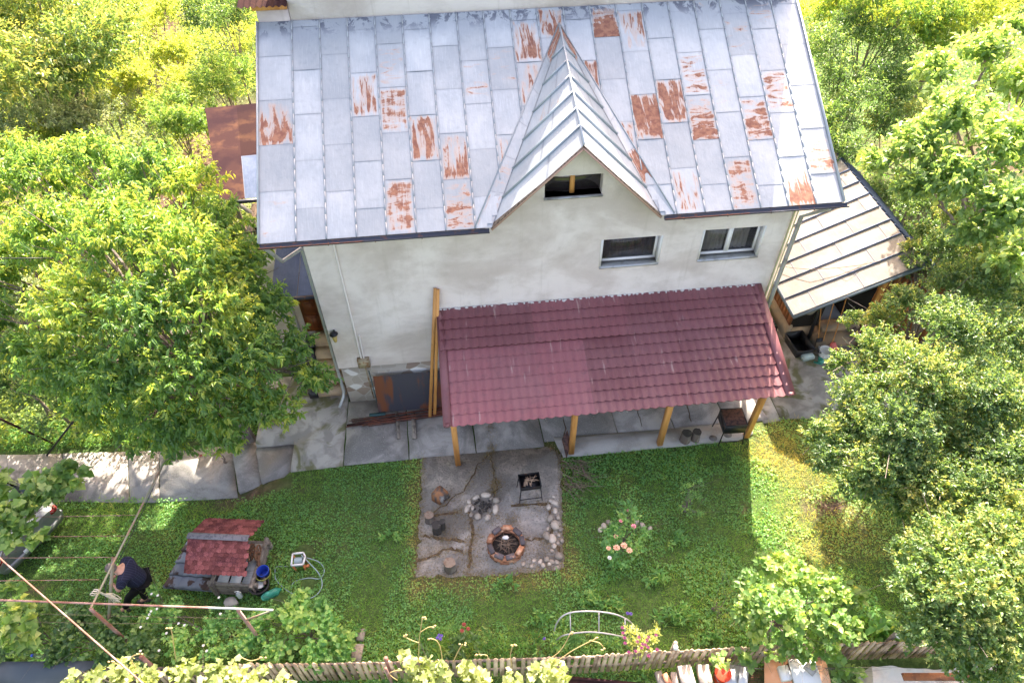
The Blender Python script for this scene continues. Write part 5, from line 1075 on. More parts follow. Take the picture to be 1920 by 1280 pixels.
# ------------------------------------------------------------------ fence
fp = [(-9.2, -5.45), (-5.66, -5.94), (-2.84, -6.33), (-.35, -6.64), (1.36, -6.79), (4.51, -7.06), (6.57, -7.16), (8.7, -7.29), (11.03, -7.48), (13.6, -7.65)]
fence = thing('picket_fence', 'weathered wooden picket fence along the near edge of the garden', 'fence', (3, -7, 0)); 
def fpt(d):
    acc = 0
    for a, b in zip(fp, fp[1:]):
        l = math.hypot(b[0]-a[0], b[1]-a[1])
        if d <= acc+l: t = (d-acc)/l; return np.array((a[0]+(b[0]-a[0])*t, a[1]+(b[1]-a[1])*t)), nrm((b[0]-a[0], b[1]-a[1]))
        acc += l
    return np.array(b), nrm((b[0]-a[0], b[1]-a[1]))
tot = sum(math.hypot(b[0]-a[0], b[1]-a[1]) for a, b in zip(fp, fp[1:])); seg = 8; per = tot/seg
for s in range(seg):
    mb = MB(); d = s*per
    while d < (s+1)*per-.01:
        p, dr2 = fpt(d); gz = float(G(p[0], p[1])); h = .98+R.uniform(-.05, .04)+gz*.3; wd = R.uniform(.068, .085); le = R.uniform(-.03, .03)
        if R.random() > .03:
            x, y = p; a = dr2*wd/2; nn = np.array((-dr2[1], dr2[0]))*.011; V = []
            for sg in (1, -1):
                for (u, z) in ((-1, .06), (1, .06), (1, h-.06), (.5, h-.015), (0, h), (-.5, h-.015), (-1, h-.06)):
                    V.append((x+a[0]*u+nn[0]*sg+dr2[0]*le*z, y+a[1]*u+nn[1]*sg+dr2[1]*le*z, max(gz, -.4)*1+z-gz*.0 if True else 0))
            mb.add(V, [(0, 1, 2, 3, 4, 5, 6), (13, 12, 11, 10, 9, 8, 7)]+[(i, 7+i, 7+(i+1) % 7, (i+1) % 7) for i in range(7)], R.random())
        d += .122+R.uniform(-.006, .006)
    mb.build('picket_panel', M['picket'], fence)
    mb = MB(); p0, d0 = fpt(s*per); p1, _ = fpt((s+1)*per-.01)
    for z in (.28, .76):
        off_ = np.array((-d0[1], d0[0]))*.035; mb.beam((p0[0]+off_[0], p0[1]+off_[1], z+float(G(*p0))*.9), (p1[0]+off_[0], p1[1]+off_[1], z+float(G(*p1))*.9), .035, .06, t=.3)
    mb.build('rail', M['woodgrey'], fence)
for px, py in ((265, 1240), (724, 1243), (1268, 1214), (1686, 1192)):
    q = P(px, py, 1.0); x, y = q[0], q[1]+.07; mb = MB(); mb.tube([(x, y, -.3), (x, y, 1.06)], .04, 8); mb.build('post', M['woodgrey'] if px > 1000 else M['pipe'], fence)
mb = MB(); q = P(724, 1243, 1.05); mb.tube([(q[0], q[1]-.1, 0), (q[0], q[1]-.1, 1.1)], .028, 8); one('iron_pipe', mb, M['pipe'], 'open ended rusty pipe standing by the picket fence behind the vine', 'pipe')
for px, py, lab in ((62, 1228, 'blue capped plastic bottle stuck on a fence picket at the far left'), (246, 1232, 'blue capped plastic bottle on the fence beside the diagonal pipe')):
    c = P(px, py, 1.0); t = thing('bottle', lab, 'bottle', tuple(c)); mb = MB(); d = np.array((.16, -.03, -.02)); mb.tube([c+d*1.3, c+d*1.25, c+d*.35, c+d*.05, c], [.02, .05, .05, .022, .02], 10); mb.build('bottle_body', M['glass_clear'], t, True); mb = MB(); mb.tube([c-d*.02, c-d*.2], .028, 10); mb.build('cap', M['bluep'], t)
c = P(1267, 1213, 1.06); mb = MB(); mb.blob(c, (.05, .05, .05), .2, 6, 1); one('post_cap', mb, M['white'], 'pale plastic cup over a fence post near the purple flowers', 'cap')
c = P(1686, 1190, 1.08); mb = MB(); mb.blob(c, (.06, .06, .05), .2, 6, 2); one('post_cap', mb, M['white'], 'pale plastic cup over a fence post near the broad leaved plant', 'cap')
# ------------------------------------------------------------------ vine trellis (garden frame of pipes)
tr = thing('vine_trellis', 'vine frame of rusty pipes and wires over the lower garden', 'trellis', (-3.5, -4.5, -.4)); TZ = 1.95
a, b = P(-150, 1119, TZ), P(512, 1143, TZ); mb = MB(); q = lerp(a, b, .82); mb.tube([a, lerp(a, b, .5), q], .019, 8, t=.5); mb.build('pipe', M['pipe'], tr, True); mb = MB(); mb.tube([q, b], .020, 8); mb.build('pipe', M['downpipe'], tr, True)
e, f_2 = P(170, 1140, TZ), P(330, 820, TZ); mb = MB(); mb.tube([e, lerp(e, f_2, .95)], .019, 8); mb.build('pipe', M['pipegreen'], tr, True)
for px, py in ((170, 1141), (446, 1143)):
    p = P(px, py, TZ); mb = MB(); mb.beam((p[0], p[1], -.45), p, .05, .04); mb.build('post', M['pipe'], tr)
p = P(462, 1164, TZ-.35); mb = MB(); mb.tube([b, (P(446, 1143, TZ)[0], P(446, 1143, TZ)[1], TZ-.45)], .02, 6); mb.build('brace', M['pipegreen'], tr)
p0, p1 = P(212, 1045, TZ-.03), P(204, 1160, .9); mb = MB(); mb.beam(p0, p1, .042, .042, t=.4); mb.build('brace', M['pipegreen'], tr)
for (px, py, qx, qy) in ((130, 966, 254, 965), (62, 1002, 234, 1004), (40, 1041, 216, 1044), (0, 1085, 186, 1086)):
    mb = MB(); p, q = P(px-200, py+2, TZ), P(qx, qy, TZ); mb.tube([p, lerp(p, q, .5)-(0, 0, .04), q], .006, 5); [mb.blob(lerp(p, q, k)-(0, 0, .03), (.02, .012, .012), .3, 5, int(k*99)) for k in (.6, .75, .9)]; mb.build('wire', M['pipe'], tr)
for (px, py, qx, qy) in ((0, 1148, 512, 1160), (60, 1165, 330, 1168)):
    mb = MB(); p, q = P(px, py, 1.5), P(qx, qy, 1.5); mb.tube([p, lerp(p, q, .5)-(0, 0, .03), q], .0025, 5); mb.build('wire', M['twig'], tr)
mb = MB(); mb.tube(smoothpath([P(316, 848, 1.9), P(280, 930, 1.7), P(262, 970, 1.5), P(225, 1045, 1.2), P(200, 1090, 1.0), P(198, 1140, .9)]), .007, 5); one('black_cable', mb, M['blackp'], 'thin black cable hanging from the greenish trellis pipe', 'cable')
mb = MB()
for i in range(16):
    s0 = P(181, 1106, TZ+.03); pts = [s0+(R.uniform(-.02, .02), 0, 0), s0+(.06+R.uniform(-.03, .03), -.02, -.12), s0+(.12+R.uniform(-.05, .05), R.uniform(-.05, .05), -.28), s0+(.2+R.uniform(-.07, .06), R.uniform(-.07, .03), -.45)]; mb.tube(smoothpath(pts, 3), .006, 4)
for k in range(3): s0 = P(181-k*4, 1106+k*6, TZ); mb.tube([s0+(.045*math.cos(a), 0.02*k, .045*math.sin(a)) for a in np.linspace(0, 6.28, 12)], .008, 5)
one('rope_bundle', mb, mat('pale_rope', (.62, .58, .50), .9), 'bundle of pale rope tied to the trellis pipe next to the person', 'rope')
a, b = P(-30, 1020, 2.6), P(300, 1308, 2.6); mb = MB(); mb.tube([a, lerp(a, b, .5), b], .013, 8, t=.3); one('iron_pipe', mb, M['pipe'], 'long thin rusty pipe running diagonally over the fence corner', 'pipe', smooth=True)
mb = MB(); mb.tube([(-7.45-.0, -.10, -.42), P(0, 785, 1.4)], .03, 6); one('garden_post', mb, M['rustplate'], 'brown iron post leaning beside the path at the left edge', 'post')
mb = MB(); mb.tube([P(88, 853, -.4), P(137, 790, .6)], .025, 6); one('garden_post', mb, M['blacksteel'], 'slanted dark iron post by the path under the cherry tree', 'post')
mb = MB(); mb.tube(smoothpath([P(360, 455, 4.2), P(420, 445, 4.5), P(486, 432, 5.2)]), .012, 5); one('power_cable', mb, M['blackp'], 'black cable running from the cherry tree to the roof corner', 'cable')
mb = MB(); mb.tube([P(-40, 484, 5.5), P(101, 484, 5.2)], .012, 5); one('power_cable', mb, M['blackp'], 'black cable above the cherry tree at the left edge', 'cable')
# stairs stone edging in lower bed
for i, (px, py, w_, l_) in enumerate(((677, 1190, .14, .22), (670, 1225, .2, .34), (662, 1247, .2, .12))):
    c = P(px, py, .0); mb = MB(); mb.box((-w_/2, -l_/2, -.05), (w_/2, l_/2, .05), R.random()); mb.rot(-.15); mb.move((c[0], c[1], 0)); one('edging_brick', mb, M['stone'], ['small pinkish edging block by the elder bush, the farthest', 'large pinkish edging block by the elder bush', 'pinkish edging block nearest the fence by the elder bush'][i], 'brick')
# metal arch
mb = MB(); p = [P(1037, 1210, 0), P(1042, 1172, .45), P(1062, 1150, .72), P(1105, 1145, .78), P(1150, 1150, .74), P(1178, 1162, .6), P(1192, 1178, .3), P(1196, 1188, 0)]
t = thing('garden_arch', 'low silver tube arch lying over the flower bed', 'arch', tuple(P(1115, 1200, 0))); mb.tube(smoothpath(p), .015, 8); mb.tube(smoothpath([P(1040, 1208, .05), P(1046, 1197, .3), P(1062, 1189, .5), P(1105, 1184, .55), P(1150, 1189, .5), P(1178, 1196, .35)]), .015, 8)
mb.build('hoop', M['steel'], t, True); mb = MB()
for a, b in (((1069, 1149), (1070, 1187)), ((1123, 1146), (1123, 1185)), ((1172, 1158), (1172, 1190))): mb.tube([P(*a, .72), P(*b, .53)], .012, 6)
mb.build('rungs', M['steel'], t)
# ------------------------------------------------------------------ neighbour's yard along the bottom edge
def blocks(lst):
    for i, (px, py, w_, l_, h, rz, z, m, lab) in enumerate(lst):
        c = P(px, py, z); mb = MB(); mb.box((-w_/2, -l_/2, 0), (w_/2, l_/2, h), R.uniform(.3, .9)); mb.rot(rz); mb.move((c[0], c[1], z-h)); one('stone_block', mb, M[m], lab, 'block')
blocks([(1239, 1272, .12, .28, .12, .1, .55, 'stone', 'leftmost small sand coloured block behind the fence'), (1252, 1274, .10, .24, .14, .3, .6, 'brick', 'reddish block between the small sand coloured blocks'), (1266, 1273, .12, .26, .12, -.1, .55, 'stone', 'small sand coloured block left of the two big ones'),
        (1289, 1268, .24, .4, .16, .03, .65, 'stone', 'big pale stone block, the left of the two beside the red bucket'), (1323, 1268, .22, .42, .16, -.08, .65, 'stone', 'big pale stone block directly left of the red bucket'), (1520, 1252, .15, .2, .05, .6, .85, 'concrete_light', 'flat grey tile lying on the white foam slab')])
t = thing('red_bucket', 'orange red paint bucket with lid behind the fence', 'bucket', tuple(P(1349, 1272, .3))); c = P(1349, 1272, .3); mb = MB(); mb.lathe(c, [(.12, 0), (.14, .3), (.15, .3), (.15, .33), (.13, .335)], 24); mb.build('bucket_body', M['redp'], t, True); mb = MB(); mb.tube([c+(-.15, 0, .3), c+(-.1, -.1, .2), c+(.1, -.1, .2), c+(.15, 0, .3)], .006, 5); mb.build('handle', M['steel'], t)
for k, (pts, lab, m) in enumerate((([(1363, 1245), (1392, 1245), (1396, 1285), (1358, 1285)], 'blue grey bent sheet metal piece right of the red bucket', 'downpipe'), ([(1388, 1250), (1405, 1248), (1401, 1285), (1384, 1285)], 'narrow silvery sheet strip leaning beside the blue grey one', 'steel'))):
    mb = MB(); mb.plate([P(x, y, .55+.03*k) for x, y in pts][::-1], .01); one('sheet_metal', mb, M[m], lab, 'sheet metal')
mb = MB()
for i in range(12): mb.beam(P(1402+i*3, 1248, .35), P(1398+i*3.2, 1290, .35), .008); mb.beam(P(1400, 1249+i*3.4, .36), P(1436, 1249+i*3.4, .36), .008)
one('wire_mesh', mb, M['rebar'], 'rusty wire mesh panel left of the salmon board', 'mesh')
mb = MB(); mb.plate([P(1434, 1290, .5), P(1560, 1290, .5), P(1548, 1232, .6), P(1434, 1236, .6)], .04); one('salmon_board', mb, M['salmon'], 'large salmon coloured board lying behind the fence', 'board')
mb = MB(); c = P(1470, 1263, .6); mb.box((-.09, -.12, 0), (.09, .12, .12)); mb.move((c[0], c[1], .57)); one('foam_block', mb, M['white'], 'small white foam block on the salmon board', 'block')
mb = MB(); c = P(1508, 1258, .7); mb.box((-.24, -.2, .12), (.24, .2, .17)); mb.box((-.22, -.18, 0), (.22, .18, .117), m=1); mb.rot(-.1); mb.move((c[0], c[1], .57)); one('foam_slab', mb, [M['white'], M['cutwood']], 'white foam slab on a wooden box on the salmon board', 'slab')
mb = MB(); V = []; nu, nv = 60, 16; r = np.random.default_rng(5)
for j in range(nv+1):
    for i in range(nu+1):
        u, v = i/nu, j/nv; p = P(1610+340*u, 1250+50*v+8*math.sin(6*u), .25); V.append((p[0], p[1], .35+.16*vnoise(np.array([p[0]]), np.array([p[1]]), .22, 4)[0]+.12*math.sin(u*9)*(1-v)-.3*(u < .04)-.25*(j == 0)))
mb.add(V, [(j*(nu+1)+i, (j+1)*(nu+1)+i, (j+1)*(nu+1)+i+1, j*(nu+1)+i+1) for j in range(nv) for i in range(nu)]); one('tarpaulin', mb, M['cloth_grey'], 'crumpled pale tarpaulin covering a heap behind the fence at right', 'tarpaulin', smooth=True)
mb = MB(); mb.beam(P(1693, 1268, .75), P(1818, 1268, .75), .12, .05, t=.5); one('brown_beam', mb, M['woodplank'], 'brown painted beam lying on the tarpaulin', 'beam')
mb = MB(); mb.beam(P(1828, 1270, .75), P(1925, 1272, .75), .10, .04, t=.5); one('white_plank', mb, M['pvc'], 'white plank lying right of the brown beam on the tarpaulin', 'plank')
mb = MB(); mb.beam(P(1042, 1268, .4), P(1215, 1284, .4), .05, .08); mb.beam(P(1042, 1274, .4), P(1200, 1290, .4), .14, .02); one('metal_trough', mb, M['rustplate'], 'reddish brown metal profile lying along the fence at the bottom', 'profile')
mb = MB(); V = [P(-60, 1240, .55), P(196, 1238, .55), P(150, 1262, .52), P(120, 1300, .4), P(-60, 1300, .4)]; mb.plate(V[::-1] if nrm(np.cross(V[1]-V[0], V[2]-V[0]))[2] < 0 else V, .03); mb.v = [v for v in mb.v]; one('dark_cover', mb, mat('dark_blue_grey_sheet', (.05, .065, .085), .4, 0, [(1.3, (.09, .10, .12), .45, .65)]), 'dark blue grey roof sheet beyond the fence in the bottom left corner', 'roof')
mb = MB(); mb.plate([P(174, 1262, .6), P(200, 1262, .6), P(186, 1238, .75)], .02); one('teal_cover', mb, mat('teal', (.03, .14, .16), .5), 'small teal plastic cover by the fence beside the vine', 'cover')
# ------------------------------------------------------------------ car
car = thing('parked_car', 'silver car parked half out of view at the left edge of the garden', 'car', (-7.6, -2.6, -.43)); cz0 = -.42; ca = math.atan2(-1.0, -.50)
fw = nrm(P(97, 985, .3)-P(62, 1040, .3)); 
ctr_ = P(75, 1012, .3); ax_f = np.array((-.86, .51, 0)); ax_f = nrm(ax_f); ax_s = np.array((ax_f[1], -ax_f[0], 0))
rear = np.array((ctr_[0]-.30, ctr_[1]+.12, cz0))
def cp(s, l, z): return rear+ax_f*s+ax_s*l+np.array((0, 0, z))
secs = [(0.0, .62, .30, .62), (.05, .78, .22, .78), (.35, .85, .20, .92), (.8, .87, .20, .96), (1.6, .87, .20, .97), (3.0, .87, .20, .95), (3.7, .84, .22, .85), (4.1, .72, .28, .65)]
mb = MB(); V = []
for s, hw, z0, z1 in secs:
    for a in np.linspace(0, 2*math.pi, 20, endpoint=False):
        c, q = math.cos(a), math.sin(a); V.append(cp(s, hw*np.sign(c)*abs(c)**.35, (z0+z1)/2+(z1-z0)/2*np.sign(q)*abs(q)**.45))
k = 20; mb.add(V, [(i*k+j, i*k+(j+1) % k, (i+1)*k+(j+1) % k, (i+1)*k+j) for i in range(len(secs)-1) for j in range(k)]+[tuple(range(k))[::-1], tuple(range(7*k, 8*k))])
M['carpaint'] = mat('silver_paint', (.20, .215, .22), .35, .5, tone=.1, Coat_Weight=.5)
mb.build('body', M['carpaint'], car, True); mb = MB(); V = []
cs = [(.45, .66, .93), (1.05, .60, 1.38), (2.2, .60, 1.42), (3.0, .68, .96)]
for s, hw, z in cs: V += [cp(s, -hw, z), cp(s, hw, z)]
V += [cp(.35, -.8, .92), cp(.35, .8, .92), cp(3.1, .8, .92), cp(3.1, -.8, .92)]
mb.add(V, [(0, 1, 3, 2), (4, 5, 7, 6), (8, 2, 0), (9, 1, 3)], m=0); mb.add(V, [(8, 9, 1, 0), (8, 2, 4, 6, 11), (9, 10, 7, 5, 3)], m=0); mb.add([V[2], V[3], V[5], V[4]], [(0, 1, 2, 3)], m=1)
mb.build('cabin', [mat('car_glass', (.10, .12, .14), .05, 0, spec=1., tone=.05), M['carpaint']], car)
for l in (-.68, .68):
    mb = MB(); mb.blob(cp(.10, l, .68), (.10, .12, .07), .05, 9, 3); mb.build('tail_light', mat('lamp_red', (.16, .01, .008), .2), car, True)
for s in (.75, 3.2):
    for l in (-.80, .80):
        mb = MB(); mb.tube([cp(s, l-.09, .30), cp(s, l+.09, .30)], .30, 20); wh = mb.build('wheel', M['blackp'], car, True); mb = MB(); mb.tube([cp(s, l-.095, .30), cp(s, l+.095, .30)], .19, 14); mb.build('rim', M['steel'], wh, True)
mb = MB(); mb.tube([cp(.14, -.80, .42), cp(.0, -.6, .42), cp(-.04, 0, .42), cp(.0, .6, .42), cp(.14, .80, .42)], .05, 8); mb.build('bumper', M['carpaint'], car, True)
mb = MB(); mb.box((-.26, -.01, .0), (.26, .01, .11)); mb.v = [cp(-.07+y, x, .45+z) for x, y, z in mb.v]; mb.build('number_plate', M['white'], car)
# ------------------------------------------------------------------ person
def skin(name, m, verts, edges, radii, parent, sub=2, root=0):
    me = bpy.data.meshes.new(name); off_ = np.array(WL[parent]); me.from_pydata([tuple(np.array(v, float)-off_) for v in verts], edges, []); me.materials.append(m); o = link(name, me, parent); WL[o] = WL[parent]
    sm = o.modifiers.new('skin', 'SKIN'); sm.use_smooth_shade = True; sv = me.skin_vertices[0].data
    for i, r_ in enumerate(radii): sv[i].radius = (r_, r_) if not hasattr(r_, '__len__') else r_
    sv[root].use_root = True; s2 = o.modifiers.new('sub', 'SUBSURF'); s2.levels = sub; s2.render_levels = sub; return o
fz_ = float(G(-4.2, -4.5)); fA = P(276, 1124, fz_+.06); fB = P(238, 1142, fz_+.06)     # feet
person = thing('person', 'man in a navy checked shirt and black trousers bending over a phone by the trellis', 'person', (fA[0]*.5+fB[0]*.5, fA[1]*.5+fB[1]*.5, fz_))
hd = np.array((-1.0, -.12, 0.)); hd = nrm(hd); sd_ = np.array((-hd[1], hd[0], 0))    # facing direction, his right... side
hip = np.array((-3.86, -4.47, fz_+.88)); U = np.array((0, 0, 1.))
chest = hip+hd*.07+U*.35; neckp = hip+hd*.14+U*.55; headc = hip+hd*.28+U*.66
shL, shR = neckp-hd*.05-U*.05+sd_*.19, neckp-hd*.05-U*.05-sd_*.19
phone_c = hip+hd*.46+U*.20
elL, elR = shL+hd*.16-U*.24+sd_*.10, shR+hd*.16-U*.24-sd_*.10
wrL, wrR = phone_c+sd_*.10-hd*.06, phone_c-sd_*.10-hd*.06
knA, knB = lerp(hip+sd_*-.09, fA+U*.05, .5)+hd*.06, lerp(hip+sd_*.09, fB+U*.05, .5)+hd*.08
skinm = mat('skin', (.55, .30, .22), .55, tone=.05)
V = [hip, hip+hd*.1+U*.2, chest, neckp, neckp+hd*.06+U*.03, headc-hd*.0, headc+hd*.07-U*.0, shL, elL, wrL, shR, elR, wrR, hip-sd_*.09-U*.05, knA, fA+U*.06, fA+hd*.14, hip+sd_*.09-U*.05, knB, fB+U*.06, fB+hd*.14]
Ed = [(0, 1), (1, 2), (2, 3), (3, 4), (4, 5), (5, 6), (3, 7), (7, 8), (8, 9), (3, 10), (10, 11), (11, 12), (0, 13), (13, 14), (14, 15), (15, 16), (0, 17), (17, 18), (18, 19), (19, 20)]
Rr = [.14, .15, .15, .075, .06, .098, .085, .065, .045, .03, .065, .045, .03, .09, .06, .045, .04, .09, .06, .045, .04]
body = skin('body', skinm, V, Ed, Rr, person)
V = [hip-U*.07, hip+hd*.05+U*.2, chest, neckp-hd*.03-U*.02, shL, lerp(shL, elL, .75), shR, lerp(shR, elR, .75)]
navy = N('navy_check'); ck = []
for ax_i in range(2):
    mp2 = navy.n('ShaderNodeSeparateXYZ'); navy.L(navy.coord(), mp2.inputs[0]); s1 = navy.val('ADD', mp2.outputs[0], mp2.outputs[2] if ax_i else navy.val('MULTIPLY', mp2.outputs[1], 1)); s1 = mp2.outputs[1] if ax_i else navy.val('ADD', mp2.outputs[0], mp2.outputs[2])
    ck.append(navy.val('LESS_THAN', navy.val('FRACT', navy.val('MULTIPLY', s1, 20.)), .09))
M['navy'] = navy.done(navy.bsdf(navy.mix(navy.val('MAXIMUM', ck[0], ck[1]), (.010, .011, .032), (.045, .05, .10)), .9))
skin('shirt', M['navy'], V, [(0, 1), (1, 2), (2, 3), (3, 4), (4, 5), (3, 6), (6, 7)], [(.21, .21), .22, .21, .11, .115, .095, .115, .095], person)
skin('trousers', mat('black_cloth', (.006, .006, .010), .9), [hip+U*.02, hip-sd_*.10-U*.06, knA, fA+U*.07, hip+sd_*.10-U*.06, knB, fB+U*.07], [(0, 1), (1, 2), (2, 3), (0, 4), (4, 5), (5, 6)], [.165, .115, .085, .065, .115, .085, .065], person)
for f0 in (fA, fB):
    mb = MB(); mb.blob(f0+hd*.07-U*.02, (.15, .065, .06), .05, 9, 1); mb.build('shoe', M['blackp'], person, True)
mb = MB(); mb.blob((0, 0, 0), (.108, .092, .10), .02, 14, 2); mb.v = [tuple(headc-hd*.01+U*.03+np.array(v)) for v in mb.v if True]; mb.build('hair', mat('grey_hair', (.13, .11, .10), .9, 0, [(40, (.2, .17, .16), .5, .6)]), person, True)
for s in (-1, 1):
    mb = MB(); mb.blob(headc+sd_*s*.10-U*.01, (.02, .012, .03), .05, 7, 1); mb.build('ear', skinm, person, True)
mb = MB(); mb.blob(headc+hd*.115-U*.045, (.02, .016, .02), .05, 7, 1); mb.blob(headc+hd*.09-U*.02+sd_*.035, (.012, .012, .010), .05, 7, 1, t=.0); mb.blob(headc+hd*.09-U*.02-sd_*.035, (.012, .012, .010), .05, 7, 1, t=.0); mb.build('nose', skinm, person, True)
for s, wr in ((1, wrL), (-1, wrR)):       # hands: palm, four curled fingers, thumb
    tc = phone_c+sd_*s*.055-U*.005; pv = [wr, lerp(wr, tc, .45)]; ed = [(0, 1)]; rd = [.026, .034]
    for k in range(4):
        b0 = lerp(wr, tc, .75)+hd*(.045-.026*k)-U*.012; b1 = b0+(tc-wr)*.35-U*.02; b2 = b1+(tc-wr)*.15+U*.012; i0 = len(pv); pv += [b0, b1, b2]; ed += [(1, i0), (i0, i0+1), (i0+1, i0+2)]; rd += [.011, .009, .008]
    th = lerp(wr, tc, .5)-hd*.04+U*.02; i0 = len(pv); pv += [th, tc+U*.022-hd*.01]; ed += [(1, i0), (i0, i0+1)]; rd += [.012, .009]
    skin('hand', skinm, pv, ed, rd, person, 1)
mb = MB(); mb.tube([lerp(elR, wrR, .80), lerp(elR, wrR, .90)], .037, 10); mb.build('wristwatch', M['white'], person, True)
t = thing('phone', 'pale smartphone in a dark case held in the hands of the man', 'phone', tuple(phone_c)); mb = MB(); mb.box((-.038, -.075, 0), (.038, .075, .009)); mb.rot(.12); mb.move(phone_c); mb.build('case', M['blackp'], t); mb = MB(); mb.box((-.034, -.070, .0092), (.034, .070, .0115)); mb.rot(.12); mb.move(phone_c); mb.build('screen', mat('phone_screen', (.45, .48, .55), .2), t)
# ------------------------------------------------------------------ trees
tree('cherry_tree', 'big cherry tree with long drooping leaves left of the house', 'tree', (-2.5, -.62, float(G(-2.5, -.62))),
     pc([(55, 320, 5, 1.0), (165, 295, 5.3, 1.0), (270, 320, 5.4, 1.0), (350, 345, 5.2, .9), (395, 420, 4.9, .9), (100, 430, 5.2, 1.1), (220, 430, 5.6, 1.2), (330, 470, 5.4, 1.1), (425, 490, 4.6, .8), (40, 470, 4.6, 1.0), (150, 560, 4.8, 1.1), (270, 570, 5, 1.1), (390, 570, 4.8, 1.0), (480, 560, 4.1, .8),
         (60, 650, 3.8, .7), (120, 670, 3.9, .9), (220, 680, 4.1, 1), (340, 680, 4.2, 1), (450, 660, 4, .9), (530, 640, 3.4, .65), (575, 700, 3.0, .5), (600, 705, 2.9, .35), (180, 750, 3.0, .75), (290, 765, 3.2, .85), (400, 760, 3.1, .8), (490, 745, 3.0, .7), (420, 815, 2.5, .45), (330, 815, 2.5, .5), (530, 765, 2.8, .45), (250, 820, 2.3, .35), (20, 290, 4.4, .9), (480, 470, 4.2, .4), (-60, 380, 4.8, 1.1), (-50, 520, 4.6, 1.1), (-70, 650, 3.8, 1.0), (-160, 450, 4.6, 1.2), (-10, 590, 4.2, .8)])+[(-4.2, 2.8, 3.8, .8), (-5.5, 2.7, 3.6, .75), (-3.1, 3.2, 4.0, .7), (-6.9, 2.6, 3.6, .8), (-5.0, 3.9, 4.4, .7), (-6.3, 4.0, 4.4, .7), (-7.9, 2.4, 3.8, .8)],  # closing clumps: unseen foliage added behind the crown to dapple the left lawn
     'leaf_cherry', .17, 165, 14, .148, .055, .75, 'hex', 11, tl=.42, upb=.3)
tree('plum_tree', 'dense plum tree with dark small leaves in front of the shed', 'tree', (14.0, -.9, 0),
     pc([(1765, 475, 3.6, .6), (1850, 540, 3.8, .9), (1700, 575, 3.4, .6), (1780, 620, 3.8, .9), (1890, 640, 3.8, .9), (1650, 655, 3.2, .6), (1730, 700, 3.6, .9), (1840, 730, 3.6, .8), (1605, 735, 2.9, .6), (1690, 790, 3.3, .75), (1575, 805, 2.6, .5), (1650, 860, 2.9, .6), (1555, 850, 2.5, .42), (1600, 600, 2.6, .3), (1820, 480, 3.3, .6), (1640, 710, 2.9, .55), (1712, 468, 3.4, .32), (1735, 440, 3.5, .3), (1780, 410, 3.4, .45), (1780, 540, 3.5, .7), (1660, 600, 3.0, .5), (1620, 790, 2.8, .6), (1760, 770, 3.1, .8), (1840, 830, 3.0, .7), (1535, 815, 2.3, .35), (1580, 680, 2.7, .35), (1700, 850, 2.9, .6), (1900, 560, 3.6, .7), (1720, 500, 3.2, .4)]),
     'leaf_plum', .13, 560, 13, .082, .040, .15, 'hex', 12, upb=.5, tl=.4)
tree('plum_tree', 'second plum tree nearer the camera at the right edge above the lawn', 'tree', (13.2, -3.4, 0),
     pc([(1740, 895, 2.8, .65), (1830, 915, 3.0, .75), (1640, 915, 2.5, .45), (1900, 870, 3.3, .8), (1905, 960, 3.2, .7), (1780, 850, 2.6, .5), (1690, 880, 2.6, .5), (1840, 985, 2.6, .6), (1700, 945, 2.3, .4), (1905, 780, 3.4, .7), (1600, 905, 2.5, .4), (1780, 940, 2.8, .6), (1720, 930, 2.6, .5), (1850, 860, 3.0, .6)]),
     'leaf_plum', .10, 560, 13, .082, .040, .15, 'hex', 13, upb=.5, tl=.4)
tree('apple_tree', 'lighter green fruit tree in the lower right corner by the fence', 'tree', (12.3, -6.3, 0),
     pc([(1765, 1025, 3, .6), (1850, 1020, 3.2, .75), (1735, 1100, 2.8, .6), (1820, 1100, 3.2, .8), (1905, 1090, 3.2, .8), (1780, 1175, 2.7, .65), (1870, 1195, 2.8, .75), (1720, 1175, 2.2, .4), (1800, 1225, 2.2, .45), (1900, 1240, 2.3, .5), (1790, 1060, 3, .6), (1760, 1140, 2.7, .5), (1840, 1160, 3, .6), (1700, 1040, 2.5, .35), (1890, 1010, 3.2, .6), (1850, 1250, 2.3, .5)]),
     'leaf_plum', .10, 430, 12, .08, .046, .2, 'hex', 14, upb=.4, vary=.1)
tree('walnut_tree', 'big leaved bright tree rising at the upper right edge', 'tree', (16.8, 1.2, 0),
     pc([(1755, 135, 6, .75), (1850, 95, 6.3, .9), (1910, 160, 6, 1), (1800, 215, 6, .9), (1725, 265, 5.6, .75), (1655, 300, 5.2, .5), (1880, 265, 5.8, 1), (1785, 320, 5.4, .9), (1715, 350, 5, .55), (1880, 375, 5.3, .85), (1830, 425, 4.8, .6), (1905, 470, 4.8, .65), (1905, 50, 5.6, .6)]),
     'leaf_large', .16, 165, 9, .185, .115, .35, 'hex', 15, upb=.5, tl=.6)
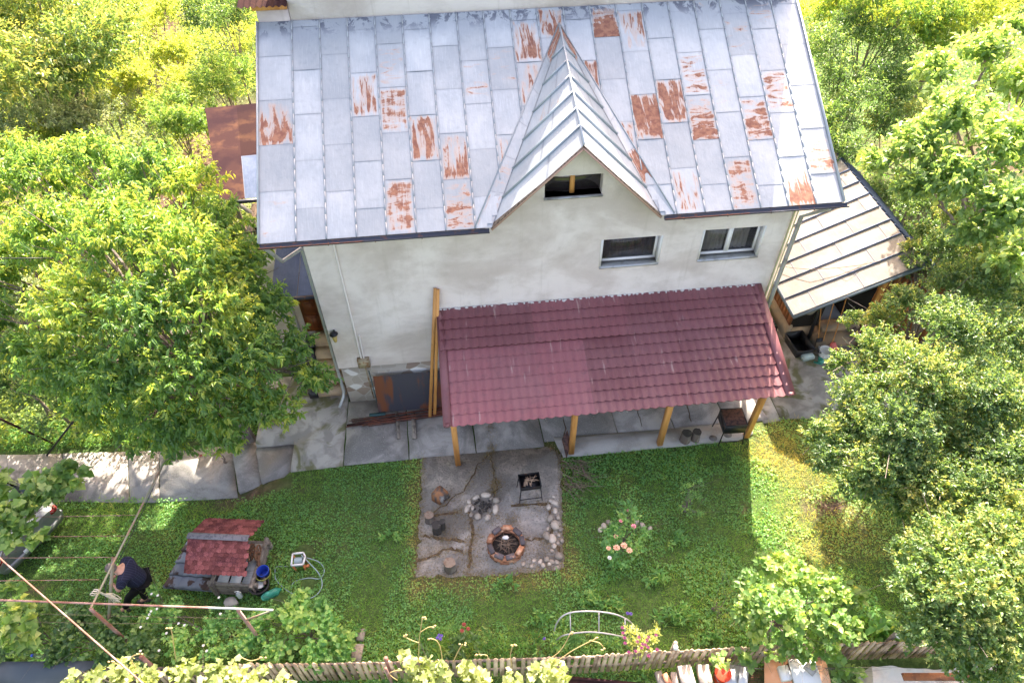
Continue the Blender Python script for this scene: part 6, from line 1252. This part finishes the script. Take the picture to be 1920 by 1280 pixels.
BK = [  # px, py, z, R, n, leaf, L, W, twigs, per, label
 (1600, 95, 4.4, 2.1, 12, 'leaf_dark', .12, .045, 70, 11, 'dark leaved tree just right of the house roof'),
 (1590, 235, 3.6, 1.7, 10, 'leaf_dark', .11, .04, 80, 11, 'dense dark bush tree beside the right roof slope'),
 (1690, 235, 3.2, 1.5, 8, 'leaf_plum', .11, .045, 70, 10, 'mid green bush between the dark tree and the big leaved tree'),
 (1530, -10, 4.5, 1.8, 9, 'leaf_yellow', .14, .05, 60, 11, 'sunlit cherry tree touching the top edge next to the roof'),
 (1660, 15, 5.2, 2.4, 12, 'leaf_cherry', .15, .05, 55, 11, 'tall cherry tree behind the dark leaved one at the top'),
 (1800, 10, 5.0, 2.4, 12, 'leaf_yellow', .15, .05, 55, 11, 'yellow green tree at the top right beyond the big leaved tree'),
 (1920, -10, 5.0, 2.4, 10, 'leaf_dark', .13, .05, 50, 10, 'dark tree in the top right corner'),
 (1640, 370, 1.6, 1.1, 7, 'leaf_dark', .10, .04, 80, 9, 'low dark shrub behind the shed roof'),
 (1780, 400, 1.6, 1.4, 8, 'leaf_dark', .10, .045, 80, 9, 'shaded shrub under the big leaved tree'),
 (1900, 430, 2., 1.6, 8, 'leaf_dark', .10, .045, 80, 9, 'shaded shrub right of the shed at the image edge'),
 (1720, 400, 2.4, 1.2, 9, 'leaf_dark', .10, .045, 80, 10, 'dark shrub between the shed ridge and the big leaved tree'),
 (1850, 470, 2.2, 1.2, 8, 'leaf_dark', .10, .045, 80, 10, 'dark shrub behind the plum tree and right of the shed'),
 (40, 60, 5.5, 3.2, 14, 'leaf_plum', .18, .06, 40, 12, 'big grey green tree in the top left corner'),
 (40, 215, 3.5, 1.9, 10, 'leaf_grey', .13, .04, 60, 12, 'greyish sunlit shrub at the left edge behind the cherry'),
 (140, 190, 3.2, 1.8, 10, 'leaf_grey', .12, .04, 60, 12, 'pale shrub right of the greyish one'),
 (250, 165, 2.8, 1.7, 10, 'leaf_yellow', .13, .05, 60, 12, 'yellow green bush in the middle of the upper left thicket'),
 (165, 105, 2.8, 1.8, 9, 'leaf_yellow', .13, .05, 50, 12, 'bright bush behind the pale shrub'),
 (330, 110, 2.6, 1.6, 9, 'leaf_yellow', .13, .05, 60, 12, 'bright bush below the vineyard stakes'),
 (300, 40, 1.8, 1.8, 9, 'leaf_yellow', .14, .06, 40, 11, 'sunlit vine bush among the stakes at the top'),
 (210, 20, 1.8, 2.0, 9, 'leaf_yellow', .14, .06, 36, 11, 'sunlit vine bush left of the stakes at the top'),
 (420, 25, 4.4, 1.5, 9, 'leaf_dark', .12, .04, 70, 11, 'dark narrow tree at the top beside the house'),
 (465, 70, 3.0, 1.0, 7, 'leaf_yellow', .11, .04, 70, 10, 'small bright shrub touching the roof corner'),
 (420, 140, 2.8, 1.5, 10, 'leaf_vine', .12, .045, 70, 12, 'fresh green bush above the rusty shelter roof'),
 (330, 215, 2.8, 1.4, 9, 'leaf_vine', .12, .045, 70, 12, 'green bush just above the cherry crown'),
 (400, 235, 2.3, 1.3, 9, 'leaf_cherry', .12, .045, 80, 12, 'darker green bush left of the rusty shelter roof'),
 (220, 235, 2.6, 1.5, 9, 'leaf_grey', .12, .045, 60, 12, 'pale bush above the middle of the cherry crown'),
 (100, 265, 2.6, 1.4, 8, 'leaf_yellow', .12, .045, 60, 12, 'low bright bush above the left part of the cherry crown'),
 (10, 560, 2.2, 1.3, 8, 'leaf_grey', .10, .04, 70, 11, 'bush at the left edge beside the cherry tree'),
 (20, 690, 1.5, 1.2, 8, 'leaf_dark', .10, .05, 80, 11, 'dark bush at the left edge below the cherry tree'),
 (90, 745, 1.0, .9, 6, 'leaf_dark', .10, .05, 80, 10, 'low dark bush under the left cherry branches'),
 (450, 395, 1.6, 1.1, 7, 'leaf_grey', .10, .04, 70, 10, 'sunlit weeds below the shelter downpipe'),
 (500, 110, 3.2, .9, 6, 'leaf_cherry', .11, .04, 70, 10, 'green bush partly hidden behind the left roof edge'),
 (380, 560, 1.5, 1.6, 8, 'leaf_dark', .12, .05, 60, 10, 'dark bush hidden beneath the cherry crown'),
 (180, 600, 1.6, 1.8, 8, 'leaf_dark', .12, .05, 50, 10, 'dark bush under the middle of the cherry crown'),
]
for i, (px, py, z, Rr_, n, lf, L, W, tw, per, lab) in enumerate(BK):
    c = P(px, py, z); base = (c[0], c[1], float(G(c[0], c[1]))-.02); small = Rr_ < 1.45 or z < 2.0
    tree('bush' if small else 'tree', lab, 'bush' if small else 'tree', base, ball(px, py, z, Rr_, n, 100+i), lf, .03+.02*Rr_, int(tw*2.4), per, L*.98, W*1.08, .3, 'dia', 200+i, crown='foliage' if small else 'crown', stem='stem' if small else 'trunk')
# vineyard stakes top left
for i, (a, b) in enumerate((((222, 45), (212, 18)), ((232, 35), (222, -5)), ((205, 60), (200, 20)), ((162, 15), (168, -15)), ((237, 62), (205, 5)), ((440, 65), (438, 20)))):
    q = P(a[0], a[1]+8, .3); mb = MB(); mb.tube([(q[0], q[1], -.1), (q[0], q[1], 2.4)], .05, 6); one('vine_stake', mb, M['rustplate'], 'rusty stake standing among the vines in the upper left', 'stake', 'vineyard stakes')
# wooden fence glimpsed behind the shed
fb = thing('board_fence', 'dark board fence in the shade behind the shed', 'fence', (17, 4, 0)); mb = MB()
for i in range(34): x = 15.2+i*.13; y = 6.5-i*.12; mb.box((x, y, .05), (x+.09, y+.03, 1.5), R.random())
mb.build('boards', M['woodgrey'], fb)
# ------------------------------------------------------------------ shrubs and plants in the garden
def bush(name, lab, cat, lst, lf, L, W, tw, per, shape='hex', seed=1, droop=.3, r0=.03, upb=.4, ground=None, **k):
    cl = pc(lst); m = np.mean([c[:3] for c in cl], axis=0); b = ground if ground is not None else (m[0], m[1]+.1, float(G(m[0], m[1])))
    return tree(name, lab, cat, b, cl, lf, r0, tw, per, L, W, droop, shape, seed, crown='foliage', stem='stem', upb=upb, fork=.3, **k)
bush('hazel_bush', 'round leaved sunlit hazel bush growing at the picket fence', 'bush', [(1440, 1060, 1.3, .33), (1410, 1095, 1.3, .3), (1470, 1075, 1.6, .4), (1440, 1130, 1.7, .42), (1505, 1095, 1.8, .42), (1410, 1150, 1.4, .35), (1480, 1150, 1.9, .45), (1550, 1110, 1.7, .4), (1590, 1120, 1.5, .33), (1545, 1165, 1.8, .42), (1480, 1195, 1.5, .35), (1585, 1175, 1.5, .32), (1530, 1210, 1.3, .3), (1420, 1185, 1.3, .25)],
     'leaf_vine', .115, .105, 330, 6, 'hex', 31, .45, .04, .7)
bush('wild_vine', 'creeper with broad leaves spilling over the fence onto the salmon board', 'vine', [(1350, 1238, 1.0, .2), (1400, 1228, 1.1, .22), (1560, 1225, 1.1, .22), (1575, 1255, .9, .22), (1600, 1262, .8, .16), (1500, 1230, 1.1, .16), (1450, 1225, 1.1, .18)], 'leaf_vine', .12, .13, 260, 5, 'lobed', 32, .5)
bush('hosta_plant', 'low clump of large glossy leaves at the fence left of the corner tree', 'plant', [(1640, 1170, .35, .3), (1670, 1175, .4, .35), (1690, 1182, .35, .25)], 'leaf_weed', .26, .15, 130, 4, 'hex', 33, .6, limb=False)
bush('rose_bush', 'rose bush with pink and peach flowers on the lawn', 'bush', [(1180, 980, .75, .30), (1155, 1000, .65, .28), (1150, 1028, .5, .30), (1188, 1020, .55, .28), (1165, 1048, .4, .24), (1205, 1000, .6, .22), (1180, 955, .8, .2)], 'leaf_weed', .08, .055, 340, 6, 'hex', 34, .2)
c = None
def rose(px, py, z, r, m, nm='rose', lab='', cat='flower', group=None):
    c = P(px, py, z); rr = random.Random(int(px*3+py)); mb = MB()
    for ring, n in ((0, 4), (1, 6), (2, 8)):
        for i in range(n):
            a = 2*math.pi*i/n+ring*.5; d = np.array((math.cos(a), math.sin(a), 0)); s = np.array((-d[1], d[0], 0)); q = r*(.25+.3*ring); h = r*(.45-.18*ring)
            p0 = c+d*q*.3; p1 = c+d*q+s*r*.3+(0, 0, h); p2 = c+d*(q+r*.16)+(0, 0, h*.8); p3 = c+d*q-s*r*.3+(0, 0, h); mb.add([p0, p1, p2, p3], [(0, 1, 2, 3)], rr.uniform(.3, .9))
    o = one(nm, mb, M[m], lab, cat, group, loc=tuple(c)); return o
rz_root = [o for o in COL.objects if o.name == 'rose_bush'][0]
def child_of(o, root):
    o.location = Vector(o.location)-Vector(WL[root]); o.parent = root
    for k in ('label', 'category', 'group'):
        if k in o: del o[k]
for px, py, z, r_, m in ((1188, 986, .85, .055, 'petal_pink'), (1155, 1005, .8, .05, 'petal_peach'), (1156, 1026, .72, .07, 'petal_peach'), (1170, 1022, .75, .07, 'petal_peach'), (1180, 1031, .7, .065, 'petal_peach'), (1141, 1027, .7, .05, 'petal_peach'), (1143, 1045, .6, .045, 'petal_white'), (1164, 976, .8, .04, 'petal_pink'), (1178, 956, .8, .04, 'petal_pink')):
    child_of(rose(px, py, z, r_, m, 'flower'), rz_root)
bush('shrub', 'small thin leaved sapling alone on the shaded lawn', 'bush', [(1290, 915, .9, .2), (1300, 935, .7, .22), (1285, 950, .5, .2), (1305, 960, .4, .2), (1310, 905, 1., .12)], 'leaf_weed', .05, .022, 380, 8, 'dia', 35, .2)
bush('elder_bush', 'dense green bush on the lower garden bed right of the trellis', 'bush', [(500, 1170, .7, .36), (560, 1160, .85, .40), (610, 1175, .8, .36), (530, 1215, .6, .36), (590, 1220, .65, .38), (645, 1205, .55, .28), (475, 1205, .6, .3), (565, 1130, .8, .25), (600, 1140, .75, .22), (640, 1235, .5, .22)], 'leaf_weed', .10, .085, 480, 7, 'hex', 36, .2)
bush('bramble', 'bramble thicket with small white flowers left of the elder bush', 'bush', [(330, 1150, .5, .3), (390, 1180, .5, .32), (430, 1165, .4, .25), (340, 1200, .6, .36), (400, 1215, .6, .3), (290, 1160, .6, .3), (455, 1200, .5, .28), (290, 1110, .4, .2)], 'leaf_weed', .075, .06, 480, 7, 'hex', 37, .2)
bush('raspberry_thicket', 'dark leafy thicket between the trellis pipes', 'bush', [(90, 1150, .7, .35), (150, 1165, .7, .36), (210, 1175, .7, .36), (130, 1200, .7, .36), (200, 1210, .7, .36), (260, 1200, .7, .36), (60, 1195, .7, .36), (270, 1225, .6, .28), (110, 1225, .6, .26), (10, 1215, .6, .3)], 'leaf_dark', .10, .085, 480, 7, 'hex', 38, .3)
bush('vine', 'grape vine with large leaves at the left edge over the lower bed', 'vine', [(15, 1110, 1.6, .3), (40, 1150, 1.5, .3), (10, 1165, 1.5, .33), (50, 1185, 1.4, .2), (20, 1200, 1.4, .2)], 'leaf_vine', .17, .17, 130, 5, 'lobed', 39, .5)
bush('vine', 'grape vine bough hanging over the silver car', 'vine', [(120, 890, 2.3, .3), (90, 905, 2.3, .32), (70, 935, 2.2, .34), (35, 950, 2.2, .33), (10, 975, 2.2, .3), (45, 985, 2.1, .2), (105, 925, 2.2, .22), (150, 885, 2.3, .15), (10, 925, 2.2, .2), (60, 1000, 2.1, .22), (20, 1010, 2.1, .2), (130, 905, 2.3, .2), (0, 900, 2.3, .25), (60, 910, 2.3, .25)], 'leaf_vine', .165, .17, 260, 5, 'lobed', 40, .5, ground=(-7.2, -4.4, -.45))
bush('vine', 'sunlit grape vine crowding the bottom left edge in front of the fence', 'vine', [(180, 1275, 2.0, .22), (230, 1268, 2.1, .26), (290, 1275, 2.1, .28), (345, 1262, 2.2, .28), (400, 1265, 2.2, .3), (440, 1258, 2.2, .22), (480, 1275, 2.1, .26), (530, 1283, 2.0, .2), (130, 1285, 1.9, .2)], 'leaf_pale', .11, .115, 380, 5, 'lobed', 41, .4, ground=(-2.0, -8.2, 0))
bush('vine', 'sunlit grape vine with tall pale shoots at the bottom middle', 'vine', [(790, 1262, 2.0, .26), (770, 1235, 2.2, .16), (830, 1262, 2.1, .28), (880, 1258, 2.1, .22), (900, 1275, 2.0, .24), (1000, 1265, 2.0, .2), (1030, 1258, 2.1, .22), (960, 1280, 1.9, .2), (1050, 1272, 1.9, .14)], 'leaf_pale', .115, .12, 360, 5, 'lobed', 42, .4, ground=(2.9, -8.0, 0))
for vi_, pts in enumerate(([(785, 1240), (786, 1200), (792, 1158)], [(786, 1205), (764, 1196), (757, 1190)], [(788, 1185), (802, 1176), (812, 1174)], [(830, 1245), (826, 1215), (818, 1200), (806, 1196)], [(850, 1240), (858, 1222), (867, 1207)], [(915, 1240), (913, 1228), (897, 1226)], [(960, 1250), (957, 1228), (962, 1210)], [(1020, 1240), (1050, 1220), (1070, 1186)], [(1040, 1242), (1075, 1218), (1110, 1200), (1118, 1196)], [(1105, 1200), (1125, 1205), (1132, 1216)], [(745, 1275), (730, 1262), (748, 1255)],
            [(330, 1240), (322, 1185), (318, 1176)], [(255, 1265), (230, 1250), (210, 1240)], [(450, 1230), (470, 1238), (492, 1232)], [(270, 1270), (245, 1235), (262, 1225)])):
    mb = MB(); q = [P(x, y, 2.15+.012*(1240-y)) for x, y in pts]; mb.tube(smoothpath(q, 4), [.007]*(4*(len(q)-1)+1), 5)
    for k in range(3): mb.blob(q[-1]+(R.uniform(-.05, .05), 0, R.uniform(-.06, .03)), (.02, .015, .02), .3, 5, k)
    one('vine_shoot', mb, mat('pale_shoot', (.48, .36, .16), .7) if vi_ == 0 else bpy.data.materials['pale_shoot'], 'pale bare vine shoot reaching up from the sunlit vines along the bottom', 'vine shoot', 'pale vine shoots')
# flower bed plants
bush('flower_bed_plant', 'feathery green plant in the bottom flower bed', 'plant', [(840, 1180, .35, .22), (860, 1165, .3, .16), (820, 1190, .3, .15)], 'leaf_weed', .05, .015, 700, 8, 'dia', 43, .1, limb=False)
bush('peony_plant', 'broad leaved peony with dull red seed heads in the flower bed', 'plant', [(862, 1215, .4, .22), (880, 1205, .4, .2), (850, 1230, .35, .2)], 'leaf_dark', .13, .06, 300, 5, 'hex', 44, .3, limb=False)
bush('lily_plant', 'grassy upright plant clump right of the peony', 'plant', [(920, 1205, .3, .2), (945, 1215, .3, .25), (975, 1215, .3, .25), (1000, 1205, .3, .2)], 'leaf_weed', .16, .018, 400, 5, 'dia', 45, .1, limb=False)
bush('mint_plant', 'leafy bed plants beneath the silver arch', 'plant', [(1050, 1205, .25, .25), (1080, 1205, .3, .25), (1110, 1208, .3, .25), (1145, 1208, .3, .22), (1010, 1225, .25, .2)], 'leaf_weed', .10, .035, 420, 6, 'dia', 46, .1, limb=False)
bush('flower_bed_plant', 'small green plant between the feathery one and the arch', 'plant', [(917, 1175, .3, .15), (912, 1190, .3, .15)], 'leaf_vine', .06, .03, 500, 6, 'dia', 47, .1, limb=False)
bush('iris_clump', 'thin leaved clump with blue violet blossoms in the flower bed', 'plant', [(800, 1205, .3, .22), (822, 1220, .3, .2)], 'leaf_weed', .18, .014, 350, 5, 'dia', 48, .1, limb=False)
for px, py in ((820, 1195), (826, 1197), (823, 1190), (828, 1191)): rose(px, py, .6, .03, 'petal_violet', 'iris_flower', 'blue violet blossom of the iris clump in the flower bed', 'flower', 'iris blossoms')
for px, py, lab in ((870, 1170, 'dull red peony head in the flower bed, the farthest'), (878, 1178, 'dull red peony head right of the others in the flower bed'), (866, 1182, 'dull red peony head nearest the fence')): rose(px, py, .6, .04, 'petal_red', 'peony_flower', lab, 'flower')
pet = bush('petunia_basket', 'hanging yellow green plant with purple petunias on the fence', 'plant', [(1195, 1190, 1.0, .17), (1180, 1180, 1.0, .14), (1215, 1200, 1.0, .18), (1200, 1215, .9, .17), (1225, 1190, .95, .14), (1190, 1205, .9, .14), (1232, 1178, .9, .1)], 'petal_yellow', .06, .028, 700, 7, 'dia', 49, .2, r0=.012)
for k, (px, py) in enumerate(((1168, 1186), (1171, 1195), (1167, 1176), (1213, 1200), (1205, 1207), (1198, 1194), (1215, 1213), (1203, 1214), (1192, 1220), (1179, 1222), (1216, 1229), (1210, 1208), (1232, 1217), (1230, 1190), (1195, 1202), (1216, 1194), (1172, 1205))): child_of(rose(px, py, 1.15, .032, 'petal_purple', 'flower'), pet)
for px, py, lab in ((1177, 1149, 'dark violet blossom above the right end of the arch'), (1183, 1150, 'dark violet blossom just right of its neighbour above the arch'), (1020, 1196, 'dark violet blossom left of the arch')): rose(px, py, .35, .035, 'petal_violet', 'violet_flower', lab, 'flower')
for k in range(16): px, py = 300+R.uniform(-40, 120), 1110+R.uniform(0, 110); rose(px, py, .95, .025, 'petal_white', 'bramble_flower', 'tiny white blossom on the bramble thicket', 'flower', 'bramble blossoms')
bush('rose_bush', 'low red flowering rose by the garden path under the cherry tree', 'bush', [(395, 845, .25, .2), (420, 840, .3, .2)], 'leaf_weed', .06, .04, 420, 5, 'hex', 51, .2)
for px, py in ((371, 852), (377, 854), (405, 829)): rose(px, py, .2, .04, 'petal_red', 'red_flower', 'red blossom by the garden path under the cherry tree', 'flower', 'red path blossoms')
bush('yellow_weed', 'dry yellowish weed at the left side of the hazel bush', 'plant', [(1345, 1130, .6, .15), (1360, 1110, .6, .14), (1355, 1150, .5, .14)], 'leaf_yellow', .05, .02, 300, 6, 'dia', 52, .1)
for k, (px, py, s) in enumerate(((1105, 1120, .2), (1150, 1130, .18), (1230, 1080, .2), (1270, 1010, .17), (660, 1175, .15), (1285, 1150, .22), (1330, 1190, .22), (1250, 1150, .2), (950, 1090, .15), (1010, 1155, .16), (730, 1000, .12))):
    bush('broadleaf_weed', ['tuft of broad weeds above the silver arch', 'tuft of broad weeds right above the arch end', 'broad weeds on the lawn below the rose bush', 'broad weeds right of the rose bush', 'weed tuft at the elder bush edge', 'big dock weed near the fence left of the hazel', 'dark bed weed at the fence beside the purple petunias', 'leafy weed above the purple petunias', 'weed tuft just below the patio stones', 'weed tuft left of the silver arch', 'weed tuft on the lawn left of the patio'][k], 'plant', [(px, py, .08, s), (px+12, py+6, .08, s*.8), (px-14, py+8, .08, s*.7)], 'leaf_weed', .11, .045, 500, 4, 'hex', 60+k, .1, limb=False)
# ------------------------------------------------------------------ grass and ground cover (uncountable)
r = np.random.default_rng(21)
def cover(name, n, xr, yr, lf, L, W, shape, upb, hz=.02, mask=None, dens=None, tb=.35, seed=0, tvar=.18):
    r = np.random.default_rng(seed); x = r.uniform(*xr, n); y = r.uniform(*yr, n); k = np.ones(n, bool)
    for a in (patio,): k &= ~in_poly(x, y, a)
    k &= ~((x > -.1) & (x < 10.4) & (y > -1.9+.02*(x > 2)) & (y < 9.5)); k &= ~((x > 4.6) & (x < 9.9) & (y > -2.22)); k &= ~((x > -1.25) & (x < 1) & (y > -1.9) & (y < 2)); k &= ~((x > -2.3) & (x < 0) & (y > -1.0) & (y < 5))
    k &= ~((x < -1.2) & (x > -13) & (y < -.45+(-3-x)*.04) & (y > -2.16+(-3-x)*.1)); k &= ~((x > 10.2) & (x < 14.7) & (y > -1.72) & (y < 1.6)); k &= ~((x > 11.9) & (x < 15.3) & (y > .9) & (y < 5.6))
    if mask is not None: k &= mask(x, y)
    dry, soil = dry_sun_soil(x, y); lush = vnoise(x, y, .9, 8)
    keep = (1-.93*soil)*(.55+.45*lush)*(1-.4*dry)
    for ex, ey, er in ((583, 1098, .17), (572, 1046, .24), (530, 1128, .15), (432, 1128, .1)): c_ = P(ex, ey, -.2); k &= np.hypot(x-c_[0], y-c_[1]) > er
    k &= r.random(n) < keep
    x, y, dry, lush = x[k], y[k], dry[k], lush[k]; m = len(x)
    z = G(x, y)+r.uniform(0, hz, m)*(.5+lush)
    ax = rdir(r, m); ax[:, 2] = np.abs(ax[:, 2])*upb+.15; up = r.normal(size=(m, 3))*.5+np.array((0, 0, 1.))
    t = np.clip(tb+r.normal(size=m)*tvar+dry*.6+(lush-.5)*.45+.27*sstep(8.8, 10.2, x)*(y > -6)*(y < 0), 0, 1); sc = r.uniform(.5, 1.2, m)*(.7+.6*lush)  # x term paints sunlight: blades yellower along the lit right lawn
    V, F, q = leaf_arrays(np.stack([x, y, z], 1), ax, up, L*sc, W*r.uniform(.7, 1.3, m), shape, curl=.35)
    me = fast_mesh(name, V, F, {'t': np.repeat(t, q)}, [M[lf]]); tag(link(name, me), kind='stuff')
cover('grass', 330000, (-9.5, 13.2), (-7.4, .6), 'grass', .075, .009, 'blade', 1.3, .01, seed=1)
cover('clover', 150000, (-9.5, 13.2), (-7.4, .6), 'leaf_weed', .05, .036, 'dia', .4, .06, seed=2, mask=lambda x, y: vnoise(x, y, .8, 31)+.3*vnoise(x, y, .25, 32) > .45)
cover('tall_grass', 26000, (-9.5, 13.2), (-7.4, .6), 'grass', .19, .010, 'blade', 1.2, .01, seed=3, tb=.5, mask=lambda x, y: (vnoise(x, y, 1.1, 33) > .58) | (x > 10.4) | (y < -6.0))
cover('undergrowth', 150000, (-22, -2.3), (-.2, 32), 'leaf_yellow', .13, .06, 'dia', .8, .5, seed=4, tb=.3, mask=lambda x, y: (x < -2.3-.2*y*(y > 6)+0*x) | (y > 9))
cover('undergrowth', 60000, (10.8, 34), (1.6, 32), 'leaf_weed', .12, .055, 'dia', .8, .5, seed=5, tb=.45)
cover('undergrowth', 30000, (13.0, 20), (-8, 1.6), 'leaf_weed', .09, .04, 'dia', .8, .3, seed=6, tb=.45)
# grass growing in the patio cracks
r = np.random.default_rng(9); pos = []
for c in cr:
    w_ = .05
    for a, b in zip(c, c[1:]):
        p, q = P(*a), P(*b); n = int(220*np.linalg.norm(q-p)); t = r.random(n)[:, None]; pos.append(p+(q-p)*t+r.normal(size=(n, 3))*np.array((.055, .055, 0)))
for px, py, s, n in ((930, 905, .09, 260), (925, 918, .09, 200), (870, 955, .16, 300), (960, 975, .12, 260), (890, 1010, .15, 400), (830, 1000, .2, 300), (885, 1050, .2, 500), (820, 1045, .22, 400), (1000, 1045, .25, 500), (1030, 1025, .15, 200), (925, 965, .15, 250), (1010, 945, .2, 250), (920, 800, .05, 120), (922, 840, .06, 200)):
    c = P(px, py, 0); pos.append(c+r.normal(size=(n, 3))*np.array((s, s, 0)))
for a, b in zip(patio, patio[1:]+patio[:1]):
    a, b = np.array(a), np.array(b); n = int(420*np.linalg.norm(b-a)); u = r.random(n)[:, None]; xy = a+(b-a)*u+r.normal(size=(n, 2))*.07
    if a[1] > -1.9 and b[1] > -1.9: continue
    pos.append(np.concatenate([xy, np.zeros((n, 1))], 1))
pos = np.concatenate(pos); pos[:, 2] = 0; n = len(pos); ax = rdir(r, n); ax[:, 2] = np.abs(ax[:, 2])+.1
V, F, q = leaf_arrays(pos, ax, r.normal(size=(n, 3))+np.array((0, 0, 1.)), .06*r.uniform(.5, 1.2, n), .008*np.ones(n), 'blade'); tag(link('crack_grass', fast_mesh('crack_grass', V, F, {'t': np.repeat(np.clip(.45+r.normal(size=n)*.3, 0, 1), q)}, [M['dry_grass']])), kind='stuff')
# small litter and pebbles on the concrete
mb = MB()
for i in range(260):
    x, y = R.uniform(-1.2, 10), R.uniform(-1.85, -.1)
    if R.random() < .6: c = P(R.uniform(790, 1050), R.uniform(860, 1075), 0); x, y = c[0], c[1]
    mb.blob((x, y, .006), (R.uniform(.005, .016), R.uniform(.005, .016), .006), .3, 5, i, t=R.random())
tag(mb.build('pebbles', M['stone']), kind='stuff')
